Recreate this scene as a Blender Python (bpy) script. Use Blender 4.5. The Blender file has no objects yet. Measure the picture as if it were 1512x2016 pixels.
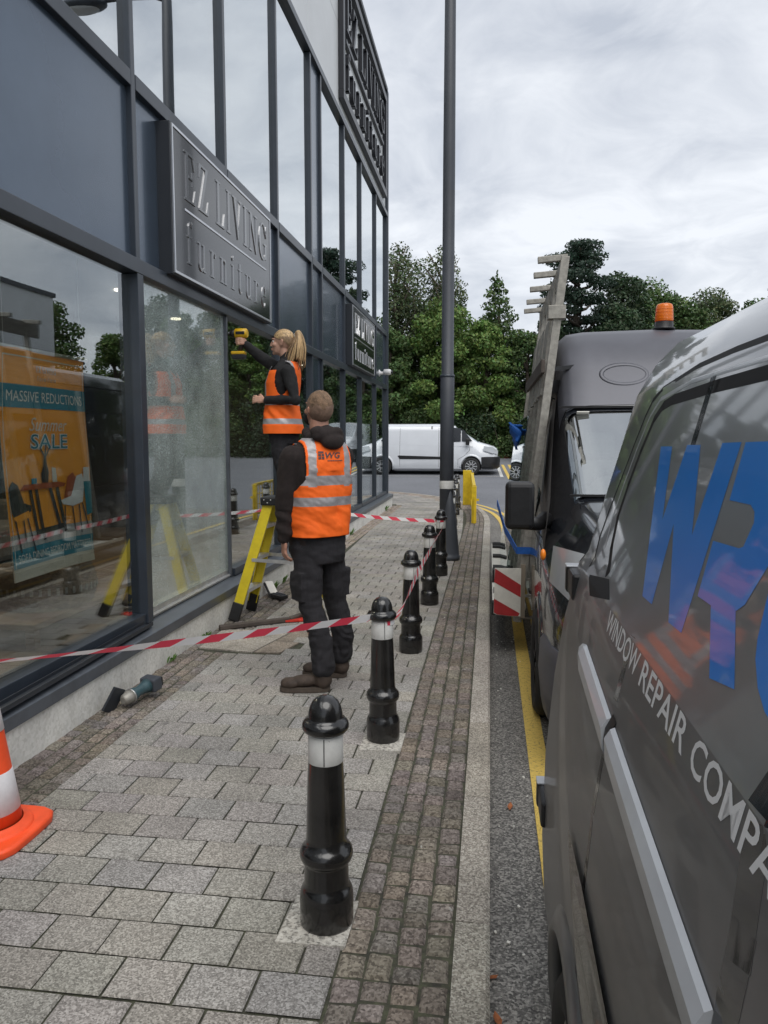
import bpy, bmesh, math, random
import numpy as np
from mathutils import Vector, Matrix, Euler, noise as mnoise
random.seed(7); np.random.seed(7)
scene = bpy.context.scene
COL = scene.collection
R = math.radians

# ---------------------------------------------------------------- camera, sky, sun, exposure
cam_d = bpy.data.cameras.new("camera"); cam = bpy.data.objects.new("camera", cam_d); COL.objects.link(cam)
cam_d.sensor_fit = 'HORIZONTAL'; cam_d.sensor_width = 36.0; cam_d.lens = 36.0*1500.0/1512.0
cam_d.clip_start = 0.02; cam_d.clip_end = 3000
_th, _ps = R(5.5593), R(7.8953)
_F = Vector((-math.sin(_ps)*math.cos(_th), math.cos(_ps)*math.cos(_th), -math.sin(_th)))
_Rt = Vector((math.cos(_ps), math.sin(_ps), 0)); _U = _Rt.cross(_F)
_m = Matrix((_Rt, _U, -_F)).transposed().to_4x4(); _m.translation = Vector((0, 0, 1.6))
cam.matrix_world = _m
scene.camera = cam

SUN_EL, SUN_AZ = R(58), R(158)          # azimuth clockwise from +Y: behind the camera, to its right
world = bpy.data.worlds.new("World"); scene.world = world; world.use_nodes = True
wt = world.node_tree; wn = wt.nodes; wl = wt.links
for n in list(wn): wn.remove(n)
w_out = wn.new('ShaderNodeOutputWorld'); w_bg = wn.new('ShaderNodeBackground')
w_sky = wn.new('ShaderNodeTexSky'); w_sky.sky_type = 'NISHITA'; w_sky.sun_disc = False
w_sky.sun_elevation = SUN_EL; w_sky.sun_rotation = SUN_AZ
w_tc = wn.new('ShaderNodeTexCoord'); w_sep = wn.new('ShaderNodeSeparateXYZ')
wl.new(w_tc.outputs['Generated'], w_sep.inputs[0])
def wmath(op, a, b):
    n = wn.new('ShaderNodeMath'); n.operation = op
    for i, v in enumerate((a, b)):
        if isinstance(v, (int, float)): n.inputs[i].default_value = v
        else: wl.new(v, n.inputs[i])
    return n.outputs[0]
_den = wmath('ADD', wmath('MAXIMUM', w_sep.outputs[2], 0.0), 0.22)
w_cmb = wn.new('ShaderNodeCombineXYZ')
wl.new(wmath('DIVIDE', w_sep.outputs[0], _den), w_cmb.inputs[0])
wl.new(wmath('DIVIDE', w_sep.outputs[1], _den), w_cmb.inputs[1])
def wnoise(scale, detail, rough, dist, off):
    mp = wn.new('ShaderNodeMapping'); mp.inputs['Location'].default_value = off
    wl.new(w_cmb.outputs[0], mp.inputs[0])
    n = wn.new('ShaderNodeTexNoise'); n.inputs['Scale'].default_value = scale; n.inputs['Detail'].default_value = detail
    n.inputs['Roughness'].default_value = rough; n.inputs['Distortion'].default_value = dist
    wl.new(mp.outputs[0], n.inputs['Vector']); return n.outputs['Fac']
_cl = wmath('ADD', wmath('MULTIPLY', wnoise(1.5, 9, 0.55, 0.6, (3.1, 1.7, 0)), 0.65), wmath('MULTIPLY', wnoise(4.2, 8, 0.6, 0.8, (0.3, 5.2, 0)), 0.35))
w_rmp = wn.new('ShaderNodeValToRGB'); wl.new(_cl, w_rmp.inputs[0])
e = w_rmp.color_ramp.elements
e[0].position = 0.36; e[0].color = (0.44, 0.475, 0.535, 1)
e[1].position = 0.60; e[1].color = (0.74, 0.765, 0.80, 1)
w_scl = wn.new('ShaderNodeMix'); w_scl.data_type = 'RGBA'; w_scl.blend_type = 'MULTIPLY'; w_scl.inputs[0].default_value = 1
wl.new(w_rmp.outputs[0], w_scl.inputs[6]); w_scl.inputs[7].default_value = (9.3, 9.3, 9.35, 1)
w_mix = wn.new('ShaderNodeMix'); w_mix.data_type = 'RGBA'; w_mix.inputs[0].default_value = 0.93   # overcast: cloud hides nearly all the blue
wl.new(w_sky.outputs[0], w_mix.inputs[6]); wl.new(w_scl.outputs[2], w_mix.inputs[7])
wl.new(w_mix.outputs[2], w_bg.inputs['Color']); w_bg.inputs['Strength'].default_value = 0.1
wl.new(w_bg.outputs[0], w_out.inputs['Surface'])

sun_d = bpy.data.lights.new("sun", 'SUN'); sun_d.energy = 1.55; sun_d.angle = R(48); sun_d.color = (1.0, 0.97, 0.93)
sun = bpy.data.objects.new("sun", sun_d); COL.objects.link(sun)
_sd = Vector((math.sin(SUN_AZ)*math.cos(SUN_EL), math.cos(SUN_AZ)*math.cos(SUN_EL), math.sin(SUN_EL)))
sun.rotation_euler = (-_sd).to_track_quat('-Z', 'Y').to_euler(); sun.location = _sd*60
vs = scene.view_settings
vs.view_transform = 'Standard'; vs.look = 'None'; vs.exposure = 0.48; vs.gamma = 1.0; vs.use_curve_mapping = False
scene.render.engine = 'CYCLES'
scene.cycles.max_bounces = 8; scene.cycles.transparent_max_bounces = 16

# ---------------------------------------------------------------- materials
MATS = {}
def nodes_of(name):
    m = bpy.data.materials.new(name); m.use_nodes = True
    nt = m.node_tree; b = nt.nodes['Principled BSDF']; MATS[name] = m
    return m, nt, b
def pmat(name, col, rough=0.6, metal=0.0, var=0.0, vscale=8.0, bump=0.0, bscale=60.0, coat=0.0, spec=0.5, col2=None, detail=5.0, attr=None, trans=None, rvar=0.0, stretch=None):
    m, nt, b = nodes_of(name); N, L = nt.nodes, nt.links
    b.inputs['Roughness'].default_value = rough; b.inputs['Metallic'].default_value = metal
    b.inputs['Coat Weight'].default_value = coat; b.inputs['Coat Roughness'].default_value = 0.04
    b.inputs['Specular IOR Level'].default_value = spec
    b.inputs['Base Color'].default_value = (*col, 1)
    tc = N.new('ShaderNodeTexCoord'); vec = tc.outputs['Object']
    if stretch:
        mp = N.new('ShaderNodeMapping'); mp.inputs['Scale'].default_value = stretch; L.new(vec, mp.inputs[0]); vec = mp.outputs[0]
    last = None
    if var > 0 or col2:
        n = N.new('ShaderNodeTexNoise'); n.inputs['Scale'].default_value = vscale; n.inputs['Detail'].default_value = detail
        n.inputs['Roughness'].default_value = 0.65; L.new(vec, n.inputs['Vector'])
        r = N.new('ShaderNodeValToRGB'); L.new(n.outputs['Fac'], r.inputs[0])
        a = tuple(max(0, c*(1-var)) for c in col); d = col2 if col2 else tuple(min(1, c*(1+var)) for c in col)
        r.color_ramp.elements[0].position = 0.33; r.color_ramp.elements[0].color = (*a, 1)
        r.color_ramp.elements[1].position = 0.67; r.color_ramp.elements[1].color = (*d, 1)
        L.new(r.outputs[0], b.inputs['Base Color']); last = r.outputs[0]
        if rvar:
            mr = N.new('ShaderNodeMapRange'); L.new(n.outputs['Fac'], mr.inputs[0])
            mr.inputs[3].default_value = max(0.0, rough-rvar); mr.inputs[4].default_value = rough+rvar
            L.new(mr.outputs[0], b.inputs['Roughness'])
    if attr:
        at = N.new('ShaderNodeAttribute'); at.attribute_name = attr
        mx = N.new('ShaderNodeMix'); mx.data_type = 'RGBA'; mx.blend_type = 'MULTIPLY'; mx.inputs[0].default_value = 1
        if last: L.new(last, mx.inputs[6])
        else: mx.inputs[6].default_value = (*col, 1)
        L.new(at.outputs['Color'], mx.inputs[7]); L.new(mx.outputs[2], b.inputs['Base Color']); last = mx.outputs[2]
    if bump > 0:
        n2 = N.new('ShaderNodeTexNoise'); n2.inputs['Scale'].default_value = bscale; n2.inputs['Detail'].default_value = 4
        L.new(vec, n2.inputs['Vector'])
        bp = N.new('ShaderNodeBump'); bp.inputs['Strength'].default_value = bump; bp.inputs['Distance'].default_value = 0.01
        L.new(n2.outputs['Fac'], bp.inputs['Height']); L.new(bp.outputs[0], b.inputs['Normal'])
    if trans:
        out = [x for x in N if x.type == 'OUTPUT_MATERIAL'][0]
        tr = N.new('ShaderNodeBsdfTranslucent'); ms = N.new('ShaderNodeMixShader'); ms.inputs[0].default_value = trans
        if last: L.new(last, tr.inputs[0])
        else: tr.inputs[0].default_value = (*col, 1)
        L.new(b.outputs[0], ms.inputs[1]); L.new(tr.outputs[0], ms.inputs[2]); L.new(ms.outputs[0], out.inputs[0])
    return m

def speckle_mat(name, base, dark, light, sc_fine, attr=None, rough=0.9, bump=0.5, stain=0.3, stain_scale=1.3, moss=None, gum=False):
    """exposed-aggregate concrete: fine stones plus broad stains"""
    m, nt, b = nodes_of(name); N, L = nt.nodes, nt.links
    tc = N.new('ShaderNodeTexCoord')
    v = N.new('ShaderNodeTexVoronoi'); v.inputs['Scale'].default_value = sc_fine; L.new(tc.outputs['Object'], v.inputs['Vector'])
    n = N.new('ShaderNodeTexNoise'); n.inputs['Scale'].default_value = sc_fine*0.9; n.inputs['Detail'].default_value = 3; L.new(tc.outputs['Object'], n.inputs['Vector'])
    sp = N.new('ShaderNodeSeparateColor'); L.new(v.outputs['Color'], sp.inputs[0])
    ad = N.new('ShaderNodeMath'); ad.operation = 'ADD'; L.new(sp.outputs[0], ad.inputs[0]); L.new(n.outputs['Fac'], ad.inputs[1])
    hf = N.new('ShaderNodeMath'); hf.operation = 'MULTIPLY'; hf.inputs[1].default_value = 0.5; L.new(ad.outputs[0], hf.inputs[0])
    r = N.new('ShaderNodeValToRGB'); L.new(hf.outputs[0], r.inputs[0])
    r.color_ramp.elements[0].position = 0.22; r.color_ramp.elements[0].color = (*dark, 1)
    r.color_ramp.elements[1].position = 0.78; r.color_ramp.elements[1].color = (*light, 1)
    em = r.color_ramp.elements.new(0.5); em.color = (*base, 1)
    s = N.new('ShaderNodeTexNoise'); s.inputs['Scale'].default_value = stain_scale; s.inputs['Detail'].default_value = 6; L.new(tc.outputs['Object'], s.inputs['Vector'])
    mr = N.new('ShaderNodeMapRange'); L.new(s.outputs['Fac'], mr.inputs[0]); mr.inputs[1].default_value = 0.3; mr.inputs[2].default_value = 0.7
    mr.inputs[3].default_value = 1-stain; mr.inputs[4].default_value = 1+stain*0.6
    mx = N.new('ShaderNodeMix'); mx.data_type = 'RGBA'; mx.blend_type = 'MULTIPLY'; mx.inputs[0].default_value = 1
    L.new(r.outputs[0], mx.inputs[6]); L.new(mr.outputs[0], mx.inputs[7]); last = mx.outputs[2]
    if attr:
        at = N.new('ShaderNodeAttribute'); at.attribute_name = attr
        m2 = N.new('ShaderNodeMix'); m2.data_type = 'RGBA'; m2.blend_type = 'MULTIPLY'; m2.inputs[0].default_value = 1
        L.new(last, m2.inputs[6]); L.new(at.outputs['Color'], m2.inputs[7]); last = m2.outputs[2]
    if moss:
        s2 = N.new('ShaderNodeTexNoise'); s2.inputs['Scale'].default_value = moss[1]; s2.inputs['Detail'].default_value = 5; L.new(tc.outputs['Object'], s2.inputs['Vector'])
        r2 = N.new('ShaderNodeValToRGB'); L.new(s2.outputs['Fac'], r2.inputs[0]); r2.color_ramp.elements[0].position = moss[2]; r2.color_ramp.elements[1].position = moss[2]+0.05
        m3 = N.new('ShaderNodeMix'); m3.data_type = 'RGBA'; L.new(r2.outputs[0], m3.inputs[0]); L.new(last, m3.inputs[6]); m3.inputs[7].default_value = (*moss[0], 1); last = m3.outputs[2]
    if gum:
        vg = N.new('ShaderNodeTexVoronoi'); vg.inputs['Scale'].default_value = 1.9; L.new(tc.outputs['Object'], vg.inputs['Vector'])
        rg = N.new('ShaderNodeValToRGB'); L.new(vg.outputs['Distance'], rg.inputs[0]); rg.color_ramp.elements[0].position = 0.030; rg.color_ramp.elements[0].color = (0.62, 0.62, 0.63, 1); rg.color_ramp.elements[1].position = 0.042
        mg = N.new('ShaderNodeMix'); mg.data_type = 'RGBA'; mg.blend_type = 'MULTIPLY'; mg.inputs[0].default_value = 1; L.new(last, mg.inputs[6]); L.new(rg.outputs[0], mg.inputs[7]); last = mg.outputs[2]
    L.new(last, b.inputs['Base Color']); b.inputs['Roughness'].default_value = rough
    if bump:
        bp = N.new('ShaderNodeBump'); bp.inputs['Strength'].default_value = bump; bp.inputs['Distance'].default_value = 0.004
        L.new(hf.outputs[0], bp.inputs['Height']); L.new(bp.outputs[0], b.inputs['Normal'])
    return m

def glass_mat(name, tint=(0.8, 0.86, 0.84), r0=0.1, rough=0.0, wave=0.0, craze=0.0):
    m, nt, b = nodes_of(name); N, L = nt.nodes, nt.links
    out = [x for x in N if x.type == 'OUTPUT_MATERIAL'][0]; N.remove(b)
    tr = N.new('ShaderNodeBsdfTransparent'); tr.inputs[0].default_value = (*tint, 1)
    gl = N.new('ShaderNodeBsdfGlossy'); gl.inputs['Roughness'].default_value = rough; gl.inputs[0].default_value = (0.93, 0.96, 0.97, 1)
    fr = N.new('ShaderNodeLayerWeight'); fr.inputs[0].default_value = 0.5      # same reflectance from either side of the pane
    pw = N.new('ShaderNodeMath'); pw.operation = 'POWER'; pw.inputs[1].default_value = 3.5; L.new(fr.outputs['Facing'], pw.inputs[0])
    mr0 = N.new('ShaderNodeMapRange'); L.new(pw.outputs[0], mr0.inputs[0]); mr0.inputs[3].default_value = r0; mr0.inputs[4].default_value = 1.0
    f = mr0.outputs[0]
    ms = N.new('ShaderNodeMixShader'); L.new(f, ms.inputs[0]); L.new(tr.outputs[0], ms.inputs[1]); L.new(gl.outputs[0], ms.inputs[2])
    tc = N.new('ShaderNodeTexCoord')
    if wave:
        n = N.new('ShaderNodeTexNoise'); n.inputs['Scale'].default_value = 0.9; n.inputs['Detail'].default_value = 1; L.new(tc.outputs['Object'], n.inputs['Vector'])
        bp = N.new('ShaderNodeBump'); bp.inputs['Strength'].default_value = wave; bp.inputs['Distance'].default_value = 0.02
        L.new(n.outputs['Fac'], bp.inputs['Height']); L.new(bp.outputs[0], gl.inputs['Normal'])
    sh = ms.outputs[0]
    if craze:                                   # toughened glass shattered into small dice, still standing
        v = N.new('ShaderNodeTexVoronoi'); v.feature = 'DISTANCE_TO_EDGE'; v.inputs['Scale'].default_value = 105; L.new(tc.outputs['Object'], v.inputs['Vector'])
        r = N.new('ShaderNodeValToRGB'); L.new(v.outputs['Distance'], r.inputs[0])
        r.color_ramp.elements[0].position = 0.0; r.color_ramp.elements[0].color = (1, 1, 1, 1); r.color_ramp.elements[1].position = 0.16; r.color_ramp.elements[1].color = (0.12, 0.12, 0.12, 1)
        n = N.new('ShaderNodeTexNoise'); n.inputs['Scale'].default_value = 2.2; n.inputs['Detail'].default_value = 4; L.new(tc.outputs['Object'], n.inputs['Vector'])
        mr = N.new('ShaderNodeMapRange'); L.new(n.outputs['Fac'], mr.inputs[0]); mr.inputs[1].default_value = 0.3; mr.inputs[2].default_value = 0.7; mr.inputs[3].default_value = craze*0.45; mr.inputs[4].default_value = craze*1.35
        mu = N.new('ShaderNodeMath'); mu.operation = 'MULTIPLY'; L.new(r.outputs[0], mu.inputs[0]); L.new(mr.outputs[0], mu.inputs[1])
        df = N.new('ShaderNodeBsdfDiffuse'); df.inputs[0].default_value = (0.62, 0.70, 0.68, 1)
        m2 = N.new('ShaderNodeMixShader'); L.new(mu.outputs[0], m2.inputs[0]); L.new(sh, m2.inputs[1]); L.new(df.outputs[0], m2.inputs[2]); sh = m2.outputs[0]
    L.new(sh, out.inputs[0]); return m

def emat(name, col, strength):
    m, nt, b = nodes_of(name); b.inputs['Base Color'].default_value = (*col, 1)
    b.inputs['Emission Color'].default_value = (*col, 1); b.inputs['Emission Strength'].default_value = strength
    return m

# ---------------------------------------------------------------- object helpers
def wloc(o):
    v = Vector((0, 0, 0))
    while o is not None: v = v + o.location; o = o.parent
    return v
def tag(o, label=None, cat=None, group=None, kind=None):
    if label: o['label'] = label
    if cat: o['category'] = cat
    if group: o['group'] = group
    if kind: o['kind'] = kind
    return o
def thing(name, label, cat, loc=(0, 0, 0), group=None):
    o = bpy.data.objects.new(name, None); COL.objects.link(o); o.location = loc; o.empty_display_size = 0.2
    return tag(o, label, cat, group)
def children(o): return [c for c in bpy.data.objects if c.parent == o]
def copy_tree(o, parent=None):
    c = o.copy(); COL.objects.link(c); c.parent = parent
    for ch in children(o): copy_tree(ch, c)
    return c
class MB:
    """collects faces in world coordinates; build() links them as ONE mesh object"""
    def __init__(s): s.v = []; s.f = []; s.mi = []; s.sm = []; s.cur = 0; s.smooth = False; s.M = None
    def add(s, vs, fs, mi=None, smooth=None):
        o = len(s.v)
        if s.M is not None: vs = [tuple(s.M @ Vector(p)) for p in vs]
        s.v.extend([tuple(p) for p in vs])
        for f in fs:
            s.f.append([i+o for i in f]); s.mi.append(s.cur if mi is None else mi); s.sm.append(s.smooth if smooth is None else smooth)
        return s
    def box(s, c, d, rot=None, mi=None):
        x, y, z = d[0]/2, d[1]/2, d[2]/2
        vs = [Vector((a*x, b*y, g*z)) for a in (-1, 1) for b in (-1, 1) for g in (-1, 1)]
        if rot is not None:
            e = rot if isinstance(rot, Matrix) else Euler(rot).to_matrix(); vs = [e @ p for p in vs]
        vs = [p+Vector(c) for p in vs]
        return s.add(vs, [(0, 1, 3, 2), (4, 6, 7, 5), (0, 4, 5, 1), (2, 3, 7, 6), (0, 2, 6, 4), (1, 5, 7, 3)], mi, False)
    def bx(s, x0, x1, y0, y1, z0, z1, mi=None): return s.box(((x0+x1)/2, (y0+y1)/2, (z0+z1)/2), (abs(x1-x0), abs(y1-y0), abs(z1-z0)), None, mi)
    def bar(s, p0, p1, w, h, up=(0, 0, 1), mi=None):
        p0, p1 = Vector(p0), Vector(p1); d = (p1-p0); L = d.length; d.normalize()
        u = Vector(up); 
        if abs(d.dot(u)) > 0.98: u = Vector((1, 0, 0))
        a = d.cross(u).normalized(); b = a.cross(d)
        m = Matrix((a, d, b)).transposed()
        return s.box((p0+p1)/2, (w, L, h), m, mi)
    def tube(s, pts, r, n=12, cap=True, mi=None, smooth=True):
        pts = [Vector(p) for p in pts]; rs = r if isinstance(r, (list, tuple)) else [r]*len(pts)
        rings = []; prev = None
        for i, p in enumerate(pts):
            d = (pts[min(i+1, len(pts)-1)]-pts[max(i-1, 0)]).normalized()
            if prev is None:
                a = d.orthogonal().normalized()
            else:
                a = (prev-d*prev.dot(d)).normalized()
            prev = a; b = d.cross(a)
            rings.append([p+(a*math.cos(t)+b*math.sin(t))*rs[i] for t in [2*math.pi*k/n for k in range(n)]])
        return s.loft(rings, cap, mi, smooth)
    def loft(s, rings, cap=True, mi=None, smooth=True, closed=True):
        n = len(rings[0]); vs = [tuple(p) for r in rings for p in r]; fs = []
        m = n if closed else n-1
        for i in range(len(rings)-1):
            for k in range(m):
                a, b = i*n+k, i*n+(k+1) % n
                fs.append((a, b, b+n, a+n))
        s.add(vs, fs, mi, smooth)
        if cap:
            o = len(s.v)-len(vs)
            s.f.append([o+k for k in range(n)][::-1]); s.mi.append(s.cur if mi is None else mi); s.sm.append(False)
            s.f.append([o+(len(rings)-1)*n+k for k in range(n)]); s.mi.append(s.cur if mi is None else mi); s.sm.append(False)
        return s
    def lathe(s, prof, c=(0, 0, 0), n=32, axis='Z', mi=None, cap=True):
        rings = []
        for r, h in prof:
            ring = []
            for k in range(n):
                t = 2*math.pi*k/n; x, y = r*math.cos(t), r*math.sin(t)
                p = (x, y, h) if axis == 'Z' else ((h, x, y) if axis == 'X' else (y, h, x))
                ring.append((p[0]+c[0], p[1]+c[1], p[2]+c[2]))
            rings.append(ring)
        return s.loft(rings, cap, mi, True)
    def prism(s, poly, fn, d0, d1, mi=None, mi_side=None):
        """poly in 2D; fn(u, v, d) -> 3D; faces at depth d0 (back) and d1 (front)"""
        n = len(poly); vs = [fn(u, v, d0) for u, v in poly]+[fn(u, v, d1) for u, v in poly]
        s.add(vs, [list(range(n, 2*n))], mi, False)
        s.add(vs, [list(range(n))[::-1]]+[(k, (k+1) % n, n+(k+1) % n, n+k) for k in range(n)], mi if mi_side is None else mi_side, False)
        return s
    def sphere(s, c, r, n=16, m=10, sc=(1, 1, 1), rot=None, mi=None):
        rings = []
        for i in range(m+1):
            t = math.pi*i/m; t = min(max(t, 0.02), math.pi-0.02)
            ring = []
            for k in range(n):
                a = 2*math.pi*k/n
                p = Vector((r*sc[0]*math.sin(t)*math.cos(a), r*sc[1]*math.sin(t)*math.sin(a), -r*sc[2]*math.cos(t)))
                if rot is not None: p = rot @ p
                ring.append(p+Vector(c))
            rings.append(ring)
        return s.loft(rings, True, mi, True)
    def build(s, name, mats, parent=None, bevel=0.0, seg=2, loc=None, label=None, fix=True):
        mats = mats if isinstance(mats, (list, tuple)) else [mats]
        me = bpy.data.meshes.new(name)
        base = wloc(parent) if parent else Vector(loc if loc else (0, 0, 0))
        if s.v:
            arr = np.array(s.v, dtype=float)-np.array(base); vs = arr.tolist()
        else: vs = []
        me.from_pydata(vs, [], s.f); 
        for m in mats: me.materials.append(m)
        me.polygons.foreach_set('material_index', s.mi); me.polygons.foreach_set('use_smooth', s.sm)
        if fix:
            bm = bmesh.new(); bm.from_mesh(me); bmesh.ops.recalc_face_normals(bm, faces=bm.faces); bm.to_mesh(me); bm.free()
        me.update()
        o = bpy.data.objects.new(name, me); COL.objects.link(o)
        if parent: o.parent = parent
        else: o.location = base
        if bevel:
            b = o.modifiers.new('bevel', 'BEVEL'); b.width = bevel; b.segments = seg; b.limit_method = 'ANGLE'; b.angle_limit = R(40); b.harden_normals = False
        if label: o['label'] = label
        return o
def apply_mods(o):
    dg = bpy.context.evaluated_depsgraph_get(); dg.update()
    me = bpy.data.meshes.new_from_object(o.evaluated_get(dg)); 
    o.modifiers.clear(); o.data = me
    return o
def bool_cut(o, cutter_mb):
    c = cutter_mb.build('cutter', MATS['black_plastic'])
    md = o.modifiers.new('cut', 'BOOLEAN'); md.operation = 'DIFFERENCE'; md.object = c; md.solver = 'EXACT'
    apply_mods(o); bpy.data.objects.remove(c)
def text_mesh(s, size=1.0, shear=0.0, spacing=1.0, bold=0.0):
    cu = bpy.data.curves.new('t', 'FONT'); cu.body = s; cu.size = size; cu.shear = shear; cu.space_character = spacing; cu.offset = bold
    cu.resolution_u = 3
    o = bpy.data.objects.new('t', cu); COL.objects.link(o)
    dg = bpy.context.evaluated_depsgraph_get(); dg.update()
    me = bpy.data.meshes.new_from_object(o.evaluated_get(dg))
    vs = [tuple(v.co) for v in me.vertices]; fs = [list(p.vertices) for p in me.polygons]
    bpy.data.objects.remove(o); bpy.data.curves.remove(cu); bpy.data.meshes.remove(me)
    return vs, fs
def text_fit(mb, s, fn, u0, u1, v0, v1, d=0.0, mi=None, **kw):
    """lay text so that its box spans u0..u1, v0..v1 of a surface fn(u, v, d)"""
    vs, fs = text_mesh(s, **kw); a = np.array(vs); lo, hi = a.min(0), a.max(0)
    out = [fn(u0+(p[0]-lo[0])/(hi[0]-lo[0])*(u1-u0), v0+(p[1]-lo[1])/(hi[1]-lo[1])*(v1-v0), d) for p in vs]
    mb.add(out, fs, mi, False)
# ---------------------------------------------------------------- material list
pmat('asphalt_base', (0.05, 0.05, 0.05), 0.95)
speckle_mat('asphalt', (0.145, 0.138, 0.128), (0.055, 0.053, 0.05), (0.36, 0.345, 0.315), 130, stain=0.25, bump=0.9, stain_scale=0.8)
speckle_mat('asphalt_new', (0.150, 0.155, 0.170), (0.11, 0.115, 0.125), (0.20, 0.205, 0.22), 70, stain=0.14, bump=0.3, stain_scale=0.4)
speckle_mat('paver', (0.285, 0.268, 0.243), (0.150, 0.141, 0.127), (0.47, 0.448, 0.412), 190, attr='tint', stain=0.32, bump=0.5, stain_scale=1.5, gum=True)
speckle_mat('sett', (0.185, 0.158, 0.134), (0.075, 0.062, 0.052), (0.285, 0.25, 0.215), 120, attr='tint', stain=0.32, bump=0.7, stain_scale=2.6, moss=((0.42, 0.41, 0.37), 22, 0.69))
speckle_mat('sett_far', (0.30, 0.245, 0.20), (0.16, 0.13, 0.11), (0.42, 0.36, 0.30), 120, attr='tint', stain=0.25, bump=0.5, stain_scale=2.0)
pmat('joint', (0.060, 0.056, 0.047), 1.0, var=0.4, vscale=30, bump=0.5, bscale=200, col2=(0.085, 0.09, 0.055))
speckle_mat('kerb_stone', (0.33, 0.30, 0.26), (0.15, 0.135, 0.115), (0.56, 0.53, 0.47), 170, attr='tint', stain=0.25, bump=0.6, stain_scale=2.2)
speckle_mat('mortar', (0.50, 0.475, 0.42), (0.2, 0.19, 0.17), (0.60, 0.58, 0.53), 120, stain=0.22, bump=0.8, stain_scale=26)
speckle_mat('slab_concrete', (0.36, 0.325, 0.28), (0.24, 0.215, 0.18), (0.5, 0.46, 0.4), 110, stain=0.3, bump=0.4, stain_scale=5)
speckle_mat('slab_brown', (0.27, 0.225, 0.18), (0.17, 0.14, 0.11), (0.36, 0.31, 0.26), 110, stain=0.3, bump=0.4, stain_scale=5)
pmat('grass_ground', (0.06, 0.085, 0.03), 1.0, var=0.5, vscale=1.5, bump=0.6, bscale=30)
pmat('bank_soil', (0.035, 0.045, 0.02), 1.0, var=0.6, vscale=1.2, bump=0.8, bscale=9)
def worn_paint(name, col, under, cut):
    m, nt, b = nodes_of(name); N, L = nt.nodes, nt.links
    tc = N.new('ShaderNodeTexCoord'); n = N.new('ShaderNodeTexNoise'); n.inputs['Scale'].default_value = 45; n.inputs['Detail'].default_value = 8; n.inputs['Roughness'].default_value = 0.8
    L.new(tc.outputs['Object'], n.inputs['Vector'])
    r = N.new('ShaderNodeValToRGB'); L.new(n.outputs['Fac'], r.inputs[0])
    r.color_ramp.elements[0].position = cut; r.color_ramp.elements[0].color = (*under, 1)
    r.color_ramp.elements[1].position = cut+0.035; r.color_ramp.elements[1].color = (*[c*0.86 for c in col], 1)
    e2 = r.color_ramp.elements.new(min(0.95, cut+0.25)); e2.color = (*col, 1)
    v = N.new('ShaderNodeTexVoronoi'); v.feature = 'DISTANCE_TO_EDGE'; v.inputs['Scale'].default_value = 14; L.new(tc.outputs['Object'], v.inputs['Vector'])
    r3 = N.new('ShaderNodeValToRGB'); L.new(v.outputs['Distance'], r3.inputs[0]); r3.color_ramp.elements[0].color = (0.55, 0.5, 0.42, 1); r3.color_ramp.elements[1].position = 0.02
    mx = N.new('ShaderNodeMix'); mx.data_type = 'RGBA'; mx.blend_type = 'MULTIPLY'; mx.inputs[0].default_value = 0.8
    L.new(r.outputs[0], mx.inputs[6]); L.new(r3.outputs[0], mx.inputs[7]); L.new(mx.outputs[2], b.inputs['Base Color']); b.inputs['Roughness'].default_value = 0.8
    bp = N.new('ShaderNodeBump'); bp.inputs['Strength'].default_value = 0.7; bp.inputs['Distance'].default_value = 0.004; L.new(n.outputs['Fac'], bp.inputs['Height']); L.new(bp.outputs[0], b.inputs['Normal'])
worn_paint('yellow_line_paint', (0.70, 0.50, 0.12), (0.16, 0.13, 0.08), 0.40)
worn_paint('white_line_paint', (0.66, 0.66, 0.63), (0.2, 0.2, 0.2), 0.40)

pmat('black_plastic', (0.012, 0.012, 0.013), 0.42, var=0.3, vscale=20)
pmat('rubber', (0.018, 0.018, 0.018), 0.8, var=0.3, vscale=30)
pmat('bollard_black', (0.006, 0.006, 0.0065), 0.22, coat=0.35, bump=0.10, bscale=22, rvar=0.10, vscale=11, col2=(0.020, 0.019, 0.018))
def add_chips(m, col, scale, cut):       # small knocks through the paint
    nt = m.node_tree; N, L = nt.nodes, nt.links; b = N['Principled BSDF']; src = b.inputs['Base Color'].links[0].from_socket
    tc = N.new('ShaderNodeTexCoord'); n = N.new('ShaderNodeTexNoise'); n.inputs['Scale'].default_value = scale; n.inputs['Detail'].default_value = 6; n.inputs['Roughness'].default_value = 0.7; L.new(tc.outputs['Object'], n.inputs['Vector'])
    r = N.new('ShaderNodeValToRGB'); r.color_ramp.elements[0].position = cut; r.color_ramp.elements[1].position = cut+0.02; L.new(n.outputs['Fac'], r.inputs[0])
    mx = N.new('ShaderNodeMix'); mx.data_type = 'RGBA'; L.new(r.outputs[0], mx.inputs[0]); L.new(src, mx.inputs[6]); mx.inputs[7].default_value = (*col, 1); L.new(mx.outputs[2], b.inputs['Base Color'])
add_chips(MATS['bollard_black'], (0.17, 0.16, 0.15), 17, 0.705)
pmat('bollard_white', (0.66, 0.66, 0.63), 0.5, var=0.13, vscale=11, col2=(0.72, 0.72, 0.70))
add_chips(MATS['bollard_white'], (0.22, 0.21, 0.20), 30, 0.69)
pmat('post_grey', (0.052, 0.058, 0.070), 0.5, var=0.12, vscale=3, bump=0.05, bscale=30)
pmat('frame_grey', (0.035, 0.044, 0.058), 0.36, metal=0.1, var=0.12, vscale=4, coat=0.1)
pmat('frame_dark', (0.022, 0.026, 0.033), 0.45, var=0.1, vscale=4)
pmat('panel_grey', (0.082, 0.112, 0.155), 0.24, metal=0.5, var=0.10, vscale=1.2, coat=0.30, rvar=0.05)
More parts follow.
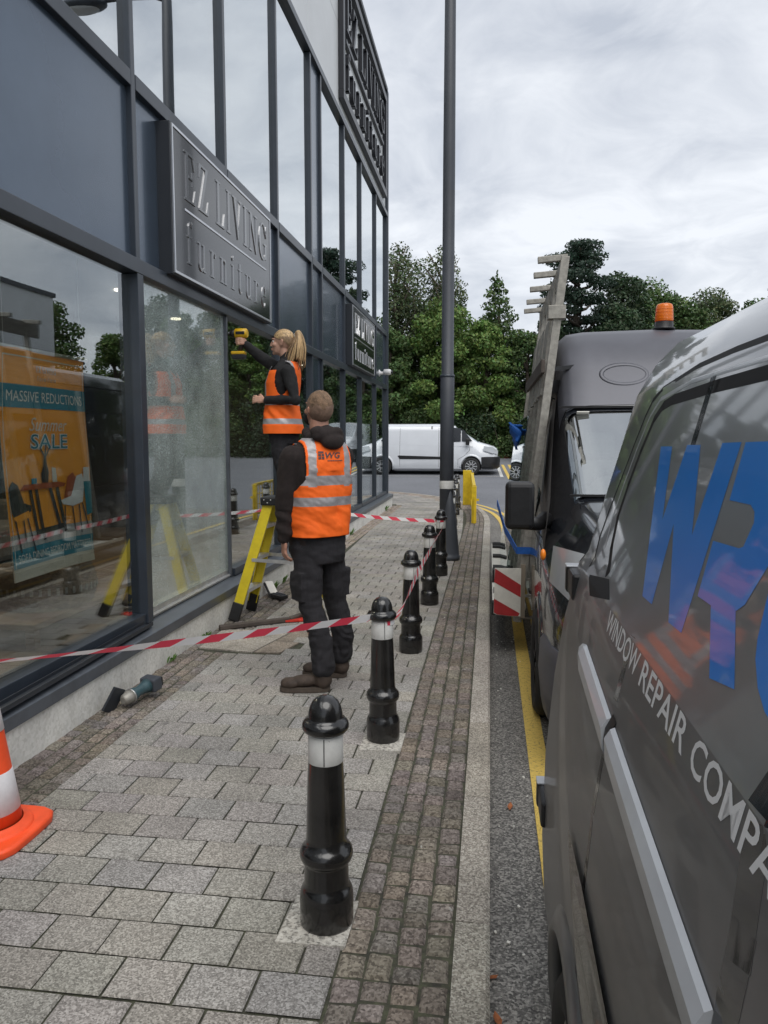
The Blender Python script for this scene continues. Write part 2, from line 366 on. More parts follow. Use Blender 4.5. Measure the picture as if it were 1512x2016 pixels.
pmat('cladding_light', (0.70, 0.715, 0.73), 0.5, metal=0.1, var=0.05, vscale=1.0)
pmat('sill_metal', (0.10, 0.112, 0.13), 0.36, metal=0.3, var=0.18, vscale=7, rvar=0.1)
pmat('aluminium', (0.60, 0.60, 0.59), 0.38, metal=0.8, var=0.15, vscale=14)
pmat('weathered_aluminium', (0.33, 0.315, 0.28), 0.55, metal=0.35, var=0.25, vscale=9, stretch=(3, 0.4, 3))
pmat('wheel_cover', (0.62, 0.63, 0.65), 0.35, metal=0.2)
pmat('chrome', (0.8, 0.8, 0.8), 0.12, metal=1.0)
speckle_mat('plinth_render', (0.74, 0.73, 0.68), (0.64, 0.63, 0.58), (0.80, 0.79, 0.75), 60, stain=0.2, bump=0.35, stain_scale=3.5)
pmat('sign_black', (0.010, 0.012, 0.016), 0.12, coat=0.25)
pmat('letter_silver', (0.62, 0.63, 0.65), 0.28, metal=0.85)
pmat('letter_face', (0.030, 0.035, 0.042), 0.14, coat=0.7)
pmat('letter_white', (0.7, 0.7, 0.69), 0.35)
pmat('letter_black', (0.012, 0.013, 0.018), 0.35)
pmat('white_plastic', (0.7, 0.7, 0.7), 0.4)
pmat('cone_orange', (0.86, 0.085, 0.018), 0.5, var=0.12, vscale=9, bump=0.04, bscale=30)
pmat('cone_white', (0.66, 0.64, 0.65), 0.5, var=0.08, vscale=18)
pmat('ladder_yellow', (0.60, 0.47, 0.015), 0.42, var=0.1, vscale=12)
pmat('gate_yellow', (0.66, 0.47, 0.02), 0.45, var=0.15, vscale=8)
pmat('tape_red', (0.80, 0.06, 0.11), 0.4, trans=0.25)
pmat('tape_white', (0.84, 0.84, 0.86), 0.4, trans=0.25)
pmat('van_grey', (0.225, 0.232, 0.237), 0.30, metal=0.3, coat=0.8, var=0.06, vscale=2.0)
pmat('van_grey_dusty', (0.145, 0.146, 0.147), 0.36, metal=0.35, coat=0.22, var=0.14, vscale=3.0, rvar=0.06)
pmat('van_dark', (0.022, 0.025, 0.031), 0.17, metal=0.2, coat=0.8, var=0.10, vscale=3)
pmat('van_dark_dusty', (0.100, 0.102, 0.118), 0.42, metal=0.25, var=0.12, vscale=2.2, rvar=0.1)
pmat('van_white', (0.60, 0.62, 0.65), 0.22, coat=0.8, var=0.03, vscale=2)
pmat('gap_black', (0.004, 0.004, 0.005), 0.7)
pmat('rub_strip', (0.52, 0.54, 0.57), 0.35, metal=0.1, coat=0.3, var=0.06, vscale=6)
pmat('decal_blue', (0.008, 0.245, 0.82), 0.3, coat=0.55)
pmat('decal_white', (0.82, 0.82, 0.82), 0.4)
pmat('amber', (0.90, 0.24, 0.01), 0.18, coat=0.6, trans=0.35)
pmat('amber_small', (0.9, 0.25, 0.02), 0.25)
pmat('red_lamp', (0.5, 0.01, 0.01), 0.15, coat=0.5)
pmat('lamp_clear', (0.42, 0.44, 0.46), 0.25, metal=0.1, coat=0.8)
pmat('strap_blue', (0.01, 0.10, 0.40), 0.6, var=0.2, vscale=30)
pmat('board_white', (0.62, 0.60, 0.54), 0.55, var=0.1, vscale=14)
pmat('board_red', (0.36, 0.022, 0.025), 0.5, var=0.12, vscale=14)
pmat('bare_wood', (0.24, 0.20, 0.15), 0.7, var=0.2, vscale=8, stretch=(1, 1, 0.2))
pmat('brown_board', (0.075, 0.060, 0.050), 0.7, var=0.3, vscale=10)
pmat('bag_red', (0.62, 0.035, 0.02), 0.7, var=0.2, vscale=20)
pmat('tool_teal', (0.040, 0.080, 0.092), 0.4, var=0.15, vscale=30)
pmat('tool_yellow', (0.60, 0.36, 0.01), 0.4, var=0.15, vscale=40)
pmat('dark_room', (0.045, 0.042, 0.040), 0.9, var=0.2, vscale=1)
pmat('room_floor', (0.15, 0.105, 0.07), 0.5, var=0.2, vscale=3)
pmat('room_wall', (0.34, 0.33, 0.31), 0.9, var=0.06, vscale=1)
pmat('poster_orange', (0.85, 0.33, 0.03), 0.55, var=0.05, vscale=4)
pmat('poster_teal', (0.015, 0.19, 0.26), 0.55)
pmat('poster_cream', (0.62, 0.58, 0.48), 0.55)
pmat('poster_white', (0.70, 0.68, 0.62), 0.55)
pmat('print_dark', (0.035, 0.03, 0.03), 0.6)
pmat('print_rust', (0.36, 0.075, 0.02), 0.6)
pmat('print_grey', (0.40, 0.39, 0.38), 0.6, var=0.15, vscale=12)
pmat('wicker', (0.16, 0.12, 0.085), 0.8, var=0.5, vscale=40, bump=0.6, bscale=70)
pmat('table_wood', (0.13, 0.075, 0.04), 0.45, var=0.25, vscale=6, stretch=(1, 0.2, 1))
pmat('sofa_fabric', (0.13, 0.12, 0.115), 0.95, var=0.2, vscale=20)
emat('downlight', (1.0, 0.86, 0.66), 3)
glass_mat('glass_shop', (0.92, 0.95, 0.94), 0.17, wave=0.03)
glass_mat('glass_upper', (0.45, 0.48, 0.50), 0.62, wave=0.10)
glass_mat('glass_crazed', (0.90, 0.95, 0.93), 0.16, wave=0.03, craze=0.62)
glass_mat('glass_car', (0.40, 0.46, 0.45), 0.10)
glass_mat('glass_screen', (0.62, 0.74, 0.72), 0.42)
glass_mat('glass_plate', (0.82, 0.90, 0.89), 0.06)

# ---------------------------------------------------------------- ground, roads, pavement
def sheet(name, pts, z, m):
    mb = MB(); mb.add([(x, y, z) for x, y in pts], [list(range(len(pts)))]); o = mb.build(name, m, fix=False)
    if o.data.polygons[0].normal.z < 0: o.data.flip_normals()
    return tag(o, kind='structure')
sheet('ground', [(-900, -900), (900, -900), (900, 900), (-900, 900)], -0.30, MATS['grass_ground'])
sheet('road', [(-0.3, -40), (13.5, -40), (13.5, 21), (-0.3, 21)], -0.12, MATS['asphalt'])
def zroad(y):      # the cross street climbs gently away from the corner
    return -0.116 if y < 20 else -0.116+0.32*((y-20)/9.5)**1.3
_mb = MB(); _ys = [17.6, 20, 21, 22, 23, 24.5, 26, 28, 30, 32, 34, 36, 38, 40]
_mb.add([(x, y, zroad(y)) for y in _ys for x in (-70, -20, 0, 20, 70)], [(j*5+i, j*5+i+1, j*5+i+6, j*5+i+5) for j in range(len(_ys)-1) for i in range(4)])
tag(_mb.build('cross_road', MATS['asphalt_new'], fix=False), kind='structure')
sheet('pavement_bed', [(-12, -12), (-0.02, -12), (-0.02, 15.2), (-0.20, 17), (-0.62, 18.9), (-1.42, 20.7), (-2.6, 22.1), (-4.5, 23.2), (-12, 25.2)], -0.011, MATS['joint'])
sheet('verge', [(-80, 37.9), (80, 38.4), (80, 60), (-80, 60)], 0.72, MATS['grass_ground'])
sheet('far_pavement', [(13.6, -40), (16, -40), (16, 17), (13.6, 17)], 0.0, MATS['slab_concrete'])

KP = [(0.021, -12), (0.021, 13.5), (0.018, 15), (-0.05, 16.3), (-0.22, 17.7), (-0.62, 19.2), (-1.36, 20.9), (-2.5, 22.3), (-4.2, 23.4), (-8, 24.9), (-16, 27.6)]
def catmull(P, n):
    out = []
    for i in range(len(P)-1):
        p0, p1, p2, p3 = [Vector((*P[min(max(k, 0), len(P)-1)], 0)) for k in (i-1, i, i+1, i+2)]
        for j in range(n):
            t = j/n
            out.append(0.5*((2*p1)+(p2-p0)*t+(2*p0-5*p1+4*p2-p3)*t*t+(3*p1-p0-3*p2+p3)*t**3))
    out.append(Vector((*P[-1], 0))); return out
def resample(pts, step):
    out = [pts[0]]; acc = 0
    for a, b in zip(pts[:-1], pts[1:]):
        L = (b-a).length; pos = step-acc
        while pos <= L: out.append(a+(b-a)*(pos/L)); pos += step
        acc = (acc+L) % step
    return out
kern = [Vector((0.021, y, 0)) for y in np.arange(-12, 13.4, 0.3)]+catmull(KP[1:], 14)
def normal_at(pts, i):
    d = (pts[min(i+1, len(pts)-1)]-pts[max(i-1, 0)]).normalized(); return Vector((d.y, -d.x, 0))
def add_block(V, Fc, T, corners, z, ins, drop, tint):
    """one bevelled paving unit from four corners (ccw)"""
    c = sum((Vector(p) for p in corners), Vector((0, 0)))/4
    o = len(V)
    for p in corners: V.append((p[0], p[1], z-drop))
    for p in corners:
        d = c-Vector(p); q = Vector(p)+Vector((math.copysign(min(ins, abs(d.x)*0.5), d.x), math.copysign(min(ins, abs(d.y)*0.5), d.y)))
        V.append((q.x, q.y, z+random.uniform(-0.0007, 0.0007)))
    for k in range(4): Fc.append((o+k, o+(k+1) % 4, o+4+(k+1) % 4, o+4+k))
    Fc.append((o+4, o+5, o+6, o+7)); T.extend([(*tint, 1)]*8)
def finish_blocks(name, V, Fc, T, m):
    me = bpy.data.meshes.new(name); me.from_pydata(V, [], Fc); me.materials.append(m)
    a = me.color_attributes.new('tint', 'FLOAT_COLOR', 'POINT'); a.data.foreach_set('color', np.array(T, dtype=np.float32).ravel())
    me.update(); o = bpy.data.objects.new(name, me); COL.objects.link(o); return tag(o, kind='structure')
def kerb_x(y):      # road-side edge of the kerb at y
    for a, b in zip(kern[:-1], kern[1:]):
        if a.y <= y <= b.y: return a.x+(b.x-a.x)*((y-a.y)/max(1e-6, b.y-a.y))
    return 0.021 if y < 0 else -99
SLAB = [(-2.19, 5.47), (-1.75, 5.40), (-1.60, 6.08), (-2.20, 6.02)]
pads = [(-0.545, 2.34), (-0.548, 3.86)]
def in_slab(x, y): return -2.21 < x < -1.42 and 5.40 < y < 6.08
def tint(a, w=0.05):
    k = random.uniform(1-a, 1+a); return (k*(1+random.uniform(-w, w)*0.5), k, k*(1+random.uniform(-w, w)))
V, Fc, T = [], [], []
row = 0; y = -4.0+0.07
while y < 23:
    y1 = y+0.172; off = 0.1075 if row % 2 else 0.0
    bend = (0.0 if y < 12 else 0.012*(y-12)**1.5)
    xl = -1.955-(0.10 if y > 9 else 0)*min(1, (y-9)/4); xr = -0.443-bend
    if y > 17.9: xl -= (y-17.9)*0.9
    xs = [xl]; x = xl+off if off else xl+0.215
    while x < xr-0.03: xs.append(x); x += 0.215
    xs.append(xr)
    for a, b in zip(xs[:-1], xs[1:]):
        if b-a < 0.02 or in_slab((a+b)/2, y+0.08): continue
        if y > 17.0 and b > kerb_x(y+0.1)-0.13-0.36 and kerb_x(y+0.1) > -50: continue
        if y > 22.2-abs(a)*0.0+0.0 and a > -2.6: continue
        g = 0.0034; gy = 0.0044; j = lambda: random.uniform(-0.0014, 0.0014)
        add_block(V, Fc, T, [(a+g+j(), y+gy+j()), (b-g+j(), y+gy+j()), (b-g+j(), y1-gy+j()), (a+g+j(), y1-gy+j())], random.uniform(-0.0015, 0.0015), 0.005, 0.006, tint(0.085))
    y = y1; row += 1
finish_blocks('pavement', V, Fc, T, MATS['paver'])
def setts(name, cols, y0, y1, m, skip=None, xs_of=None):
    V, Fc, T = [], [], []
    for a, b in cols:
        y = y0+random.uniform(0, 0.05)
        while y < y1:
            L = random.choice((0.075, 0.085, 0.09, 0.105, 0.12)); dx = xs_of(y) if xs_of else 0
            if not (skip and skip((a+b)/2+dx, y+L/2)):
                g = 0.0036; gy = 0.0054; j = lambda: random.uniform(-0.0040, 0.0040)
                add_block(V, Fc, T, [(a+dx+g+j(), y+gy+j()), (b+dx-g+j(), y+gy+j()), (b+dx-g+j(), y+L-gy+j()), (a+dx+g+j(), y+L-gy+j())], random.uniform(-0.004, 0.002), 0.011, 0.011, tint(0.20, 0.10))
            y += L
    finish_blocks(name, V, Fc, T, m)
kdx = lambda y: (kerb_x(y)-0.021) if y < 19.5 else 0
def in_pad(x, y): return any(abs(x-px) < 0.115 and abs(y-py) < 0.13 for px, py in pads)
setts('kerbside_setts', [(-0.443+0.0865*k, -0.443+0.0865*(k+1)) for k in range(4)], -3, 17.3, MATS['sett'], xs_of=kdx, skip=in_pad)
setts('kerbside_setts', [(-0.443+0.0865*k, -0.443+0.0865*(k+1)) for k in range(4)], 17.3, 19.4, MATS['sett_far'], xs_of=kdx)
setts('shopside_setts', [(-2.275+0.08*k, -2.275+0.08*(k+1)) for k in range(4)], -3, 9.2, MATS['sett'], skip=in_slab)
setts('shopside_setts', [(-2.28+0.075*k, -2.28+0.075*(k+1)) for k in range(3)], 9.2, 17.9, MATS['sett_far'])
# curved rim of brown blocks where the pavement turns the corner
V, Fc, T = [], [], []
kr = resample(catmull(KP[2:], 20), 0.11)
for r in range(5):
    for i in range(len(kr)-1):
        if kr[i].y < 19.3 and r < 9: continue
        n0, n1 = normal_at(kr, i), normal_at(kr, i+1)
        q = [kr[i]-n0*(0.125+0.1*r), kr[i+1]-n1*(0.125+0.1*r), kr[i+1]-n1*(0.222+0.1*r), kr[i]-n0*(0.222+0.1*r)]
        add_block(V, Fc, T, [(p.x, p.y) for p in q], random.uniform(-0.002, 0.001), 0.006, 0.008, tint(0.15, 0.1))
finish_blocks('corner_setts', V, Fc, T, MATS['sett_far'])
# kerb stones following the bend
V, Fc, T = [], [], []
kk = resample(kern, 0.30); 
i = 0
while i+1 < len(kk):
    stone = kk[i:i+4]; 
    if len(stone) < 2: break
    t = tint(0.07, 0.04); ns = [normal_at(kk, i+q) for q in range(len(stone))]
    m = len(stone); d = (stone[-1]-stone[0]).normalized()*0.0025
    pr = [(0.0, -0.135), (0.0, -0.012), (0.012, 0.0), (0.113, 0.0), (0.1145, -0.02)]
    o = len(V)
    for q, p in enumerate(stone):
        sh = d if q == 0 else (-d if q == m-1 else Vector((0, 0, 0)))
        for off, z in pr: w = p+sh-ns[q]*off; V.append((w.x, w.y, z+random.uniform(-0.0008, 0.0008))); T.append((*t, 1))
    L5 = len(pr)
    for q in range(m-1):
        for k in range(L5-1): Fc.append((o+q*L5+k, o+(q+1)*L5+k, o+(q+1)*L5+k+1, o+q*L5+k+1))
    Fc.append([o+k for k in range(L5)][::-1]); Fc.append([o+(m-1)*L5+k for k in range(L5)])
    i += 3
finish_blocks('kerb', V, Fc, T, MATS['kerb_stone'])
def ribbon(name, pts, off0, off1, z, m):
    mb = MB(); rings = []
    for i, p in enumerate(pts):
        n = normal_at(pts, i); rings.append([(p.x+n.x*off0, p.y+n.y*off0, z), (p.x+n.x*off1, p.y+n.y*off1, z)])
    mb.loft(rings, False, smooth=False, closed=False); o = mb.build(name, m, fix=False)
    if o.data.polygons[0].normal.z < 0: o.data.flip_normals()
    return tag(o, kind='structure')
kr = resample(kern, 0.25)
ribbon('yellow_line', kr, 0.205, 0.305, -0.1115, MATS['yellow_line_paint'])
ribbon('yellow_line', kr, 0.42, 0.52, -0.1115, MATS['yellow_line_paint'])
def line(name, p0, p1, w, m, z=-0.1115):
    a, b = Vector((*p0, 0)), Vector((*p1, 0)); n = Vector((b.y-a.y, a.x-b.x, 0)).normalized()*w/2
    k = 8 if max(a.y, b.y) > 20 else 1; mb = MB(); rings = []
    for i in range(k+1):
        p = a+(b-a)*(i/k); zz = max(z, zroad(p.y)+0.008) if p.y > 20 else z; rings.append([tuple(p-n)[:2]+(zz,), tuple(p+n)[:2]+(zz,)])
    mb.loft(rings, False, smooth=False, closed=False); o = mb.build(name, m, fix=False)
    if o.data.polygons[0].normal.z < 0: o.data.flip_normals()
    return tag(o, kind='structure')
line('white_line', (-30, 27.9), (0.45, 28.6), 0.14, MATS['white_line_paint'])
line('white_line', (0.45, 28.4), (0.35, 33), 0.12, MATS['white_line_paint'])
line('yellow_line', (0.72, 27.6), (0.55, 34), 0.12, MATS['yellow_line_paint'])
line('yellow_line', (1.0, 27.6), (0.83, 34), 0.12, MATS['yellow_line_paint'])
for k in range(6): line('white_line', (6.2, -2+k*3.0), (11.5, -2+k*3.0), 0.11, MATS['white_line_paint'])
line('white_line', (3.6, -10), (3.6, 3), 0.1, MATS['white_line_paint']); line('white_line', (3.6, 6), (3.6, 15), 0.1, MATS['white_line_paint'])
line('yellow_line', (12.9, -10), (12.9, 16), 0.1, MATS['yellow_line_paint']); line('yellow_line', (13.15, -10), (13.15, 16), 0.1, MATS['yellow_line_paint'])
# access cover in the shop-side strip
mb = MB(); mb.prism(SLAB, lambda u, v, d: (u, v, d), -0.012, 0.001); tag(mb.build('access_cover', MATS['slab_concrete'], bevel=0.003, loc=(-1.9, 5.8, 0)), kind='structure')
mb = MB(); mb.prism([(-1.735, 5.405), (-1.54, 5.41), (-1.46, 5.73), (-1.665, 5.73)], lambda u, v, d: (u, v, d), -0.012, 0.0005)
mb.prism([(-1.66, 5.745), (-1.455, 5.745), (-1.43, 6.06), (-1.59, 6.06)], lambda u, v, d: (u, v, d), -0.012, 0.0)
tag(mb.build('brown_slab', MATS['slab_brown'], bevel=0.003, loc=(-1.6, 5.7, 0)), kind='structure')
# ---------------------------------------------------------------- shop building
GX = -2.42
bld = thing('shop_building', 'dark grey glass fronted furniture shop with pale upper cladding along the pavement', 'shop', (-2.42, 5.9, 0))
YS = [-7.6, -5.8, -4.0, -2.2, -0.4, 1.4, 3.2, 5.0, 6.8, 8.5, 10.13, 10.75, 12.45, 14.08, 15.9, 17.53]
Y0, Y1, XB = -7.6, 17.6, -11.5
F, FD, PG = MATS['frame_grey'], MATS['frame_dark'], MATS['panel_grey']
mb = MB(); mb.bx(XB, -2.27, Y0, 17.78, -0.06, 0.205); mb.build('plinth', MATS['plinth_render'], bld, bevel=0.006)
# pressed metal sill: front lip, sloping top
mb = MB(); mb.prism([(-2.46, 0.207), (-2.25, 0.207), (-2.25, 0.275), (-2.262, 0.280), (-2.40, 0.305), (-2.46, 0.305)], lambda u, v, d: (u, d, v), Y0, 17.82)
mb.build('sill', MATS['sill_metal'], bld, bevel=0.003)
def mullion(y, z0, z1, w=0.062, x0=-2.50, x1=-2.365, m=F):
    mb = MB(); mb.bx(x0, x1, y-w/2, y+w/2, z0, z1); mb.build('mullion', m, bld, bevel=0.004)
for y in YS:
    if y == 6.8: mullion(y, 0.305, 2.70, 0.036, x1=-2.385, m=MATS['sill_metal'])
    else: mullion(y, 0.305, 2.70, 0.085 if y in (5.0, 17.53) else 0.055, x1=-2.352 if y == 5.0 else -2.367)
    mullion(y, 2.80, 6.55, 0.06)
def rail(z0, z1, x1=-2.36, name='transom', y0=Y0, y1=17.56, m=F):
    mb = MB(); mb.bx(-2.52, x1, y0, y1, z0, z1); mb.build(name, m, bld, bevel=0.004)
rail(2.701, 2.799, -2.352); rail(6.552, 6.64, -2.35)
for a, b in zip(YS[:-1], YS[1:]):
    mb = MB(); mb.bx(-2.515, -2.362, a+0.036, b-0.036, 3.90, 4.0); mb.build('transom', F, bld, bevel=0.004)
    if a != 5.0:
        mb = MB(); mb.bx(-2.51, -2.366, a+0.044, b-0.044, 0.306, 0.375); mb.build('bottom_rail', F, bld, bevel=0.004)
mb = MB()          # stripped bottom bead of the shattered pane: bare aluminium in steps
mb.bx(-2.50, -2.395, 5.045, 6.774, 0.306, 0.335); mb.bx(-2.49, -2.415, 5.045, 6.774, 0.336, 0.372); mb.bx(-2.398, -2.385, 5.05, 6.77, 0.318, 0.330)
mb.build('glazing_bead', MATS['aluminium'], bld, bevel=0.003)
for a, b in zip(YS[:-1], YS[1:]):
    z0 = 0.37
    mb = MB(); mb.bx(-2.424, -2.412, a+0.025, b-0.025, z0, 2.705)
    o = mb.build('window_pane', MATS['glass_crazed'] if a == 5.0 else MATS['glass_shop'], bld)
    if a == 5.0: o['label'] = 'shattered whitish window pane still in its frame'
    mb = MB(); mb.bx(-2.420, -2.408, a+0.025, b-0.025, 3.995, 6.555); mb.build('upper_window_pane', MATS['glass_upper'], bld)
    mb = MB(); mb.bx(-2.46, -2.405, a+0.02, b-0.02, 2.795, 3.905); mb.build('spandrel_panel', PG, bld)
for (a, b) in ((10.13, 10.75),):       # narrow blank panels between the two glazed runs
    for z0, z1 in ((0.376, 2.70), (4.001, 6.55)):
        mb = MB(); mb.bx(-2.43, -2.40, a+0.04, b-0.04, z0, z1); mb.build('blank_panel', PG, bld)
# upper cladding in large pale panels, coping, end wall, roof
ys = [-7.6, -5.0, -2.4, 0.2, 2.6, 5.0, 7.6, 10.2, 12.8, 15.2, 17.6]
for a, b in zip(ys[:-1], ys[1:]):
    for z0, z1 in ((6.645, 7.98), (7.99, 9.26)):
        mb = MB(); mb.bx(-2.55, -2.41, a+0.006, b-0.006, z0, z1); mb.build('cladding_panel', MATS['cladding_light'], bld, bevel=0.003)
mb = MB(); mb.bx(-2.60, -2.36, Y0, 17.68, 9.265, 9.36); mb.build('coping', FD, bld, bevel=0.01)
mb = MB(); mb.bx(XB, -2.60, Y0, 17.6, 9.0, 9.2); mb.build('roof', MATS['asphalt_base'], bld)
mb = MB(); mb.bx(-2.555, -2.345, 17.562, 17.70, 0.31, 9.262); mb.build('corner_post', F, bld, bevel=0.01)
mb = MB(); mb.bx(XB, -2.557, 17.60, 17.66, 6.65, 9.26); mb.build('end_cladding', MATS['cladding_light'], bld)
mb = MB(); mb.bx(XB, -2.557, 17.60, 17.66, 2.7, 4.0); mb.build('end_spandrel', PG, bld)
for k in range(5):
    x1 = -2.56-1.75*k; x0 = x1-1.69
    for z0, z1, n in ((0.36, 2.695, 'window_pane'), (4.02, 6.63, 'upper_window_pane')):
        mb = MB(); mb.bx(x0, x1, 17.61, 17.622, z0, z1); mb.build(n, MATS['glass_shop' if z0 < 1 else 'glass_upper'], bld)
    mb = MB(); mb.bx(x0-0.062, x0, 17.58, 17.68, 0.31, 6.64); mb.build('mullion', F, bld)
mb = MB(); mb.bx(XB-0.2, XB, Y0, 17.7, -0.05, 9.2); mb.build('rear_wall', MATS['room_wall'], bld)
mb = MB(); mb.bx(XB, -2.36, Y0-0.15, Y0-0.001, -0.05, 9.3); mb.build('side_wall', MATS['cladding_light'], bld)
mb = MB(); mb.bx(XB, -2.53, Y0, 17.57, 0.206, 0.30); mb.build('shop_floor', MATS['room_floor'], bld)
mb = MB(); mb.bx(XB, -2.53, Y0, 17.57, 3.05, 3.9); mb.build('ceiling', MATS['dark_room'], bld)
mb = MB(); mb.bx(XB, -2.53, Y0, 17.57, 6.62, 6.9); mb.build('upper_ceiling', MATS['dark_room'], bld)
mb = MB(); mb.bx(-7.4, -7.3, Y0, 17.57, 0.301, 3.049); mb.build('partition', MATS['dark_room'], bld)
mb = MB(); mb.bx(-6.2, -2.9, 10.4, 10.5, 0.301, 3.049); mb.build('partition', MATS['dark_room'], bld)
for k, (x, y) in enumerate([(-3.6, 4.4), (-3.6, 7.2), (-3.8, 9.0), (-4.8, 6.0), (-3.7, 12.4), (-3.7, 15)]):
    mb = MB(); mb.lathe([(0.06, 3.046), (0.06, 3.03), (0.0, 3.03)], (x, y, 0), 16, cap=False)
    ld = bpy.data.lights.new('downlight_lamp', 'SPOT'); ld.spot_size = R(150); ld.spot_blend = 0.6; ld.energy = 44; ld.color = (1.0, 0.84, 0.62); ld.shadow_soft_size = 0.06; lo = bpy.data.objects.new('downlight_lamp', ld); COL.objects.link(lo)
    t = tag(mb.build('ceiling_downlight', MATS['downlight'], loc=(x, y, 3.03)), ['warm round downlight in the shop ceiling above the hanging poster', 'warm round downlight in the ceiling behind the woman on the ladder', 'warm downlight over the shop floor just past the ladder', 'warm downlight deep inside the shop over the sofa', 'warm downlight in the ceiling past the narrow blank panel', 'warm downlight nearest the far corner of the shop'][k], 'light', 'downlights in the shop ceiling'); lo.parent = t; lo.location = (0, 0, -0.07)

# ---------------------------------------------------------------- serif lettering for the shop signs
def arc(cx, cy, rx, ry, a0, a1, w0, w1=None, n=14, wv=None):
    """thick arc: stroke width goes w0 -> w1, or follows |cos| for a modelled bowl (wv = thick, thin)"""
    out, inn = [], []
    for i in range(n+1):
        t = R(a0+(a1-a0)*i/n); w = (w0+(w1-w0)*i/n) if w1 is not None else w0
        if wv: w = wv[1]+(wv[0]-wv[1])*abs(math.cos(t))
        out.append((cx+rx*math.cos(t), cy+ry*math.sin(t))); inn.append((cx+(rx-w)*math.cos(t), cy+(ry-w*0.8)*math.sin(t)))
    return [[out[i], out[i+1], inn[i+1], inn[i]] for i in range(n)]
def rc(x0, x1, y0, y1): return [(x0, y0), (x1, y0), (x1, y1), (x0, y1)]
H_, S_ = 0.045, 0.135
GL = {
 'E': (0.70, [rc(0.10, 0.235, 0, 1), rc(0.02, 0.10, 0, H_), rc(0.02, 0.10, 1-H_, 1), rc(0.235, 0.62, 1-H_, 1), rc(0.235, 0.64, 0, H_), rc(0.235, 0.46, 0.49, 0.535),
              [(0.62, 1), (0.50, 1-H_), (0.60, 0.70), (0.62, 0.70)], [(0.64, 0), (0.66, 0.32), (0.64, 0.32), (0.52, H_)], [(0.46, 0.36), (0.475, 0.36), (0.475, 0.66), (0.46, 0.66)]]),
 'Z': (0.68, [rc(0.06, 0.62, 1-H_, 1), rc(0.04, 0.64, 0, H_), [(0.47, 1-H_), (0.62, 1-H_), (0.20, H_), (0.05, H_)], [(0.06, 1-H_), (0.05, 0.70), (0.07, 0.70), (0.18, 1-H_)], [(0.64, H_), (0.52, H_), (0.645, 0.32), (0.66, 0.32)]]),
 'L': (0.64, [rc(0.10, 0.235, 0, 1), rc(0.02, 0.10, 0, H_), rc(0.02, 0.10, 1-H_, 1), rc(0.235, 0.32, 1-H_, 1), rc(0.235, 0.60, 0, H_), [(0.60, 0), (0.62, 0.36), (0.60, 0.36), (0.48, H_)]]),
 'I': (0.34, [rc(0.10, 0.235, 0, 1), rc(0.02, 0.10, 0, H_), rc(0.02, 0.10, 1-H_, 1), rc(0.235, 0.315, 0, H_), rc(0.235, 0.315, 1-H_, 1)]),
 'V': (0.78, [[(0.09, 1-H_), (0.235, 1-H_), (0.455, 0.16), (0.41, 0)], [(0.41, 0), (0.455, 0.16), (0.655, 1-H_), (0.615, 1-H_)], rc(0.0, 0.32, 1-H_, 1), rc(0.53, 0.76, 1-H_, 1)]),
 'N': (0.82, [rc(0.13, 0.175, 0, 1), rc(0.65, 0.695, 0, 1), [(0.10, 1), (0.25, 1), (0.70, 0.0), (0.65, 0.0), (0.13, 0.93)], rc(0.03, 0.29, 0, H_), rc(0.02, 0.10, 1-H_, 1), rc(0.55, 0.80, 1-H_, 1)]),
 'G': (0.80, arc(0.42, 0.5, 0.39, 0.51, 35, 325, 0, wv=(0.14, 0.045), n=26)+[rc(0.60, 0.735, 0.05, 0.42), rc(0.50, 0.80, 0.42, 0.42+H_), [(0.725, 0.97), (0.74, 0.64), (0.71, 0.70), (0.66, 0.80)]]),
 'f': (0.42, [rc(0.12, 0.225, 0, 0.86), rc(0.03, 0.33, 0, 0.04), rc(0.03, 0.34, 0.62, 0.66)]+arc(0.29, 0.84, 0.17, 0.17, 180, 50, 0.10, 0.05, n=10)+arc(0.36, 0.92, 0.055, 0.055, 0, 360, 0.054, n=10)),
 'u': (0.66, [rc(0.12, 0.225, 0.16, 0.66), rc(0.42, 0.525, 0.0, 0.66), rc(0.03, 0.12, 0.625, 0.66), rc(0.33, 0.42, 0.625, 0.66), rc(0.525, 0.62, 0, 0.035)]+arc(0.30, 0.17, 0.18, 0.18, 180, 340, 0.10, 0.035, n=12)),
 'r': (0.50, [rc(0.12, 0.225, 0, 0.66), rc(0.03, 0.34, 0, 0.035), rc(0.03, 0.12, 0.625, 0.66)]+arc(0.34, 0.50, 0.13, 0.16, 170, 70, 0.035, 0.06, n=8)+arc(0.41, 0.58, 0.06, 0.06, 0, 360, 0.058, n=10)),
 'n': (0.70, [rc(0.12, 0.225, 0, 0.66), rc(0.43, 0.535, 0, 0.47), rc(0.03, 0.32, 0, 0.035), rc(0.34, 0.63, 0, 0.035), rc(0.03, 0.12, 0.625, 0.66)]+arc(0.355, 0.48, 0.18, 0.18, 160, 0, 0.035, 0.10, n=12)),
 'i': (0.36, [rc(0.12, 0.225, 0, 0.66), rc(0.03, 0.32, 0, 0.035), rc(0.03, 0.12, 0.625, 0.66)]+arc(0.17, 0.85, 0.07, 0.075, 0, 360, 0.069, n=12)),
 't': (0.44, [rc(0.12, 0.225, 0.14, 0.82), rc(0.03, 0.36, 0.62, 0.66)]+arc(0.27, 0.15, 0.15, 0.16, 180, 330, 0.10, 0.03, n=10)),
 'e': (0.60, arc(0.29, 0.33, 0.25, 0.345, 0, 318, 0, wv=(0.11, 0.035), n=22)+[rc(0.12, 0.53, 0.34, 0.378)]),
}
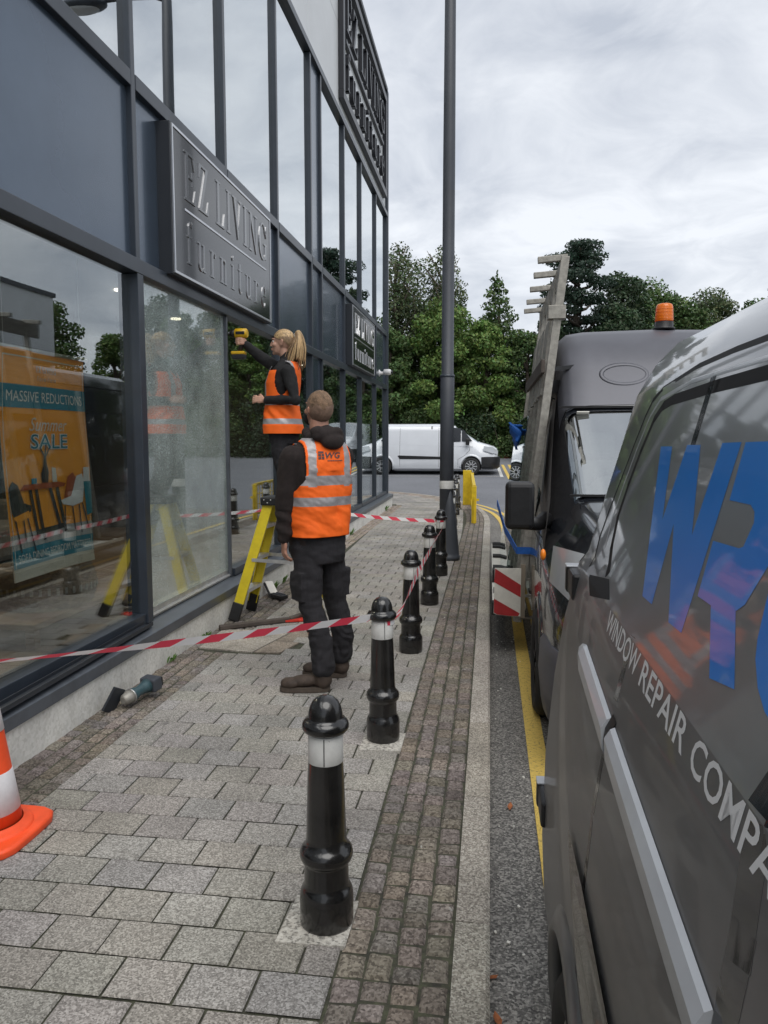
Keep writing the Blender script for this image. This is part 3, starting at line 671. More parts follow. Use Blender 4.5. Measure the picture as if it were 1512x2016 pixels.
def word(mb, s, fn, u0, u1, v0, h, d0, d1, track=0.10, mi=0, mi_side=None):
    tot = sum((GL[c][0]+track) if c != ' ' else 0.38 for c in s)-track
    sx = (u1-u0)/tot; u = u0; k = 0
    for c in s:
        if c == ' ': u += 0.38*sx; continue
        w, polys = GL[c]
        for p in polys:
            k += 1; q = [(u+x*sx, v0+y*h) for x, y in p]
            a = sum(q[i][0]*q[(i+1) % len(q)][1]-q[(i+1) % len(q)][0]*q[i][1] for i in range(len(q)))
            if a < 0: q = q[::-1]
            mb.prism(q, fn, d0, d1+0.0004*(k % 7), mi, mi_side)
        u += (w+track)*sx
def fascia_sign(y0, y1, z0, z1, x0, x1, label, face_m, letter_ms):
    yc = (y0+y1)/2; t = thing('shop_sign', label, 'sign', (x0, yc, z0), 'shop signs on the dark frontage')
    W, H = y1-y0, z1-z0
    mb = MB(); mb.bx(x0, x1, y0, y1, z0, z1); mb.build('sign_box', FD, t, bevel=0.004)
    mb = MB(); mb.bx(x1+0.0005, x1+0.006, y0+0.03, y1-0.03, z0+0.03, z1-0.03); mb.build('sign_face', face_m, t)
    mb = MB(); w = 0.018; a = x1+0.001; b = x1+0.013
    mb.bx(a, b, y0+0.012, y1-0.012, z1-0.012-w, z1-0.012); mb.bx(a, b, y0+0.012, y1-0.012, z0+0.012, z0+0.012+w)
    mb.bx(a, b, y0+0.012, y0+0.012+w, z0+0.012+w, z1-0.012-w); mb.bx(a, b, y1-0.012-w, y1-0.012, z0+0.012+w, z1-0.012-w)
    mb.build('trim', MATS['letter_silver'], t)
    mb = MB(); fn = lambda u, v, d: (d, u, v)
    word(mb, 'EZ LIVING', fn, y0+0.09*W, y1-0.06*W, z0+0.555*H, 0.335*H, x1+0.004, x1+0.0125, 0.14, 0, 1)
    word(mb, 'furniture', fn, y0+0.10*W, y1-0.07*W, z0+0.12*H, 0.30*H, x1+0.004, x1+0.0125, 0.30, 0, 1)
    mb.bx(x1+0.004, x1+0.012, y0+0.09*W, y1-0.07*W, z0+0.475*H, z0+0.49*H, mi=1)
    mb.build('lettering', letter_ms, t)
    return t
fascia_sign(5.42, 7.92, 2.79, 3.86, -2.424, -2.30, 'wide dark sign with raised letters over the shattered window, nearest of the shop signs', MATS['sign_black'], [MATS['letter_face'], MATS['letter_silver']])
fascia_sign(12.62, 15.06, 2.80, 3.80, -2.424, -2.28, 'smaller black sign with pale letters over the far windows by the corner', MATS['sign_black'], [MATS['letter_white'], MATS['letter_silver']])
# big sign on the pale cladding
y0, y1, z0, z1 = 12.2, 17.25, 6.86, 8.98; W, H = y1-y0, z1-z0
t = thing('shop_sign', 'large open framed sign with deep black letters high on the pale cladding', 'sign', (-2.41, 14.7, 6.86), 'shop signs on the dark frontage')
mb = MB(); a, b, w = -2.409, -2.32, 0.13
mb.bx(a, b, y0, y1, z1-w, z1); mb.bx(a, b, y0, y1, z0, z0+w); mb.bx(a, b, y0, y0+w, z0+w, z1-w); mb.bx(a, b, y1-w, y1, z0+w, z1-w); mb.build('sign_frame', MATS['letter_black'], t, bevel=0.006)
mb = MB(); fn = lambda u, v, d: (d, u, v)
word(mb, 'EZ LIVING', fn, y0+0.075*W, y1-0.06*W, z0+0.56*H, 0.30*H, -2.405, -2.335, 0.14)
word(mb, 'furniture', fn, y0+0.085*W, y1-0.07*W, z0+0.15*H, 0.28*H, -2.405, -2.335, 0.30)
mb.bx(-2.408, -2.35, y0+0.08*W, y1-0.06*W, z0+0.475*H, z0+0.505*H)
mb.build('lettering', MATS['letter_black'], t)
# security camera
t = thing('security_camera', 'white security camera sticking out beside the far black sign', 'security camera', (-2.42, 16.6, 3.02))
mb = MB(); mb.lathe([(0.075, -2.43), (0.075, -2.40), (0.035, -2.375), (0.03, -2.31)], (0, 16.6, 3.0), 16, 'X'); mb.build('bracket', MATS['white_plastic'], t)
mb = MB(); mb.lathe([(0.035, -2.312), (0.062, -2.30), (0.064, -2.20), (0.058, -2.16), (0.03, -2.14)], (0, 16.6, 3.02), 18, 'X'); mb.build('housing', MATS['white_plastic'], t)
mb = MB(); mb.sphere((-2.15, 16.6, 3.02), 0.042); mb.build('lens', MATS['sign_black'], t)

# ---------------------------------------------------------------- inside the shop window
PX = -2.80
t = thing('hanging_poster', 'orange sale poster hanging inside the left shop window', 'poster', (PX, 4.58, 2.12))
py0, py1, pz0, pz1 = 4.09, 5.03, 0.745, 2.135; pw, ph = py1-py0, pz1-pz0
def pfn(u, v, d):        # poster hangs with a lazy curl towards its lower end
    k = max(0, 0.42-v); c = 0.05*k*k*4+0.012*math.sin(u*5+v*7)
    return (PX+d+c, py0+u*pw, pz0+v*ph+0.02*k*math.sin(u*4))
def prect(u0, u1, v0, v1, d, m, nu=6, nv=8):
    mb = MB(); mb.smooth = True
    vs = [pfn(u0+(u1-u0)*i/nu, v0+(v1-v0)*j/nv, d) for j in range(nv+1) for i in range(nu+1)]
    mb.add(vs, [(j*(nu+1)+i, j*(nu+1)+i+1, (j+1)*(nu+1)+i+1, (j+1)*(nu+1)+i) for j in range(nv) for i in range(nu)], m)
    return mb
def join(*mbs):
    o = MB()
    for m in mbs:
        k = len(o.v); o.v += m.v; o.f += [[i+k for i in f] for f in m.f]; o.mi += m.mi; o.sm += m.sm
    return o
mats = [MATS[k] for k in ('poster_orange', 'poster_teal', 'poster_cream', 'poster_white', 'print_dark', 'print_rust', 'print_grey', 'white_plastic')]
back = prect(0, 1, 0, 1, -0.003, 3, 12, 24)
P = [back, prect(0, 1, 0, 1, 0, 0, 12, 24), prect(0, 1, 0, 0.055, 0.002, 2), prect(0, 1, 0.135, 0.20, 0.0021, 6), prect(0, 1, 0.055, 0.135, 0.003, 1), prect(0, 1, 0.745, 0.845, 0.003, 1)]
for (u0, u1, v0, v1) in ((0.02, 0.98, 0.962, 0.968), (0.02, 0.026, 0.03, 0.962), (0.974, 0.98, 0.03, 0.962), (0.02, 0.98, 0.024, 0.03)): P.append(prect(u0, u1, v0, v1, 0.0045, 2))
def ppoly(pts, d, m):
    mb = MB(); mb.add([pfn(u, v, d) for u, v in pts], [list(range(len(pts)))], m); return mb
def pline(a, b, w, d, m):
    dx, dy = b[0]-a[0], (b[1]-a[1])*ph/pw; L = math.hypot(dx, dy); nx, ny = -dy/L*w/2, dx/L*w/2*pw/ph
    return ppoly([(a[0]+nx, a[1]+ny), (b[0]+nx, b[1]+ny), (b[0]-nx, b[1]-ny), (a[0]-nx, a[1]-ny)], d, m)
P.append(ppoly([(0.14, 0.385), (0.66, 0.385), (0.68, 0.40), (0.60, 0.41), (0.20, 0.41)], 0.006, 5))      # printed table top
for a, b in (((0.27, 0.385), (0.30, 0.17)), ((0.34, 0.385), (0.37, 0.15)), ((0.50, 0.385), (0.60, 0.19)), ((0.58, 0.385), (0.66, 0.17)), ((0.30, 0.19), (0.66, 0.20))): P.append(pline(a, b, 0.035, 0.0055, 4))
P.append(ppoly([(0.03, 0.30), (0.02, 0.40), (0.07, 0.43), (0.13, 0.41), (0.18, 0.33), (0.26, 0.315), (0.25, 0.29), (0.05, 0.27)], 0.007, 4))
P.append(ppoly([(0.03, 0.275), (0.22, 0.295), (0.22, 0.265), (0.08, 0.25)], 0.008, 0))
for a, b in (((0.06, 0.26), (0.09, 0.12)), ((0.20, 0.265), (0.24, 0.11)), ((0.15, 0.26), (0.15, 0.16))): P.append(pline(a, b, 0.014, 0.0065, 4))
P.append(ppoly([(0.66, 0.33), (0.70, 0.43), (0.76, 0.45), (0.80, 0.42), (0.78, 0.32)], 0.0065, 5))
P.append(ppoly([(0.64, 0.30), (0.62, 0.32), (0.74, 0.335), (0.80, 0.43), (0.87, 0.44), (0.90, 0.40), (0.88, 0.30), (0.76, 0.285)], 0.009, 7))
for a, b in (((0.67, 0.29), (0.66, 0.19)), ((0.76, 0.285), (0.78, 0.17)), ((0.84, 0.29), (0.86, 0.15)), ((0.88, 0.295), (0.95, 0.17))): P.append(pline(a, b, 0.013, 0.0068, 4))
P.append(ppoly([(0.41, 0.41), (0.48, 0.41), (0.485, 0.46), (0.46, 0.50), (0.455, 0.53), (0.43, 0.53), (0.425, 0.49), (0.40, 0.45)], 0.0072, 4))
for a, b in (((0.44, 0.53), (0.39, 0.57)), ((0.445, 0.53), (0.45, 0.585)), ((0.45, 0.53), (0.50, 0.58))): P.append(pline(a, b, 0.012, 0.0072, 4))
P.append(ppoly([(0.53, 0.41), (0.58, 0.41), (0.56, 0.475), (0.515, 0.48)], 0.0074, 2)); P.append(ppoly([(0.29, 0.41), (0.35, 0.41), (0.35, 0.435), (0.29, 0.435)], 0.0074, 1))
P.append(ppoly([(0.89, 0.47), (0.975, 0.47), (0.975, 0.40), (0.89, 0.40)], 0.0095, 7)); P.append(ppoly([(0.89, 0.40), (0.99, 0.40), (1.0, 0.24), (0.93, 0.23)], 0.0095, 1))
pp = join(*P)
text_fit(pp, 'MASSIVE REDUCTIONS', pfn, 0.055, 0.945, 0.772, 0.818, 0.006, 3, size=1)
text_fit(pp, 'SALE', pfn, 0.29, 0.70, 0.562, 0.635, 0.006, 3, size=1, bold=0.05)
text_fit(pp, 'SALE', pfn, 0.295, 0.695, 0.566, 0.631, 0.008, 1, size=1)
text_fit(pp, 'Summer', pfn, 0.28, 0.70, 0.645, 0.705, 0.006, 2, size=1, shear=0.35)
text_fit(pp, 'SOFA DINING BEDROOM MATTRESS', pfn, 0.05, 0.96, 0.078, 0.112, 0.006, 3, size=1)
word(pp, 'EZ LIVING', pfn, 0.36, 0.61, 0.905, 0.028, 0.004, 0.005, 0.14, 2); word(pp, 'furniture', pfn, 0.37, 0.60, 0.868, 0.022, 0.004, 0.005, 0.3, 2)
pp.build('printed_sheet', mats, t, fix=False)
mb = MB(); mb.tube([(PX, py0-0.03, pz1), (PX, py1+0.03, pz1)], 0.012); mb.build('hanging_rod', MATS['aluminium'], t)
mb = MB(); 
for y in (py0+0.05, py1-0.05): mb.tube([(PX, y, pz1), (PX, y, 3.05)], 0.0015, 6)
mb.build('hanging_wire', MATS['aluminium'], t)
# wicker basket on a low wooden table, sofa further in
t = thing('low_table', 'low brown wooden table under the wicker basket in the shop window', 'table', (-3.25, 5.15, 0.3))
mb = MB(); mb.bx(-3.75, -2.72, 4.2, 5.75, 0.43, 0.47); mb.build('table_top', MATS['table_wood'], t, bevel=0.006)
for x in (-3.68, -2.79):
    for y in (4.28, 5.67):
        mb = MB(); mb.bx(x-0.03, x+0.03, y-0.03, y+0.03, 0.30, 0.429); mb.build('leg', MATS['table_wood'], t)
t = thing('wicker_basket', 'round dark wicker basket on the low table below the poster', 'basket', (-3.02, 4.80, 0.47))
mb = MB()
prof = [(0.30, 0.471)]+[(0.30+0.035*math.sin(k/13*3.1)+0.006*(k % 2), 0.475+0.02*k) for k in range(14)]+[(0.27, 0.74), (0.255, 0.60), (0.25, 0.49)]
mb.lathe(prof, (-3.02, 4.80, 0), 48); mb.build('basket_wall', MATS['wicker'], t)
mb = MB()
for k in range(40):
    a = 2*math.pi*k/40; mb.box((-3.02+0.337*math.cos(a), 4.80+0.337*math.sin(a), 0.60), (0.010, 0.018, 0.045), (0, 0, a))
mb.build('woven_band', MATS['weathered_aluminium'], t)
t = thing('sofa', 'dark fabric sofa standing deep in the shop', 'sofa', (-5.2, 6.6, 0.3))
mb = MB(); mb.bx(-5.7, -4.8, 5.6, 7.6, 0.36, 0.72); mb.build('seat', MATS['sofa_fabric'], t, bevel=0.06)
mb = MB(); mb.bx(-6.0, -5.68, 5.5, 7.7, 0.36, 1.15); mb.build('backrest', MATS['sofa_fabric'], t, bevel=0.06)
for y in (5.42, 7.78):
    mb = MB(); mb.bx(-5.95, -4.8, y-0.1, y+0.1, 0.34, 0.92); mb.build('armrest', MATS['sofa_fabric'], t, bevel=0.05)

# ---------------------------------------------------------------- bollards, lamp post, cone, gate
def bollard_meshes():
    body = [(0.086, 0.0), (0.0885, 0.012), (0.0885, 0.095), (0.087, 0.112), (0.080, 0.128), (0.0745, 0.136), (0.0735, 0.15), (0.0725, 0.205), (0.0735, 0.214), (0.083, 0.222), (0.0875, 0.234), (0.088, 0.244), (0.085, 0.257), (0.077, 0.268), (0.068, 0.276),
            (0.066, 0.30), (0.0600, 0.50), (0.0565, 0.556), (0.0545, 0.648), (0.060, 0.652), (0.070, 0.657), (0.0755, 0.665), (0.0765, 0.674), (0.074, 0.685), (0.066, 0.694), (0.0575, 0.698), (0.0565, 0.704), (0.0555, 0.715), (0.051, 0.735), (0.042, 0.753), (0.029, 0.765), (0.012, 0.771), (0.002, 0.772)]
    return body
def make_bollard(x, y, label):
    t = thing('bollard', label, 'bollard', (x, y, 0), 'black bollards along the kerb')
    mb = MB(); mb.lathe(bollard_meshes(), (x, y, 0), 48); mb.build('post', MATS['bollard_black'], t)
    mb = MB(); mb.lathe([(0.0568, 0.5545), (0.0578, 0.556), (0.0566, 0.647), (0.0556, 0.6485)], (x, y, 0), 48, cap=False)
    mb.build('white_band', MATS['bollard_white'], t)
    mb = MB(); mb.bx(x+0.006, x+0.0085, y-0.0590, y-0.0562, 0.557, 0.646, 0); mb.build('band_seam', MATS['gap_black'], t)
    return t
BL = [(-0.517, 2.345), (-0.545, 3.90), (-0.572, 5.59), (-0.561, 7.25), (-0.56, 8.82), (-0.60, 12.2), (-0.66, 13.9), (-0.70, 15.9), (-0.74, 17.6), (-0.95, 18.9)]
LB = ['black bollard with white band, nearest one in the foreground', 'black bollard with white band where the tape from the cone is tied', 'black bollard with white band, third from the front, tape passing its side', 'black bollard with white band, fourth from the front, tape passing its side', 'black bollard with white band just before the lamp post, end of the tape run',
      'black bollard with white band, first one behind the lamp post', 'black bollard with white band beside the near end of the yellow gate', 'black bollard with white band beside the middle of the yellow gate', 'black bollard with white band near the yellow end plate', 'black bollard with white band, farthest of the row at the corner']
first = make_bollard(*BL[0], LB[0])
for (x, y), lab in zip(BL[1:], LB[1:]):
    c = copy_tree(first); c.location = (x, y, 0); c.rotation_euler = (random.uniform(-0.012, 0.012), random.uniform(-0.012, 0.012), random.uniform(-0.5, 0.5)); c['label'] = lab
for (px, py), w in zip(pads, (0.105, 0.105)):
    mb = MB(); P_ = [(px-w*random.uniform(0.95, 1.1), py-0.125), (px+w*1.08, py-0.12), (px+w*1.1, py+0.12), (px-w*0.98, py+0.125)]
    mb.prism(P_, lambda u, v, d: (u, v, d), -0.012, 0.0035); tag(mb.build('mortar_footing', MATS['mortar'], loc=(px, py, 0), bevel=0.003), kind='structure')
t = thing('lamp_post', 'tall dark grey lamp post with white band among the bollards', 'lamp post', (-0.56, 10.04, 0))
mb = MB(); mb.lathe([(0.092, 0.0), (0.090, 2.40), (0.079, 2.415), (0.077, 5.0), (0.068, 7.27), (0.06, 7.29)], (-0.56, 10.04, 0), 32); mb.build('pole', MATS['post_grey'], t)
mb = MB(); mb.lathe([(0.0925, 0.935), (0.0932, 0.94), (0.0930, 1.035), (0.0915, 1.04)], (-0.56, 10.04, 0), 32, cap=False); mb.build('white_band', MATS['bollard_white'], t)
mb = MB(); mb.lathe([(0.0905, 2.38), (0.0945, 2.385), (0.0945, 2.41), (0.08, 2.418)], (-0.56, 10.04, 0), 32, cap=False); mb.build('collar', MATS['frame_grey'], t)
mb = MB(); mb.lathe([(0.138, 0.0), (0.142, 0.05), (0.132, 0.06), (0.128, 0.10), (0.102, 0.40), (0.064, 0.70), (0.02, 0.91), (0.001, 0.94)], (-0.515, 9.985, 0), 32); mb.build('root_guard', MATS['post_grey'], t)
mb = MB(); mb.tube([(-0.56, 10.04, 7.27), (-0.4, 10.04, 7.33), (0.0, 10.04, 7.35), (0.35, 10.04, 7.33)], 0.03, 10); mb.build('arm', MATS['post_grey'], t)
mb = MB(); mb.sphere((0.60, 10.04, 7.30), 0.36, sc=(1, 0.45, 0.24)); mb.build('lamp_head', MATS['frame_grey'], t)
mb = MB(); mb.sphere((0.62, 10.04, 7.255), 0.27, sc=(1, 0.45, 0.22)); mb.build('lens', MATS['lamp_clear'], t)

cx, cy = -1.985, 2.70
t = thing('traffic_cone', 'orange traffic cone with two white bands at the left edge, tape tied to it', 'cone', (cx, cy, 0))
mb = MB(); rings = []
for h, s_, rr in ((0.0, 0.195, 0.05), (0.026, 0.197, 0.05), (0.036, 0.188, 0.05)):
    ring = []
    for k in range(32):
        a = 2*math.pi*k/32; e_ = 5.0; c_, n_ = math.cos(a), math.sin(a)
        rad = s_/((abs(c_)**e_+abs(n_)**e_)**(1/e_)); ring.append((cx+rad*c_, cy+rad*n_, h))
    rings.append(ring)
mb.loft(rings); mb.lathe([(0.165, 0.034), (0.158, 0.046), (0.140, 0.050), (0.132, 0.058), (0.125, 0.062)], (cx, cy, 0), 40, cap=False); mb.build('base', MATS['cone_orange'], t, bevel=0.004)
rad = lambda h: 0.122-0.122*(h-0.05)/0.86
mb = MB(); mb.lathe([(rad(h), h) for h in (0.05, 0.2, 0.4, 0.6)]+[(rad(0.74), 0.74), (rad(0.745)-0.004, 0.747), (0.012, 0.745)], (cx, cy, 0), 40); mb.build('body', MATS['cone_orange'], t)
for a, b in ((0.108, 0.272), (0.435, 0.575)):
    mb = MB(); mb.lathe([(rad(a)+0.0005, a), (rad(a)+0.0022, a+0.001), (rad(b)+0.0022, b-0.001), (rad(b)+0.0005, b)], (cx, cy, 0), 40, cap=False); mb.build('white_band', MATS['cone_white'], t)
# yellow gate
t = thing('barrier_gate', 'yellow steel barrier gate with end plate at the kerb corner', 'gate', (-0.4, 16.2, 0))
mb = MB(); mb.bx(-0.63, -0.43, 18.28, 18.34, 0, 0.83); mb.build('end_plate', MATS['gate_yellow'], t, bevel=0.008)
mb = MB(); mb.bx(-0.33, -0.24, 14.35, 14.43, 0, 0.70); mb.bx(-0.45, -0.37, 18.1, 18.18, 0, 0.78); mb.build('gate_post', MATS['gate_yellow'], t, bevel=0.006)
mb = MB()
for z in (0.12, 0.74): mb.bar((-0.285, 14.4, z-0.05 if z > 0.5 else z), (-0.41, 18.14, z), 0.06, 0.05)
mb.build('rail', MATS['gate_yellow'], t)
mb = MB()
for k in range(22):
    f = (k+0.5)/22; mb.bar((-0.285-0.125*f, 14.4+3.74*f, 0.12), (-0.285-0.125*f, 14.4+3.74*f, 0.70), 0.014, 0.014, (0, 1, 0))
for z in (0.3, 0.5): mb.bar((-0.285, 14.4, z), (-0.41, 18.14, z), 0.014, 0.014)
mb.bx(-0.24, -0.19, 14.37, 14.41, 0.42, 0.46); mb.bx(-0.285, -0.265, 14.28, 14.33, -0.0, 0.5)
mb.build('mesh_infill', MATS['gate_yellow'], t)

# ---------------------------------------------------------------- barrier tape
def tape(mb, p0, p1, sag, w=0.055, stripe=0.115, slant=0.07, tw=(0, 0), n=60, up0=(0, 0, 1)):
    p0, p1 = Vector(p0), Vector(p1); L = (p1-p0).length; d = (p1-p0)/L; side = d.cross(Vector((0, 0, 1))).normalized()
    def pt(s, e):
        f = s/L; c = p0+(p1-p0)*f; c.z -= sag*4*f*(1-f)
        a = tw[0]+(tw[1]-tw[0])*f+0.15*math.sin(f*9); wv = (Vector((0, 0, 1))*math.cos(a)+side*math.sin(a))*w/2*e
        return c+wv
    k = 0; s = 0.0; rows = 5
    while s < L:
        s2 = min(L, s+stripe)
        sub = 4
        for q in range(sub):
            a, b = s+(s2-s)*q/sub, s+(s2-s)*(q+1)/sub
            for r in range(rows):
                e0, e1 = -1+2*r/rows, -1+2*(r+1)/rows
                f = lambda x, e: min(max(x+slant*(e+1)/2-slant/2, 0), L)
                mb.add([pt(f(a, e0), e0), pt(f(b, e0), e0), pt(f(b, e1), e1), pt(f(a, e1), e1)], [(0, 1, 2, 3)], k % 2, True)
        s = s2; k += 1
mb = MB()
tape(mb, (-1.96, 2.62, 0.735), (-0.59, 3.855, 0.668), 0.012, 0.043, tw=(1.0, 0.15))
tape(mb, (-0.487, 3.95, 0.64), (-0.505, 5.57, 0.64), 0.015, 0.045, tw=(0.9, -0.5)); tape(mb, (-0.505, 5.57, 0.64), (-0.494, 7.24, 0.65), 0.012, 0.045, tw=(-0.5, 0.6)); tape(mb, (-0.494, 7.24, 0.65), (-0.495, 8.80, 0.66), 0.012, 0.045, tw=(0.6, 0.2))
tape(mb, (-0.625, 8.80, 0.64), (-2.345, 9.35, 0.73), 0.03, 0.042, tw=(0.2, 0.7))
for (x, y, z) in ((-0.545, 3.90, 0.645), (-0.56, 8.82, 0.645)):
    ring = []
    for k in range(25):
        a = 2*math.pi*k/24; ring.append([(x+0.0605*math.cos(a), y+0.0605*math.sin(a), z-0.016), (x+0.0605*math.cos(a), y+0.0605*math.sin(a), z+0.006)])
    for k in range(24): mb.add([ring[k][0], ring[k+1][0], ring[k+1][1], ring[k][1]], [(0, 1, 2, 3)], (k//3) % 2, True)
tag(mb.build('barrier_tape', [MATS['tape_red'], MATS['tape_white']], loc=(-0.6, 3.9, 0.66), fix=False), 'red and white striped barrier tape strung from the cone along the bollards', 'tape')
# ---------------------------------------------------------------- vans (local frame: front at y=0 looking along -y, road at z=0)
def sharpen(o, ang=32):
    o.data.set_sharp_from_angle(angle=R(ang)); return o
class Van:
    def __init__(s, prof, stations, M):
        s.prof, s.st, s.M = prof, stations, M
        s.hw = prof[-1][0]; s.zt = prof[-1][1]
        s.rings = []
        for (y, inset, ztop, zs, zbot) in stations:
            L = []
            for sx, z in prof:
                if z > zs and ztop < s.zt: z = zs+(z-zs)*(ztop-zs)/(s.zt-zs)
                z = max(z, zbot); x = -(s.hw-sx)*(1-inset/s.hw); L.append((x, y, z))
            s.rings.append(L+[(-x, y_, z) for x, y_, z in L[-2::-1]])
    def side(s, z):      # outer x on the straight part of the body
        zs = [p[1] for p in s.prof]; xs = [p[0] for p in s.prof]
        return -(s.hw-float(np.interp(z, zs, xs)))
    def sfn(s, off=0.0005, sgn=1): return lambda y, z, d: (sgn*(s.side(z)-off-d), y, z)
    def body(s, m, parent, arches, ra, ws=None, sharp=32, name='body'):
        mb = MB(); mb.loft(s.rings, True); mb.M = None
        o = mb.build(name, m)
        cut = MB()
        for ya, za in arches: cut.lathe([(ra, -2), (ra, 2)], (0, ya, za), 40, 'X')
        inner = None
        bool_cut(o, cut)
        bm = bmesh.new(); bm.from_mesh(o.data)
        kill = []
        for f in bm.faces:
            c = f.calc_center_median()
            if ws and ws(c): kill.append(f)
            elif any((c.y-ya)**2+(c.z-za)**2 < (ra*0.985)**2 and abs(c.x) < s.hw*0.55 for ya, za in arches): pass
        bmesh.ops.delete(bm, geom=kill, context='FACES'); bm.to_mesh(o.data); bm.free()
        for p in o.data.polygons: p.use_smooth = True
        o.data.transform(s.M); base = wloc(parent); o.data.transform(Matrix.Translation(-base)); o.parent = parent; o.location = (0, 0, 0)
        return sharpen(o, sharp)
    def mb(s): m = MB(); m.M = s.M; return m
    def groove(s, pts, w, m, parent, name='door_gap', sgns=(-1,), off=0.0003):
        """a narrow line drawn on the side, cut across so that it follows every bend of the body"""
        mb = s.mb()
        for sg in sgns:
            for (a, b) in zip(pts[:-1], pts[1:]):
                n = max(2, int(max(abs(b[1]-a[1])/0.03, abs(b[0]-a[0])/0.5))+1)
                for i in range(n):
                    p, q = [(a[0]+(b[0]-a[0])*t, a[1]+(b[1]-a[1])*t) for t in (i/n, (i+1)/n)]
                    dy, dz = q[0]-p[0], q[1]-p[1]; L = math.hypot(dy, dz); ny, nz = -dz/L*w/2, dy/L*w/2; ex, ez = dy/L*w*0.3, dz/L*w*0.3
                    f = lambda y, z: ((s.side(z)-off)*(-1 if sg > 0 else 1), y, z)
                    if i == 0: p = (p[0]-ex, p[1]-ez)
                    if i == n-1: q = (q[0]+ex, q[1]+ez)
                    for k in range(4):
                        u, v = 1-k/2, 1-(k+1)/2
                        mb.add([f(p[0]+ny*u, p[1]+nz*u), f(q[0]+ny*u, q[1]+nz*u), f(q[0]+ny*v, q[1]+nz*v), f(p[0]+ny*v, p[1]+nz*v)], [(0, 1, 2, 3)])
        return mb.build(name, m, parent, fix=False)
    def patch(s, poly, m, parent, name, sgn=-1, off=0.004, label=None, nz=6):
        """a panel following the side: poly in (y, z), cut into thin horizontal slices so that it bends with the body"""
        bm = bmesh.new(); vs = [bm.verts.new((0, y, z)) for y, z in poly]; bm.faces.new(vs)
        z0, z1 = min(p[1] for p in poly), max(p[1] for p in poly)
        for k in range(1, nz):
            g = bm.verts[:]+bm.edges[:]+bm.faces[:]
            bmesh.ops.bisect_plane(bm, geom=g, plane_co=(0, 0, z0+(z1-z0)*k/nz), plane_no=(0, 0, 1))
        bmesh.ops.triangulate(bm, faces=[f for f in bm.faces if len(f.verts) > 4])
        for v in bm.verts: v.co.x = (s.side(v.co.z)-off)*(1 if sgn < 0 else -1)
        bm.verts.index_update()
        mb = s.mb(); mb.smooth = True; mb.add([tuple(v.co) for v in bm.verts], [[v.index for v in f.verts] for f in bm.faces]); bm.free()
        return mb.build(name, m, parent, label=label, fix=False)
def make_wheel(parent, M, c, r, w, rim_m, spokes=10, sgn=-1, name='wheel'):
    """wheel (tyre) with rim as its part; outer face towards sgn*x"""
    x0 = c[0]; mb = MB(); mb.M = M
    pr = [(r*0.66, 0.0), (r*0.70, -0.012), (r*0.86, -0.020), (r*0.955, 0.0), (r*0.99, 0.02), (r, 0.05), (r, w-0.05), (r*0.96, w), (r*0.66, w)]
    rings = []
    for rr, h in pr:
        rings.append([(x0-sgn*h, c[1]+rr*math.cos(2*math.pi*k/40), c[2]+rr*math.sin(2*math.pi*k/40)) for k in range(40)])
    mb.loft(rings, True); wh = mb.build(name, MATS['rubber'], parent)
    mb = MB(); mb.M = M
    rings = []
    for rr, h in ((r*0.665, 0.0), (r*0.64, -0.004), (r*0.60, 0.03), (r*0.20, 0.02), (r*0.17, 0.004), (r*0.02, 0.0)):
        rings.append([(x0-sgn*h, c[1]+rr*math.cos(2*math.pi*k/40), c[2]+rr*math.sin(2*math.pi*k/40)) for k in range(40)])
    mb.loft(rings, True)
    for k in range(spokes):
        a = 2*math.pi*k/spokes; d = Vector((0, math.cos(a), math.sin(a)))
        p0 = Vector((x0-sgn*0.010, c[1], c[2]))+d*r*0.16; p1 = Vector((x0-sgn*0.012, c[1], c[2]))+d*r*0.63
        mb.bar(p0, p1, 0.05 if spokes < 8 else 0.028, 0.03, up=(1, 0, 0))
    mb.build('rim', rim_m, wh)
    mb = MB(); mb.M = M
    for k in range(spokes):
        a = 2*math.pi*(k+0.5)/spokes; d = Vector((0, math.cos(a), math.sin(a)))
        p0 = Vector((x0-sgn*0.0215, c[1], c[2]))+d*r*0.33; p1 = Vector((x0-sgn*0.0245, c[1], c[2]))+d*r*0.57
        mb.bar(p0, p1, 0.045, 0.02, up=(1, 0, 0))
    mb.build('rim_slots', MATS['gap_black'], wh)
    return wh
def arch_lip(v, parent, ya, za, r, m, t=0.03, sgns=(-1, 1), a0=-8, a1=188):
    for sg in sgns:
        mb = v.mb(); rings = []
        for k in range(29):
            a = R(a0+(a1-a0)*k/28); ring = []
            for rr, dx in ((r-0.004, 0.03), (r-0.004, -0.016), (r+t*0.4, -0.014), (r+t*1.6, 0.004), (r+t*1.6, 0.03)):
                y, z = ya+rr*math.cos(a), za+rr*math.sin(a); x = v.side(max(z, 0.18))+dx
                ring.append((x if sg < 0 else -x, y, z))
            rings.append(ring)
        mb.loft(rings, True); mb.build('arch_lip', m, parent)

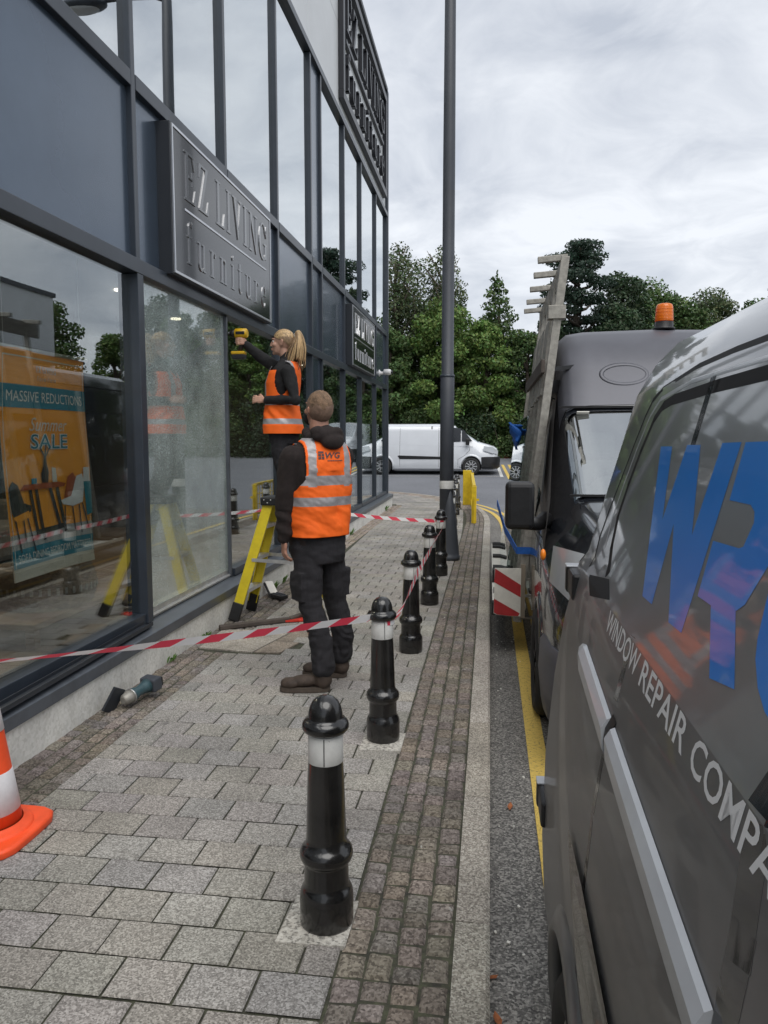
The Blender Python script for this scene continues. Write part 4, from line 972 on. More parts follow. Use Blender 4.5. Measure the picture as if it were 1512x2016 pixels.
# ---- nearest van: grey, lettered side
DZ = 0.12
prof1 = [(0.30, 0.02), (0.20, .10), (.175, .26), (.165, .45), (.170, .70), (.19, .93), (.215, 1.10), (.25, 1.25), (.275, 1.285), (.395, 1.715), (.44, 1.795), (.495, 1.853), (.585, 1.90), (.76, 1.935), (1.135, 1.952)]
prof1 = [(a-0.165, b+DZ) for a, b in prof1]
M1 = Matrix.Translation((1.135, -2.80, -DZ)); Y1_ = 2.80
st1 = [(0.0, 0.30, 1.0, 0.5, 0.3), (0.05, 0.12, 1.06, 0.5, 0.22), (0.25, 0.03, 1.12, 0.6, 0.16), (0.95, 0.0, 1.28, 0.7, 0.14), (1.75, 0.0, 1.88, 0.8, 0.14), (2.2, 0, 2.06, 0.8, 0.14), (2.6, 0, 2.072, 1, 0.14), (3.5, 0, 2.072, 1, 0.14), (4.3, 0, 2.072, 1, 0.14),
       (4.96, 0, 2.072, 1, 0.14), (5.01, 0.008, 2.07, 1, 0.16), (5.04, 0.028, 2.055, 1, 0.2), (5.055, 0.06, 2.03, 1, 0.25)]
van1 = thing('grey_van', 'grey van with blue lettering on its side, nearest vehicle at the right edge', 'van', (1.135, -0.3, -0.12))
v1 = Van(prof1, st1, M1)
ws1 = lambda c: 1.0 < c.y < 1.72 and abs(c.x) < 0.66 and c.z > 1.2
o = v1.body(MATS['van_grey'], van1, [(1.0, 0.33), (4.22, 0.33)], 0.375, ws1)
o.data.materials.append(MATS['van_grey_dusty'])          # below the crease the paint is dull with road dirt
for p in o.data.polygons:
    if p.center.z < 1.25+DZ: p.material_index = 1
S1 = lambda y: y+Y1_            # world y -> local y
g1 = lambda pts: [(S1(y), z+DZ) for y, z in pts]
for ya in (1.0, 4.22): arch_lip(v1, van1, ya, 0.33, 0.375, MATS['van_grey_dusty'], 0.035)
for ya in (1.0, 4.22):
    for sg in (-1, 1): make_wheel(van1, M1, (sg*0.955, ya, 0.32), 0.325, 0.21, MATS['weathered_aluminium'], 10, sg)
mb = v1.mb(); mb.bx(-0.80, 0.80, 0.4, 4.95, 0.16, 0.30); mb.build('underbody', MATS['gap_black'], van1)
mb = v1.mb(); mb.add([(-0.66, 1.0, 1.31), (0.66, 1.0, 1.31), (0.60, 1.72, 1.86), (-0.60, 1.72, 1.86)], [(0, 1, 2, 3)]); mb.build('windscreen', MATS['glass_screen'], van1, fix=False)
v1.groove(g1([(1.442, 1.70), (1.43, 1.585)]), 0.032, MATS['sign_black'], van1); v1.groove(g1([(1.352, 1.245), (1.345, 1.15)]), 0.030, MATS['sign_black'], van1)
v1.groove(g1([(1.345, 1.03), (1.34, 0.84), (1.345, 0.70), (1.34, 0.60)]), 0.024, MATS['sign_black'], van1)
v1.groove(g1([(0.74, 1.69), (0.72, 1.27), (0.675, 1.15), (0.65, 1.02), (0.63, 0.5), (0.6, 0.15)]), 0.055, MATS['sign_black'], van1)
v1.groove(g1([(-1.0, 1.69), (-0.95, 1.1), (-0.95, 0.2)]), 0.010, MATS['gap_black'], van1)
# recessed upper panel edge: dark groove that turns the corner
v1.groove(g1([(-1.2, 1.700), (0.4, 1.700), (1.40, 1.690), (1.71, 1.681), (1.79, 1.671), (1.84, 1.642), (1.875, 1.57), (1.895, 1.49), (1.90, 1.41), (1.86, 1.342), (1.80, 1.29)]), 0.024, MATS['gap_black'], van1, 'panel_groove')
v1.groove(g1([(-1.2, 1.752), (0.4, 1.756), (1.40, 1.751), (1.62, 1.743), (1.86, 1.712), (1.925, 1.690), (1.955, 1.655), (1.985, 1.58), (2.01, 1.50), (2.04, 1.41), (2.055, 1.34), (2.02, 1.27)]), 0.013, MATS['gap_black'], van1, 'roof_groove')
v1.groove(g1([(-1.2, 1.722), (0.4, 1.722), (1.60, 1.712), (1.84, 1.688), (1.90, 1.650), (1.93, 1.58), (1.955, 1.48), (1.965, 1.40), (1.94, 1.33)]), 0.010, MATS['rub_strip'], van1, 'panel_bead')
v1.patch(g1([(1.955, 1.256), (1.76, 1.281), (1.64, 1.258), (1.86, 1.221)]), MATS['gap_black'], van1, 'hinge_recess', off=0.0005)
# blue letters, flat vinyl following the panel
Wv, Rv, Cv = ([(1.68, 1.582), (1.58, 1.583), (1.471, 1.448), (1.469, 1.587), (1.38, 1.588), (1.257, 1.446), (1.259, 1.592), (1.169, 1.594), (1.15, 1.314), (1.227, 1.311), (1.384, 1.45), (1.354, 1.312), (1.433, 1.31)], [(1.151, 1.594), (1.036, 1.596), (0.987, 1.571), (0.942, 1.515), (0.922, 1.476), (0.926, 1.452), (0.954, 1.4), (0.975, 1.387), (0.9, 1.312), (0.985, 1.298), (1.067, 1.374), (1.133, 1.373), (1.147, 1.452), (1.036, 1.457), (1.023, 1.461), (1.015, 1.493), (1.026, 1.506), (1.048, 1.513), (1.136, 1.512)], [(0.85, 1.449), (0.886, 1.444), (0.9, 1.424), (0.886, 1.376), (0.873, 1.356), (0.843, 1.333), (0.809, 1.319), (0.771, 1.313), (0.737, 1.321), (0.762, 1.345), (0.798, 1.35), (0.831, 1.368), (0.851, 1.401), (0.831, 1.427)])
for n, poly in (('letter_w', Wv), ('letter_r', Rv), ('letter_c', Cv)):
    v1.patch(g1(poly), MATS['decal_blue'], van1, 'letter', off=0.0005, nz=8, label={'letter_w': 'blue vinyl letter W', 'letter_r': 'blue vinyl letter R', 'letter_c': 'blue vinyl letter C cut by the picture edge'}[n])
mb = v1.mb(); fn = v1.sfn(0.0005)
fm = lambda y0: (lambda u, v, d: fn(S1(u), v+DZ, d))
for wd, a, b in (('WINDOW', 1.585, 1.262), ('REPAIR', 1.232, 0.952), ('COMPANY', 0.922, 0.535)):
    mb = v1.mb(); text_fit(mb, wd, fm(0), a, b, 1.2075, 1.2490, size=1, bold=0.012)
    mb.build('lettering', MATS['decal_white'], van1, fix=False)
# ridged silver rub strip with a break at the sliding door
def rub(ya, yb, end=False):
    mb = v1.mb(); rings = []
    for i in range(9):
        y = ya+(yb-ya)*i/8; zc = 1.110-0.062*(1.78-y)/1.08; k = 0.5 if (end and i == 0) else 1.0
        x = lambda z: v1.side(z+DZ)
        rings.append([(x(zc-0.038)-0.001, S1(y), zc-0.038*k+DZ), (x(zc-0.030)-0.007*k, S1(y), zc-0.030*k+DZ), (x(zc+0.008)-0.015*k, S1(y), zc+0.008*k+DZ), (x(zc+0.024)-0.008*k, S1(y), zc+0.024*k+DZ), (x(zc+0.028)-0.001, S1(y), zc+0.028*k+DZ), (x(zc)+0.01, S1(y), zc+DZ)])
    mb.loft(rings, True, smooth=False); mb.build('rub_strip', MATS['rub_strip'], van1)
rub(1.785, 1.335, True); rub(1.295, 0.69); rub(0.62, -0.9)
mb = v1.mb(); rings = []
for y in (1.333, 1.297):
    zc = 1.110-0.062*(1.78-y)/1.08; x = lambda z: v1.side(z+DZ)
    rings.append([(x(zc-0.038)-0.0008, S1(y), zc-0.038+DZ), (x(zc-0.012)-0.008, S1(y), zc-0.012+DZ), (x(zc+0.01)-0.008, S1(y), zc+0.01+DZ), (x(zc+0.036)-0.0008, S1(y), zc+0.036+DZ), (x(zc)+0.01, S1(y), zc+DZ)])
mb.loft(rings, True, smooth=False); mb.build('strip_end_cap', MATS['black_plastic'], van1)
# dark sheet standing in for the shade of the recessed lower side
v1.patch(g1([(1.56, 0.79), (1.33, 0.80), (0.95, 0.79), (-1.3, 0.76), (-1.3, 0.56), (0.9, 0.60), (1.27, 0.66), (1.45, 0.73)]), MATS['bollard_black'], van1, 'recess_shade', off=0.006)
for z in (1.195, 0.545):
    mb = v1.mb(); x = v1.side(z+DZ); mb.box((x+0.008, S1(2.15), z+DZ), (0.04, 0.13, 0.075)); mb.box((x+0.012, S1(2.225), z+DZ), (0.056, 0.04, 0.075)); mb.build('door_hinge', MATS['black_plastic'], van1, bevel=0.008)
    mb = v1.mb(); mb.box((x+0.010, S1(2.225), z+0.040+DZ), (0.054, 0.05, 0.006)); mb.build('hinge_cap', MATS['rub_strip'], van1, bevel=0.003)
mb = v1.mb(); mb.bx(-0.86, 0.86, 5.03, 5.13, 0.32, 0.52); mb.build('rear_bumper', MATS['black_plastic'], van1, bevel=0.03)

# ---- dark high-roof van with glass rack
prof2 = [(0.16, 0.12), (0.05, 0.20), (0.01, 0.34), (0.0, 0.55), (0.006, 0.80), (0.02, 1.02), (0.045, 1.25), (0.07, 1.45), (0.125, 1.80), (0.18, 2.10), (0.21, 2.32), (0.232, 2.47), (0.255, 2.55), (0.31, 2.597), (0.45, 2.618), (1.0, 2.63)]
M2 = Matrix.Translation((1.31, 3.70, -DZ)); Y2_ = -3.70
st2 = [(0.0, 0.34, 1.04, 0.4, 0.36), (0.03, 0.20, 1.10, 0.4, 0.28), (0.12, 0.08, 1.16, 0.5, 0.22), (0.35, 0.025, 1.22, 0.6, 0.18), (0.8, 0.0, 1.29, 0.7, 0.16), (1.28, 0.0, 1.335, 0.8, 0.16), (1.31, 0, 1.36, 0.8, 0.16), (1.8, 0, 1.68, 0.9, 0.16), (2.20, 0, 1.925, 0.9, 0.16), (2.24, 0, 1.97, 0.9, 0.16), (2.45, 0, 2.27, 1.0, 0.16), (2.62, 0, 2.46, 1.0, 0.16), (2.78, 0, 2.56, 1.0, 0.16), (2.98, 0, 2.61, 1, 0.16), (3.3, 0, 2.625, 1, 0.16), (5, 0, 2.625, 1, 0.16),
       (7.1, 0, 2.625, 1, 0.16), (7.18, 0.02, 2.61, 1, 0.2), (7.22, 0.06, 2.58, 1, 0.25)]
van2 = thing('dark_van', 'dark high roof van with amber beacon and glass rack, parked facing the camera', 'van', (1.31, 7.3, -0.12))
v2 = Van(prof2, st2, M2)
ws2 = lambda c: 1.32 < c.y < 2.195 and abs(c.x) < 0.765 and c.z > 1.3
v2.body(MATS['van_dark'], van2, [(1.05, 0.34), (5.0, 0.34)], 0.385, ws2, 28)
# dusty roof front and bonnet share the paint but are dull with road dust
def skin(v, y0, y1, xmax, m, name, parent, off=0.003, kmin=7):
    mb = v.mb(); mb.smooth = True
    idx = [i for i, s_ in enumerate(v.st) if y0-1e-4 <= s_[0] <= y1+1e-4]
    for i, j in zip(idx[:-1], idx[1:]):
        A, B = v.rings[i], v.rings[j]
        for k in range(len(A)-1):
            if all(abs(p[0]) <= xmax+1e-4 for p in (A[k], A[k+1], B[k], B[k+1])) and k >= kmin and k < len(A)-1-kmin:
                n = (Vector(B[k])-Vector(A[k])).cross(Vector(A[k+1])-Vector(A[k])).normalized()
                if n.z < 0: n = -n
                q = [tuple(Vector(p)+n*off) for p in (A[k], A[k+1], B[k+1], B[k])]; mb.add(q, [(0, 1, 2, 3)])
    o = mb.build(name, m, parent, fix=False)
    bm = bmesh.new(); bm.from_mesh(o.data); bmesh.ops.remove_doubles(bm, verts=bm.verts, dist=0.004); bm.to_mesh(o.data); bm.free(); return sharpen(o, 50)
skin(v2, 2.24, 5.0, 0.80, MATS['van_dark_dusty'], 'roof_front', van2)
skin(v2, 0.35, 1.28, 0.80, MATS['van_dark'], 'bonnet', van2)
skin(v2, 1.31, 2.20, 0.770, MATS['glass_screen'], 'windscreen', van2, 0.0)
mb = v2.mb(); mb.bar((-0.80, 2.215, 1.95), (0.80, 2.215, 1.95), 0.03, 0.016); mb.bar((-0.80, 1.296, 1.352), (0.80, 1.296, 1.352), 0.035, 0.014); mb.build('screen_seal', MATS['gap_black'], van2)
mb = v2.mb(); mb.box((-0.63, 2.155, 1.905), (0.09, 0.006, 0.035), (R(60), 0, 0)); mb.build('screen_sticker', MATS['board_white'], van2)
mb = v2.mb(); mb.bx(-0.80, 0.80, 1.33, 1.75, 0.95, 1.28); mb.build('dashboard', MATS['black_plastic'], van2, bevel=0.05)
mb = v2.mb()
for k in range(24):
    a, b = 2*math.pi*k/24, 2*math.pi*(k+1)/24; f = lambda t: (-0.45+0.2*math.cos(t), 1.80+0.09*math.sin(t), 1.30+0.17*math.sin(t))
    mb.tube([f(a), f(b)], 0.016, 6)
mb.build('steering_wheel', MATS['black_plastic'], van2)
for x in (-0.48, 0.15, 0.55):
    mb = v2.mb(); mb.bx(x-0.22, x+0.22, 2.3, 2.45, 0.9, 1.55); mb.bx(x-0.12, x+0.12, 2.32, 2.42, 1.56, 1.76); mb.build('seat', MATS['sofa_fabric'], van2, bevel=0.04)
for sg in (-1, 1):                               # dull inner lining of the cab
    mb = v2.mb(); rings = []
    for (y, zt_) in ((1.33, 1.30), (1.8, 1.60), (2.2, 1.86), (2.5, 2.1), (2.76, 2.3)):
        rings.append([(sg*-(v2.side(z)+0.03), y, z) for z in np.linspace(0.4, zt_, 8)])
    mb.loft(rings, False, closed=False); mb.build('cab_lining', MATS['sofa_fabric'], van2, fix=False)
mb = v2.mb(); mb.bx(-0.85, 0.85, 2.75, 2.78, 0.3, 2.3); mb.build('bulkhead', MATS['sofa_fabric'], van2)
mb = v2.mb(); n = 40; rings = []
for k in range(n+1):
    t = 2*math.pi*k/n; c = Vector((-0.30+0.17*math.cos(t), 2.405+0.055*math.sin(t), 2.205+0.078*math.sin(t))); d = Vector((0.235*-math.sin(t), 0.075*math.cos(t), 0.11*math.cos(t))).normalized()
    nrm = Vector((0, -0.83, 0.56)); sd = d.cross(nrm).normalized()
    rings.append([c-sd*0.022-nrm*0.004, c-sd*0.008+nrm*0.006, c+sd*0.008+nrm*0.006, c+sd*0.022-nrm*0.004])
mb.loft(rings, False, smooth=True); mb.build('oval_emboss', MATS['van_dark_dusty'], van2)
g2 = lambda pts: [(y+Y2_, z+DZ) for y, z in pts]
v2.patch([(1.72, 1.33), (2.02, 1.36), (2.72, 1.36), (2.74, 1.86), (2.40, 1.90), (2.22, 1.86)], MATS['sign_black'], van2, 'door_window', off=0.005)
v2.patch([(1.50, 1.26), (1.74, 1.30), (2.24, 1.88), (2.16, 1.90)], MATS['black_plastic'], van2, 'mirror_corner', off=0.0045)
v2.groove([(1.46, 1.27), (1.42, 0.9), (1.46, 0.5), (1.6, 0.25)], 0.012, MATS['gap_black'], van2)
v2.groove([(2.78, 2.2), (2.8, 1.3), (2.8, 0.25)], 0.012, MATS['gap_black'], van2)
v2.groove([(1.0, 1.02), (2.8, 1.06), (7.0, 1.08)], 0.010, MATS['gap_black'], van2, 'body_crease')
v2.groove([(2.9, 2.40), (7.0, 2.40)], 0.018, MATS['gap_black'], van2, 'roof_gutter')
v2.groove([(2.4, 2.02), (2.9, 2.06), (7.0, 2.06)], 0.010, MATS['gap_black'], van2, 'roof_seam')
for ya in (1.05, 5.0): arch_lip(v2, van2, ya, 0.34, 0.385, MATS['van_dark'], 0.03)
for ya in (1.05, 5.0):
    for sg in (-1, 1): make_wheel(van2, M2, (sg*1.005, ya, 0.335), 0.34, 0.22, MATS['black_plastic'], 8, sg)
mb = v2.mb(); mb.bx(-0.82, 0.82, 0.3, 7.1, 0.17, 0.34); mb.build('underbody', MATS['gap_black'], van2)
# front bumper wraps the corner, paler plastic
mb = v2.mb(); rings = []
def bump_ring(z, o):
    pts = []
    for k in range(17):
        t = k/16
        a = R(180-90*min(1, t*1.6)); pass
    L = [(-1.012-o, 0.66), (-1.012-o, 0.45), (-1.0-o, 0.30), (-0.95-o, 0.14), (-0.84-o, 0.02), (-0.66, -0.05-o), (-0.3, -0.08-o)]
    L = L+[(-x, y) for x, y in L[::-1]]
    return [(x, y, z) for x, y in L]
for z, o in ((0.20, -0.05), (0.24, -0.01), (0.42, 0.008), (0.58, 0.0), (0.62, -0.03)): rings.append(bump_ring(z, o))
mb.loft(rings, True, closed=True); o = mb.build('front_bumper', MATS['van_dark_dusty'], van2); sharpen(o, 40)
for sg in (-1, 1):
    mb = v2.mb(); mb.smooth = True
    q = [(-0.985, 0.46, 0.95), (-0.970, 0.42, 1.15), (-0.80, 0.13, 1.14), (-0.62, 0.03, 1.05), (-0.66, 0.005, 0.88), (-0.86, 0.10, 0.87)]
    q = [(x*-sg if sg > 0 else x, y-0.02, z) for x, y, z in q]; cen = (sum(p[0] for p in q)/6-0.03*(-sg if sg < 0 else sg)*0, sum(p[1] for p in q)/6-0.06, sum(p[2] for p in q)/6)
    if sg > 0: q = [(-x, y, z) for x, y, z in [(-0.985, 0.44, 0.95), (-0.970, 0.40, 1.15), (-0.80, 0.11, 1.14), (-0.62, 0.01, 1.05), (-0.66, -0.015, 0.88), (-0.86, 0.08, 0.87)]]
    cen = (sg*0.86, 0.09, 1.02)
    mb.add(q+[cen], [(k, (k+1) % 6, 6) for k in range(6)]); mb.build('headlight', MATS['lamp_clear'], van2)
    x = sg*1.0
    mb = v2.mb(); mb.box((sg*1.115, 1.30, 1.285), (0.185, 0.13, 0.31)); hd = mb.build('mirror', MATS['black_plastic'], van2, bevel=0.035, seg=3)
    mb = v2.mb(); mb.tube([(sg*1.07, 1.33, 1.17), (sg*0.99, 1.42, 1.15), (sg*0.93, 1.52, 1.17)], [0.05, 0.045, 0.06], 10); mb.build('mirror_arm', MATS['black_plastic'], hd)
    mb = v2.mb(); mb.bx(sg*1.115-0.08, sg*1.115+0.08, 1.3655, 1.369, 1.16, 1.42); mb.build('mirror_glass', MATS['chrome'], hd)
    mb = v2.mb(); mb.sphere((sg*0.985, 0.98-0.05, 1.02), 0.035, sc=(0.5, 0.7, 1)); mb.build('side_repeater', MATS['amber_small'], van2)
t = v2.mb(); mb = t; mb.bx(-0.45, 0.45, -0.025, 0.03, 0.70, 0.86); mb.build('grille', MATS['black_plastic'], van2, bevel=0.02)
# amber beacon
bcn = v2.mb(); bx, by, bz = 0.11, 3.02, 2.615
bcn.lathe([(0.09, bz), (0.088, bz+0.015), (0.074, bz+0.02), (0.072, bz+0.065)], (bx, by, 0), 24); bo = bcn.build('beacon', MATS['black_plastic'], van2)
mb = v2.mb(); mb.lathe([(0.072, bz+0.066), (0.0735, bz+0.075), (0.067, bz+0.185), (0.060, bz+0.205), (0.045, bz+0.212), (0.001, bz+0.214)], (bx, by, 0), 24)
for k in range(4): mb.lathe([(0.0735-0.0015*k, bz+0.085+0.026*k), (0.0755-0.0015*k, bz+0.088+0.026*k), (0.0735-0.0015*k, bz+0.091+0.026*k)], (bx, by, 0), 24, cap=False)
mb.build('beacon_lens', MATS['amber'], bo)

# ---- glass rack fixed along the pavement side of the dark van
rk = MB(); WA, AL = MATS['weathered_aluminium'], MATS['aluminium']
rx = lambda z: 0.235+(0.54-0.235)*(z-0.23)/(2.95-0.23)       # lean of the uprights
rack = None
RY = [6.0, 6.55, 7.15, 7.8, 8.35, 9.3]
mb = MB(); mb.bar((rx(0.28), 6.0, 0.18), (rx(0.28), 9.6, 0.18), 0.05, 0.06); rack = mb.build('glass_rack', WA, van2)
mb = MB(); mb.bar((rx(2.86), 5.98, 2.86), (rx(2.86), 8.6, 2.86), 0.035, 0.16, up=(0, 0, 1)); mb.build('top_rail', WA, rack)
for i, y in enumerate(RY):
    top = 2.95 if y < 8.5 else 2.2
    mb = MB(); mb.bar((rx(0.16), y, 0.16), (rx(top), y, top), 0.062 if i == 0 else 0.05, 0.07 if i == 0 else 0.05, up=(0, 1, 0)); mb.build('upright', WA, rack, bevel=0.004)
    if y < 8.5:
        mb = MB(); mb.bar((rx(2.93)-0.20, y, 2.93), (rx(2.93)+0.02, y, 2.945), 0.05, 0.045); mb.build('cleat', WA, rack, bevel=0.004)
for k in range(4):
    y = 6.14+0.55*k; mb = MB()
    P0, P1 = Vector((rx(1.95)-0.035, y+0.2, 1.93-0.02*k)), Vector((rx(2.5)-0.035, y+0.2, 2.52)); mb.bar(P0, P1, 0.02, 0.42, up=(0, 1, 0))
    mb.build('slat', WA, rack, bevel=0.003)
mb = MB(); mb.bar((rx(2.14)-0.06, 5.94, 2.14), (rx(2.14)-0.06, 8.5, 2.14), 0.03, 0.10); mb.build('rail', MATS['brown_board'], rack, bevel=0.003)
mb = MB(); mb.box((rx(2.54)-0.01, 6.0, 2.54), (0.13, 0.11, 0.10)); mb.build('post_sleeve', WA, rack, bevel=0.004)
mb = MB(); mb.bar((rx(2.12), 6.05, 2.12), (0.66, 6.22, 2.16), 0.035, 0.03); mb.bar((rx(2.0), 6.1, 2.0), (0.60, 6.3, 2.0), 0.05, 0.10); mb.build('bracket', MATS['black_plastic'], rack)
mb = MB(); mb.bx(0.035, 0.30, 6.05, 9.6, 0.235, 0.275); mb.build('ledge', MATS['board_white'], rack, bevel=0.003)
for y in (6.5, 7.1, 7.7, 8.45, 9.2, 9.44):
    mb = MB(); mb.bx(0.045, 0.285, y, y+0.14, 0.277, 0.30); mb.build('rubber_pad', MATS['rubber'], rack)
for k, z in enumerate((0.14, 0.30, 0.42, 0.62, 0.75)):
    mb = MB(); mb.bar((rx(z), 6.2+0.1*k, z), (0.52, 6.2+0.1*k, z), 0.03, 0.02); mb.build('rung', WA, rack)
# red and white marker board at the rack's end
mk = MB(); bx0, bx1, bz0, bz1, yb = 0.045, 0.252, 0.215, 0.590, 5.94
fn = lambda u, v, d: (bx0+u*(bx1-bx0), yb-d, bz0+v*(bz1-bz0))
mk.prism([(0, 0.05), (0.12, 0.02), (0.6, 0), (1, 0), (1, 1), (0.02, 1)], fn, 0, 0.018); mo = mk.build('marker_board', MATS['board_white'], rack)
mb = MB()
for poly in ([(0.03, 1.0), (0.0, 0.71), (1.0, 0.40), (1.0, 0.665)], [(0.0, 0.36), (0.0, 0.06), (0.13, 0.022), (0.6, 0.002), (0.92, 0.002), (0.98, 0.06)]): mb.prism([(u*0.985+0.008, v*0.99+0.004) for u, v in poly], fn, 0.0185, 0.0195)
mb.build('red_stripes', MATS['board_red'], mo)
mb = MB(); mb.bx(0.252, 0.285, 5.93, 6.02, 0.20, 0.62); mb.build('end_post', MATS['bare_wood'], rack)
for z in (0.26, 0.52):
    mb = MB(); mb.bx(0.03, 0.055, 5.955, 6.05, z-0.05, z+0.05); mb.build('rubber_buffer', MATS['rubber'], rack)
# load: one glass plate, a blue pad, a blue ratchet strap
t = tag(MB().bar((0.13, 7.75, 0.30), (0.31, 7.75, 1.78), 2.6, 0.010, up=(1, 0, 0)).build('glass_plate', MATS['glass_plate'], loc=(0.2, 7.75, 0.3)), 'clear glass plate standing on the rack ledge of the dark van', 'glass')
mb = MB(); mb.smooth = True; n = 12; vs = []
for j in range(n+1):
    for i in range(n+1):
        y, z = 6.5+0.36*i/n, 1.58+0.15*j/n; k = mnoise.noise((y*6, z*7, 3)); vs.append((0.235+0.05*k+0.06*math.sin(i*0.9+j*0.4)*(j/n), y+0.05*mnoise.noise((z*9, y*5, 1)), z+0.06*mnoise.noise((y*8, z*4, 9))-0.08*(i/n)))
mb.add(vs, [(j*(n+1)+i, j*(n+1)+i+1, (j+1)*(n+1)+i+1, (j+1)*(n+1)+i) for j in range(n) for i in range(n)])
o = tag(mb.build('foam_pad', MATS['strap_blue'], loc=(0.28, 6.7, 1.62), fix=False), 'crumpled blue pad tucked over the top edge of the glass plate', 'pad'); sd = o.modifiers.new('s', 'SOLIDIFY'); sd.thickness = 0.02
mb = MB()
for a, b in (((0.215, 5.945, 0.73), (0.33, 5.945, 0.73)), ((0.215, 5.95, 0.73), (0.13, 6.3, 0.85)), ((0.13, 6.3, 0.85), (0.07, 6.9, 1.02))): mb.bar(a, b, 0.005, 0.055)
tag(mb.build('ratchet_strap', MATS['strap_blue'], loc=(0.27, 5.95, 0.73)), 'blue webbing strap wrapped round the first rack upright', 'strap')

# ---- white van crossing at the far end
prof3 = [(0.16, 0.16), (0.05, 0.24), (0.01, 0.36), (0.0, 0.55), (0.005, 0.78), (0.03, 0.98), (0.055, 1.15), (0.10, 1.40), (0.16, 1.66), (0.20, 1.80), (0.26, 1.87), (0.36, 1.92), (0.55, 1.945), (0.98, 1.955)]
st3 = [(0.0, 0.36, 0.93, 0.4, 0.34), (0.05, 0.20, 1.03, 0.45, 0.28), (0.16, 0.09, 1.10, 0.5, 0.2), (0.38, 0.03, 1.17, 0.6, 0.2), (0.66, 0.0, 1.25, 0.7, 0.18), (0.74, 0, 1.28, 0.7, 0.18), (1.2, 0, 1.61, 0.8, 0.18), (1.60, 0, 1.87, 0.9, 0.18), (1.85, 0, 1.93, 0.9, 0.18), (2.3, 0, 1.955, 1, 0.18), (4, 0, 1.955, 1, 0.18), (5.3, 0, 1.955, 1, 0.18), (5.42, 0.01, 1.95, 1, 0.2), (5.48, 0.05, 1.93, 1, 0.25)]
def white_van(M, loc, label):
    van = thing('white_van', label, 'van', loc, 'white vans at the far end of the street')
    v = Van(prof3, st3, M)
    wsf = lambda c: 0.75 < c.y < 1.59 and abs(c.x) < 0.74 and c.z > 1.2
    v.body(MATS['van_white'], van, [(1.0, 0.34), (4.38, 0.34)], 0.385, wsf, 28)
    skin(v, 0.74, 1.60, 0.79, MATS['glass_screen'], 'windscreen', van, 0.0, kmin=6)
    for sg in (-1, 1):
        v.patch([(0.96, 1.28), (1.34, 1.28), (1.36, 1.28), (1.36, 1.74), (1.28, 1.68)], MATS['sign_black'], van, 'quarter_window', sgn=sg, off=0.004)
        v.patch([(1.40, 1.27), (2.02, 1.22), (2.16, 1.30), (2.14, 1.77), (1.72, 1.80), (1.40, 1.77)], MATS['sign_black'], van, 'door_window', sgn=sg, off=0.004)
        v.patch([(1.75, 0.60), (3.72, 0.60), (3.80, 0.72), (3.75, 0.74), (1.9, 0.69), (1.70, 0.66)], MATS['black_plastic'], van, 'side_moulding', sgn=sg, off=0.010, nz=2)
        for pts in ([(1.10, 1.22), (1.06, 0.95), (1.25, 0.74), (1.5, 0.60), (1.5, 0.30)], [(2.24, 1.80), (2.24, 1.2), (2.24, 0.30)], [(3.72, 1.78), (3.72, 1.2), (3.72, 0.32)]): v.groove(pts, 0.010, MATS['gap_black'], van, sgns=(sg,))
        v.groove([(0.95, 1.08), (2.5, 1.10), (5.35, 1.23)], 0.016, MATS['rub_strip'], van, 'body_crease', sgns=(sg,))
        v.groove([(2.0, 1.86), (5.35, 1.86)], 0.010, MATS['rub_strip'], van, 'roof_gutter', sgns=(sg,))
        for ya in (1.0, 4.38): make_wheel(van, M, (sg*0.965, ya, 0.335), 0.34, 0.21, MATS['wheel_cover'], 10, sg)
        mb = v.mb(); mb.box((sg*1.07, 1.14, 1.26), (0.20, 0.14, 0.24)); mb.bar((sg*0.93, 1.19, 1.20), (sg*1.05, 1.16, 1.20), 0.06, 0.05); mb.build('mirror', MATS['black_plastic'], van, bevel=0.03)
        q = [(0.978, 0.56, 0.94), (0.955, 0.54, 1.10), (0.85, 0.20, 1.06), (0.68, 0.03, 0.92), (0.74, 0.03, 0.80), (0.91, 0.22, 0.83)]
        mb = v.mb(); mb.smooth = True; q = [(sg*x, y-0.01, z) for x, y, z in q]; mb.add(q+[(sg*0.89, 0.24, 0.92)], [(k, (k+1) % 6, 6) for k in range(6)]); mb.build('headlight', MATS['lamp_clear'], van)
        mb = v.mb(); mb.bx(sg*0.955-0.03, sg*0.955+0.02, 5.36, 5.47, 0.95, 1.5); mb.build('tail_lamp', MATS['red_lamp'], van, bevel=0.01)
    arch_lip(v, van, 1.0, 0.34, 0.385, MATS['van_white'], 0.05); arch_lip(v, van, 4.38, 0.34, 0.385, MATS['van_white'], 0.05)
    mb = v.mb(); rings = []
    for z, o in ((0.24, -0.06), (0.30, 0.0), (0.55, 0.012), (0.68, 0.0), (0.70, -0.04)):
        L = [(-0.985-o, 0.62), (-0.985-o, 0.42), (-0.95-o, 0.20), (-0.80-o, 0.03), (-0.55, -0.06-o), (-0.2, -0.08-o)]; L = L+[(-x, y) for x, y in L[::-1]]; rings.append([(x, y, z) for x, y in L])
    mb.loft(rings, True); sharpen(mb.build('front_bumper', MATS['black_plastic'], van), 40)
    mb = v.mb(); mb.bx(-0.82, 0.82, 0.3, 5.4, 0.20, 0.36); mb.build('underbody', MATS['gap_black'], van)
    mb = v.mb(); mb.bx(-0.8, 0.8, 1.05, 1.5, 0.9, 1.16); mb.build('dashboard', MATS['black_plastic'], van, bevel=0.05)
    mb = v.mb(); mb.bx(-0.8, 0.8, 2.48, 2.52, 0.4, 1.85); mb.build('bulkhead', MATS['sofa_fabric'], van)
    return van
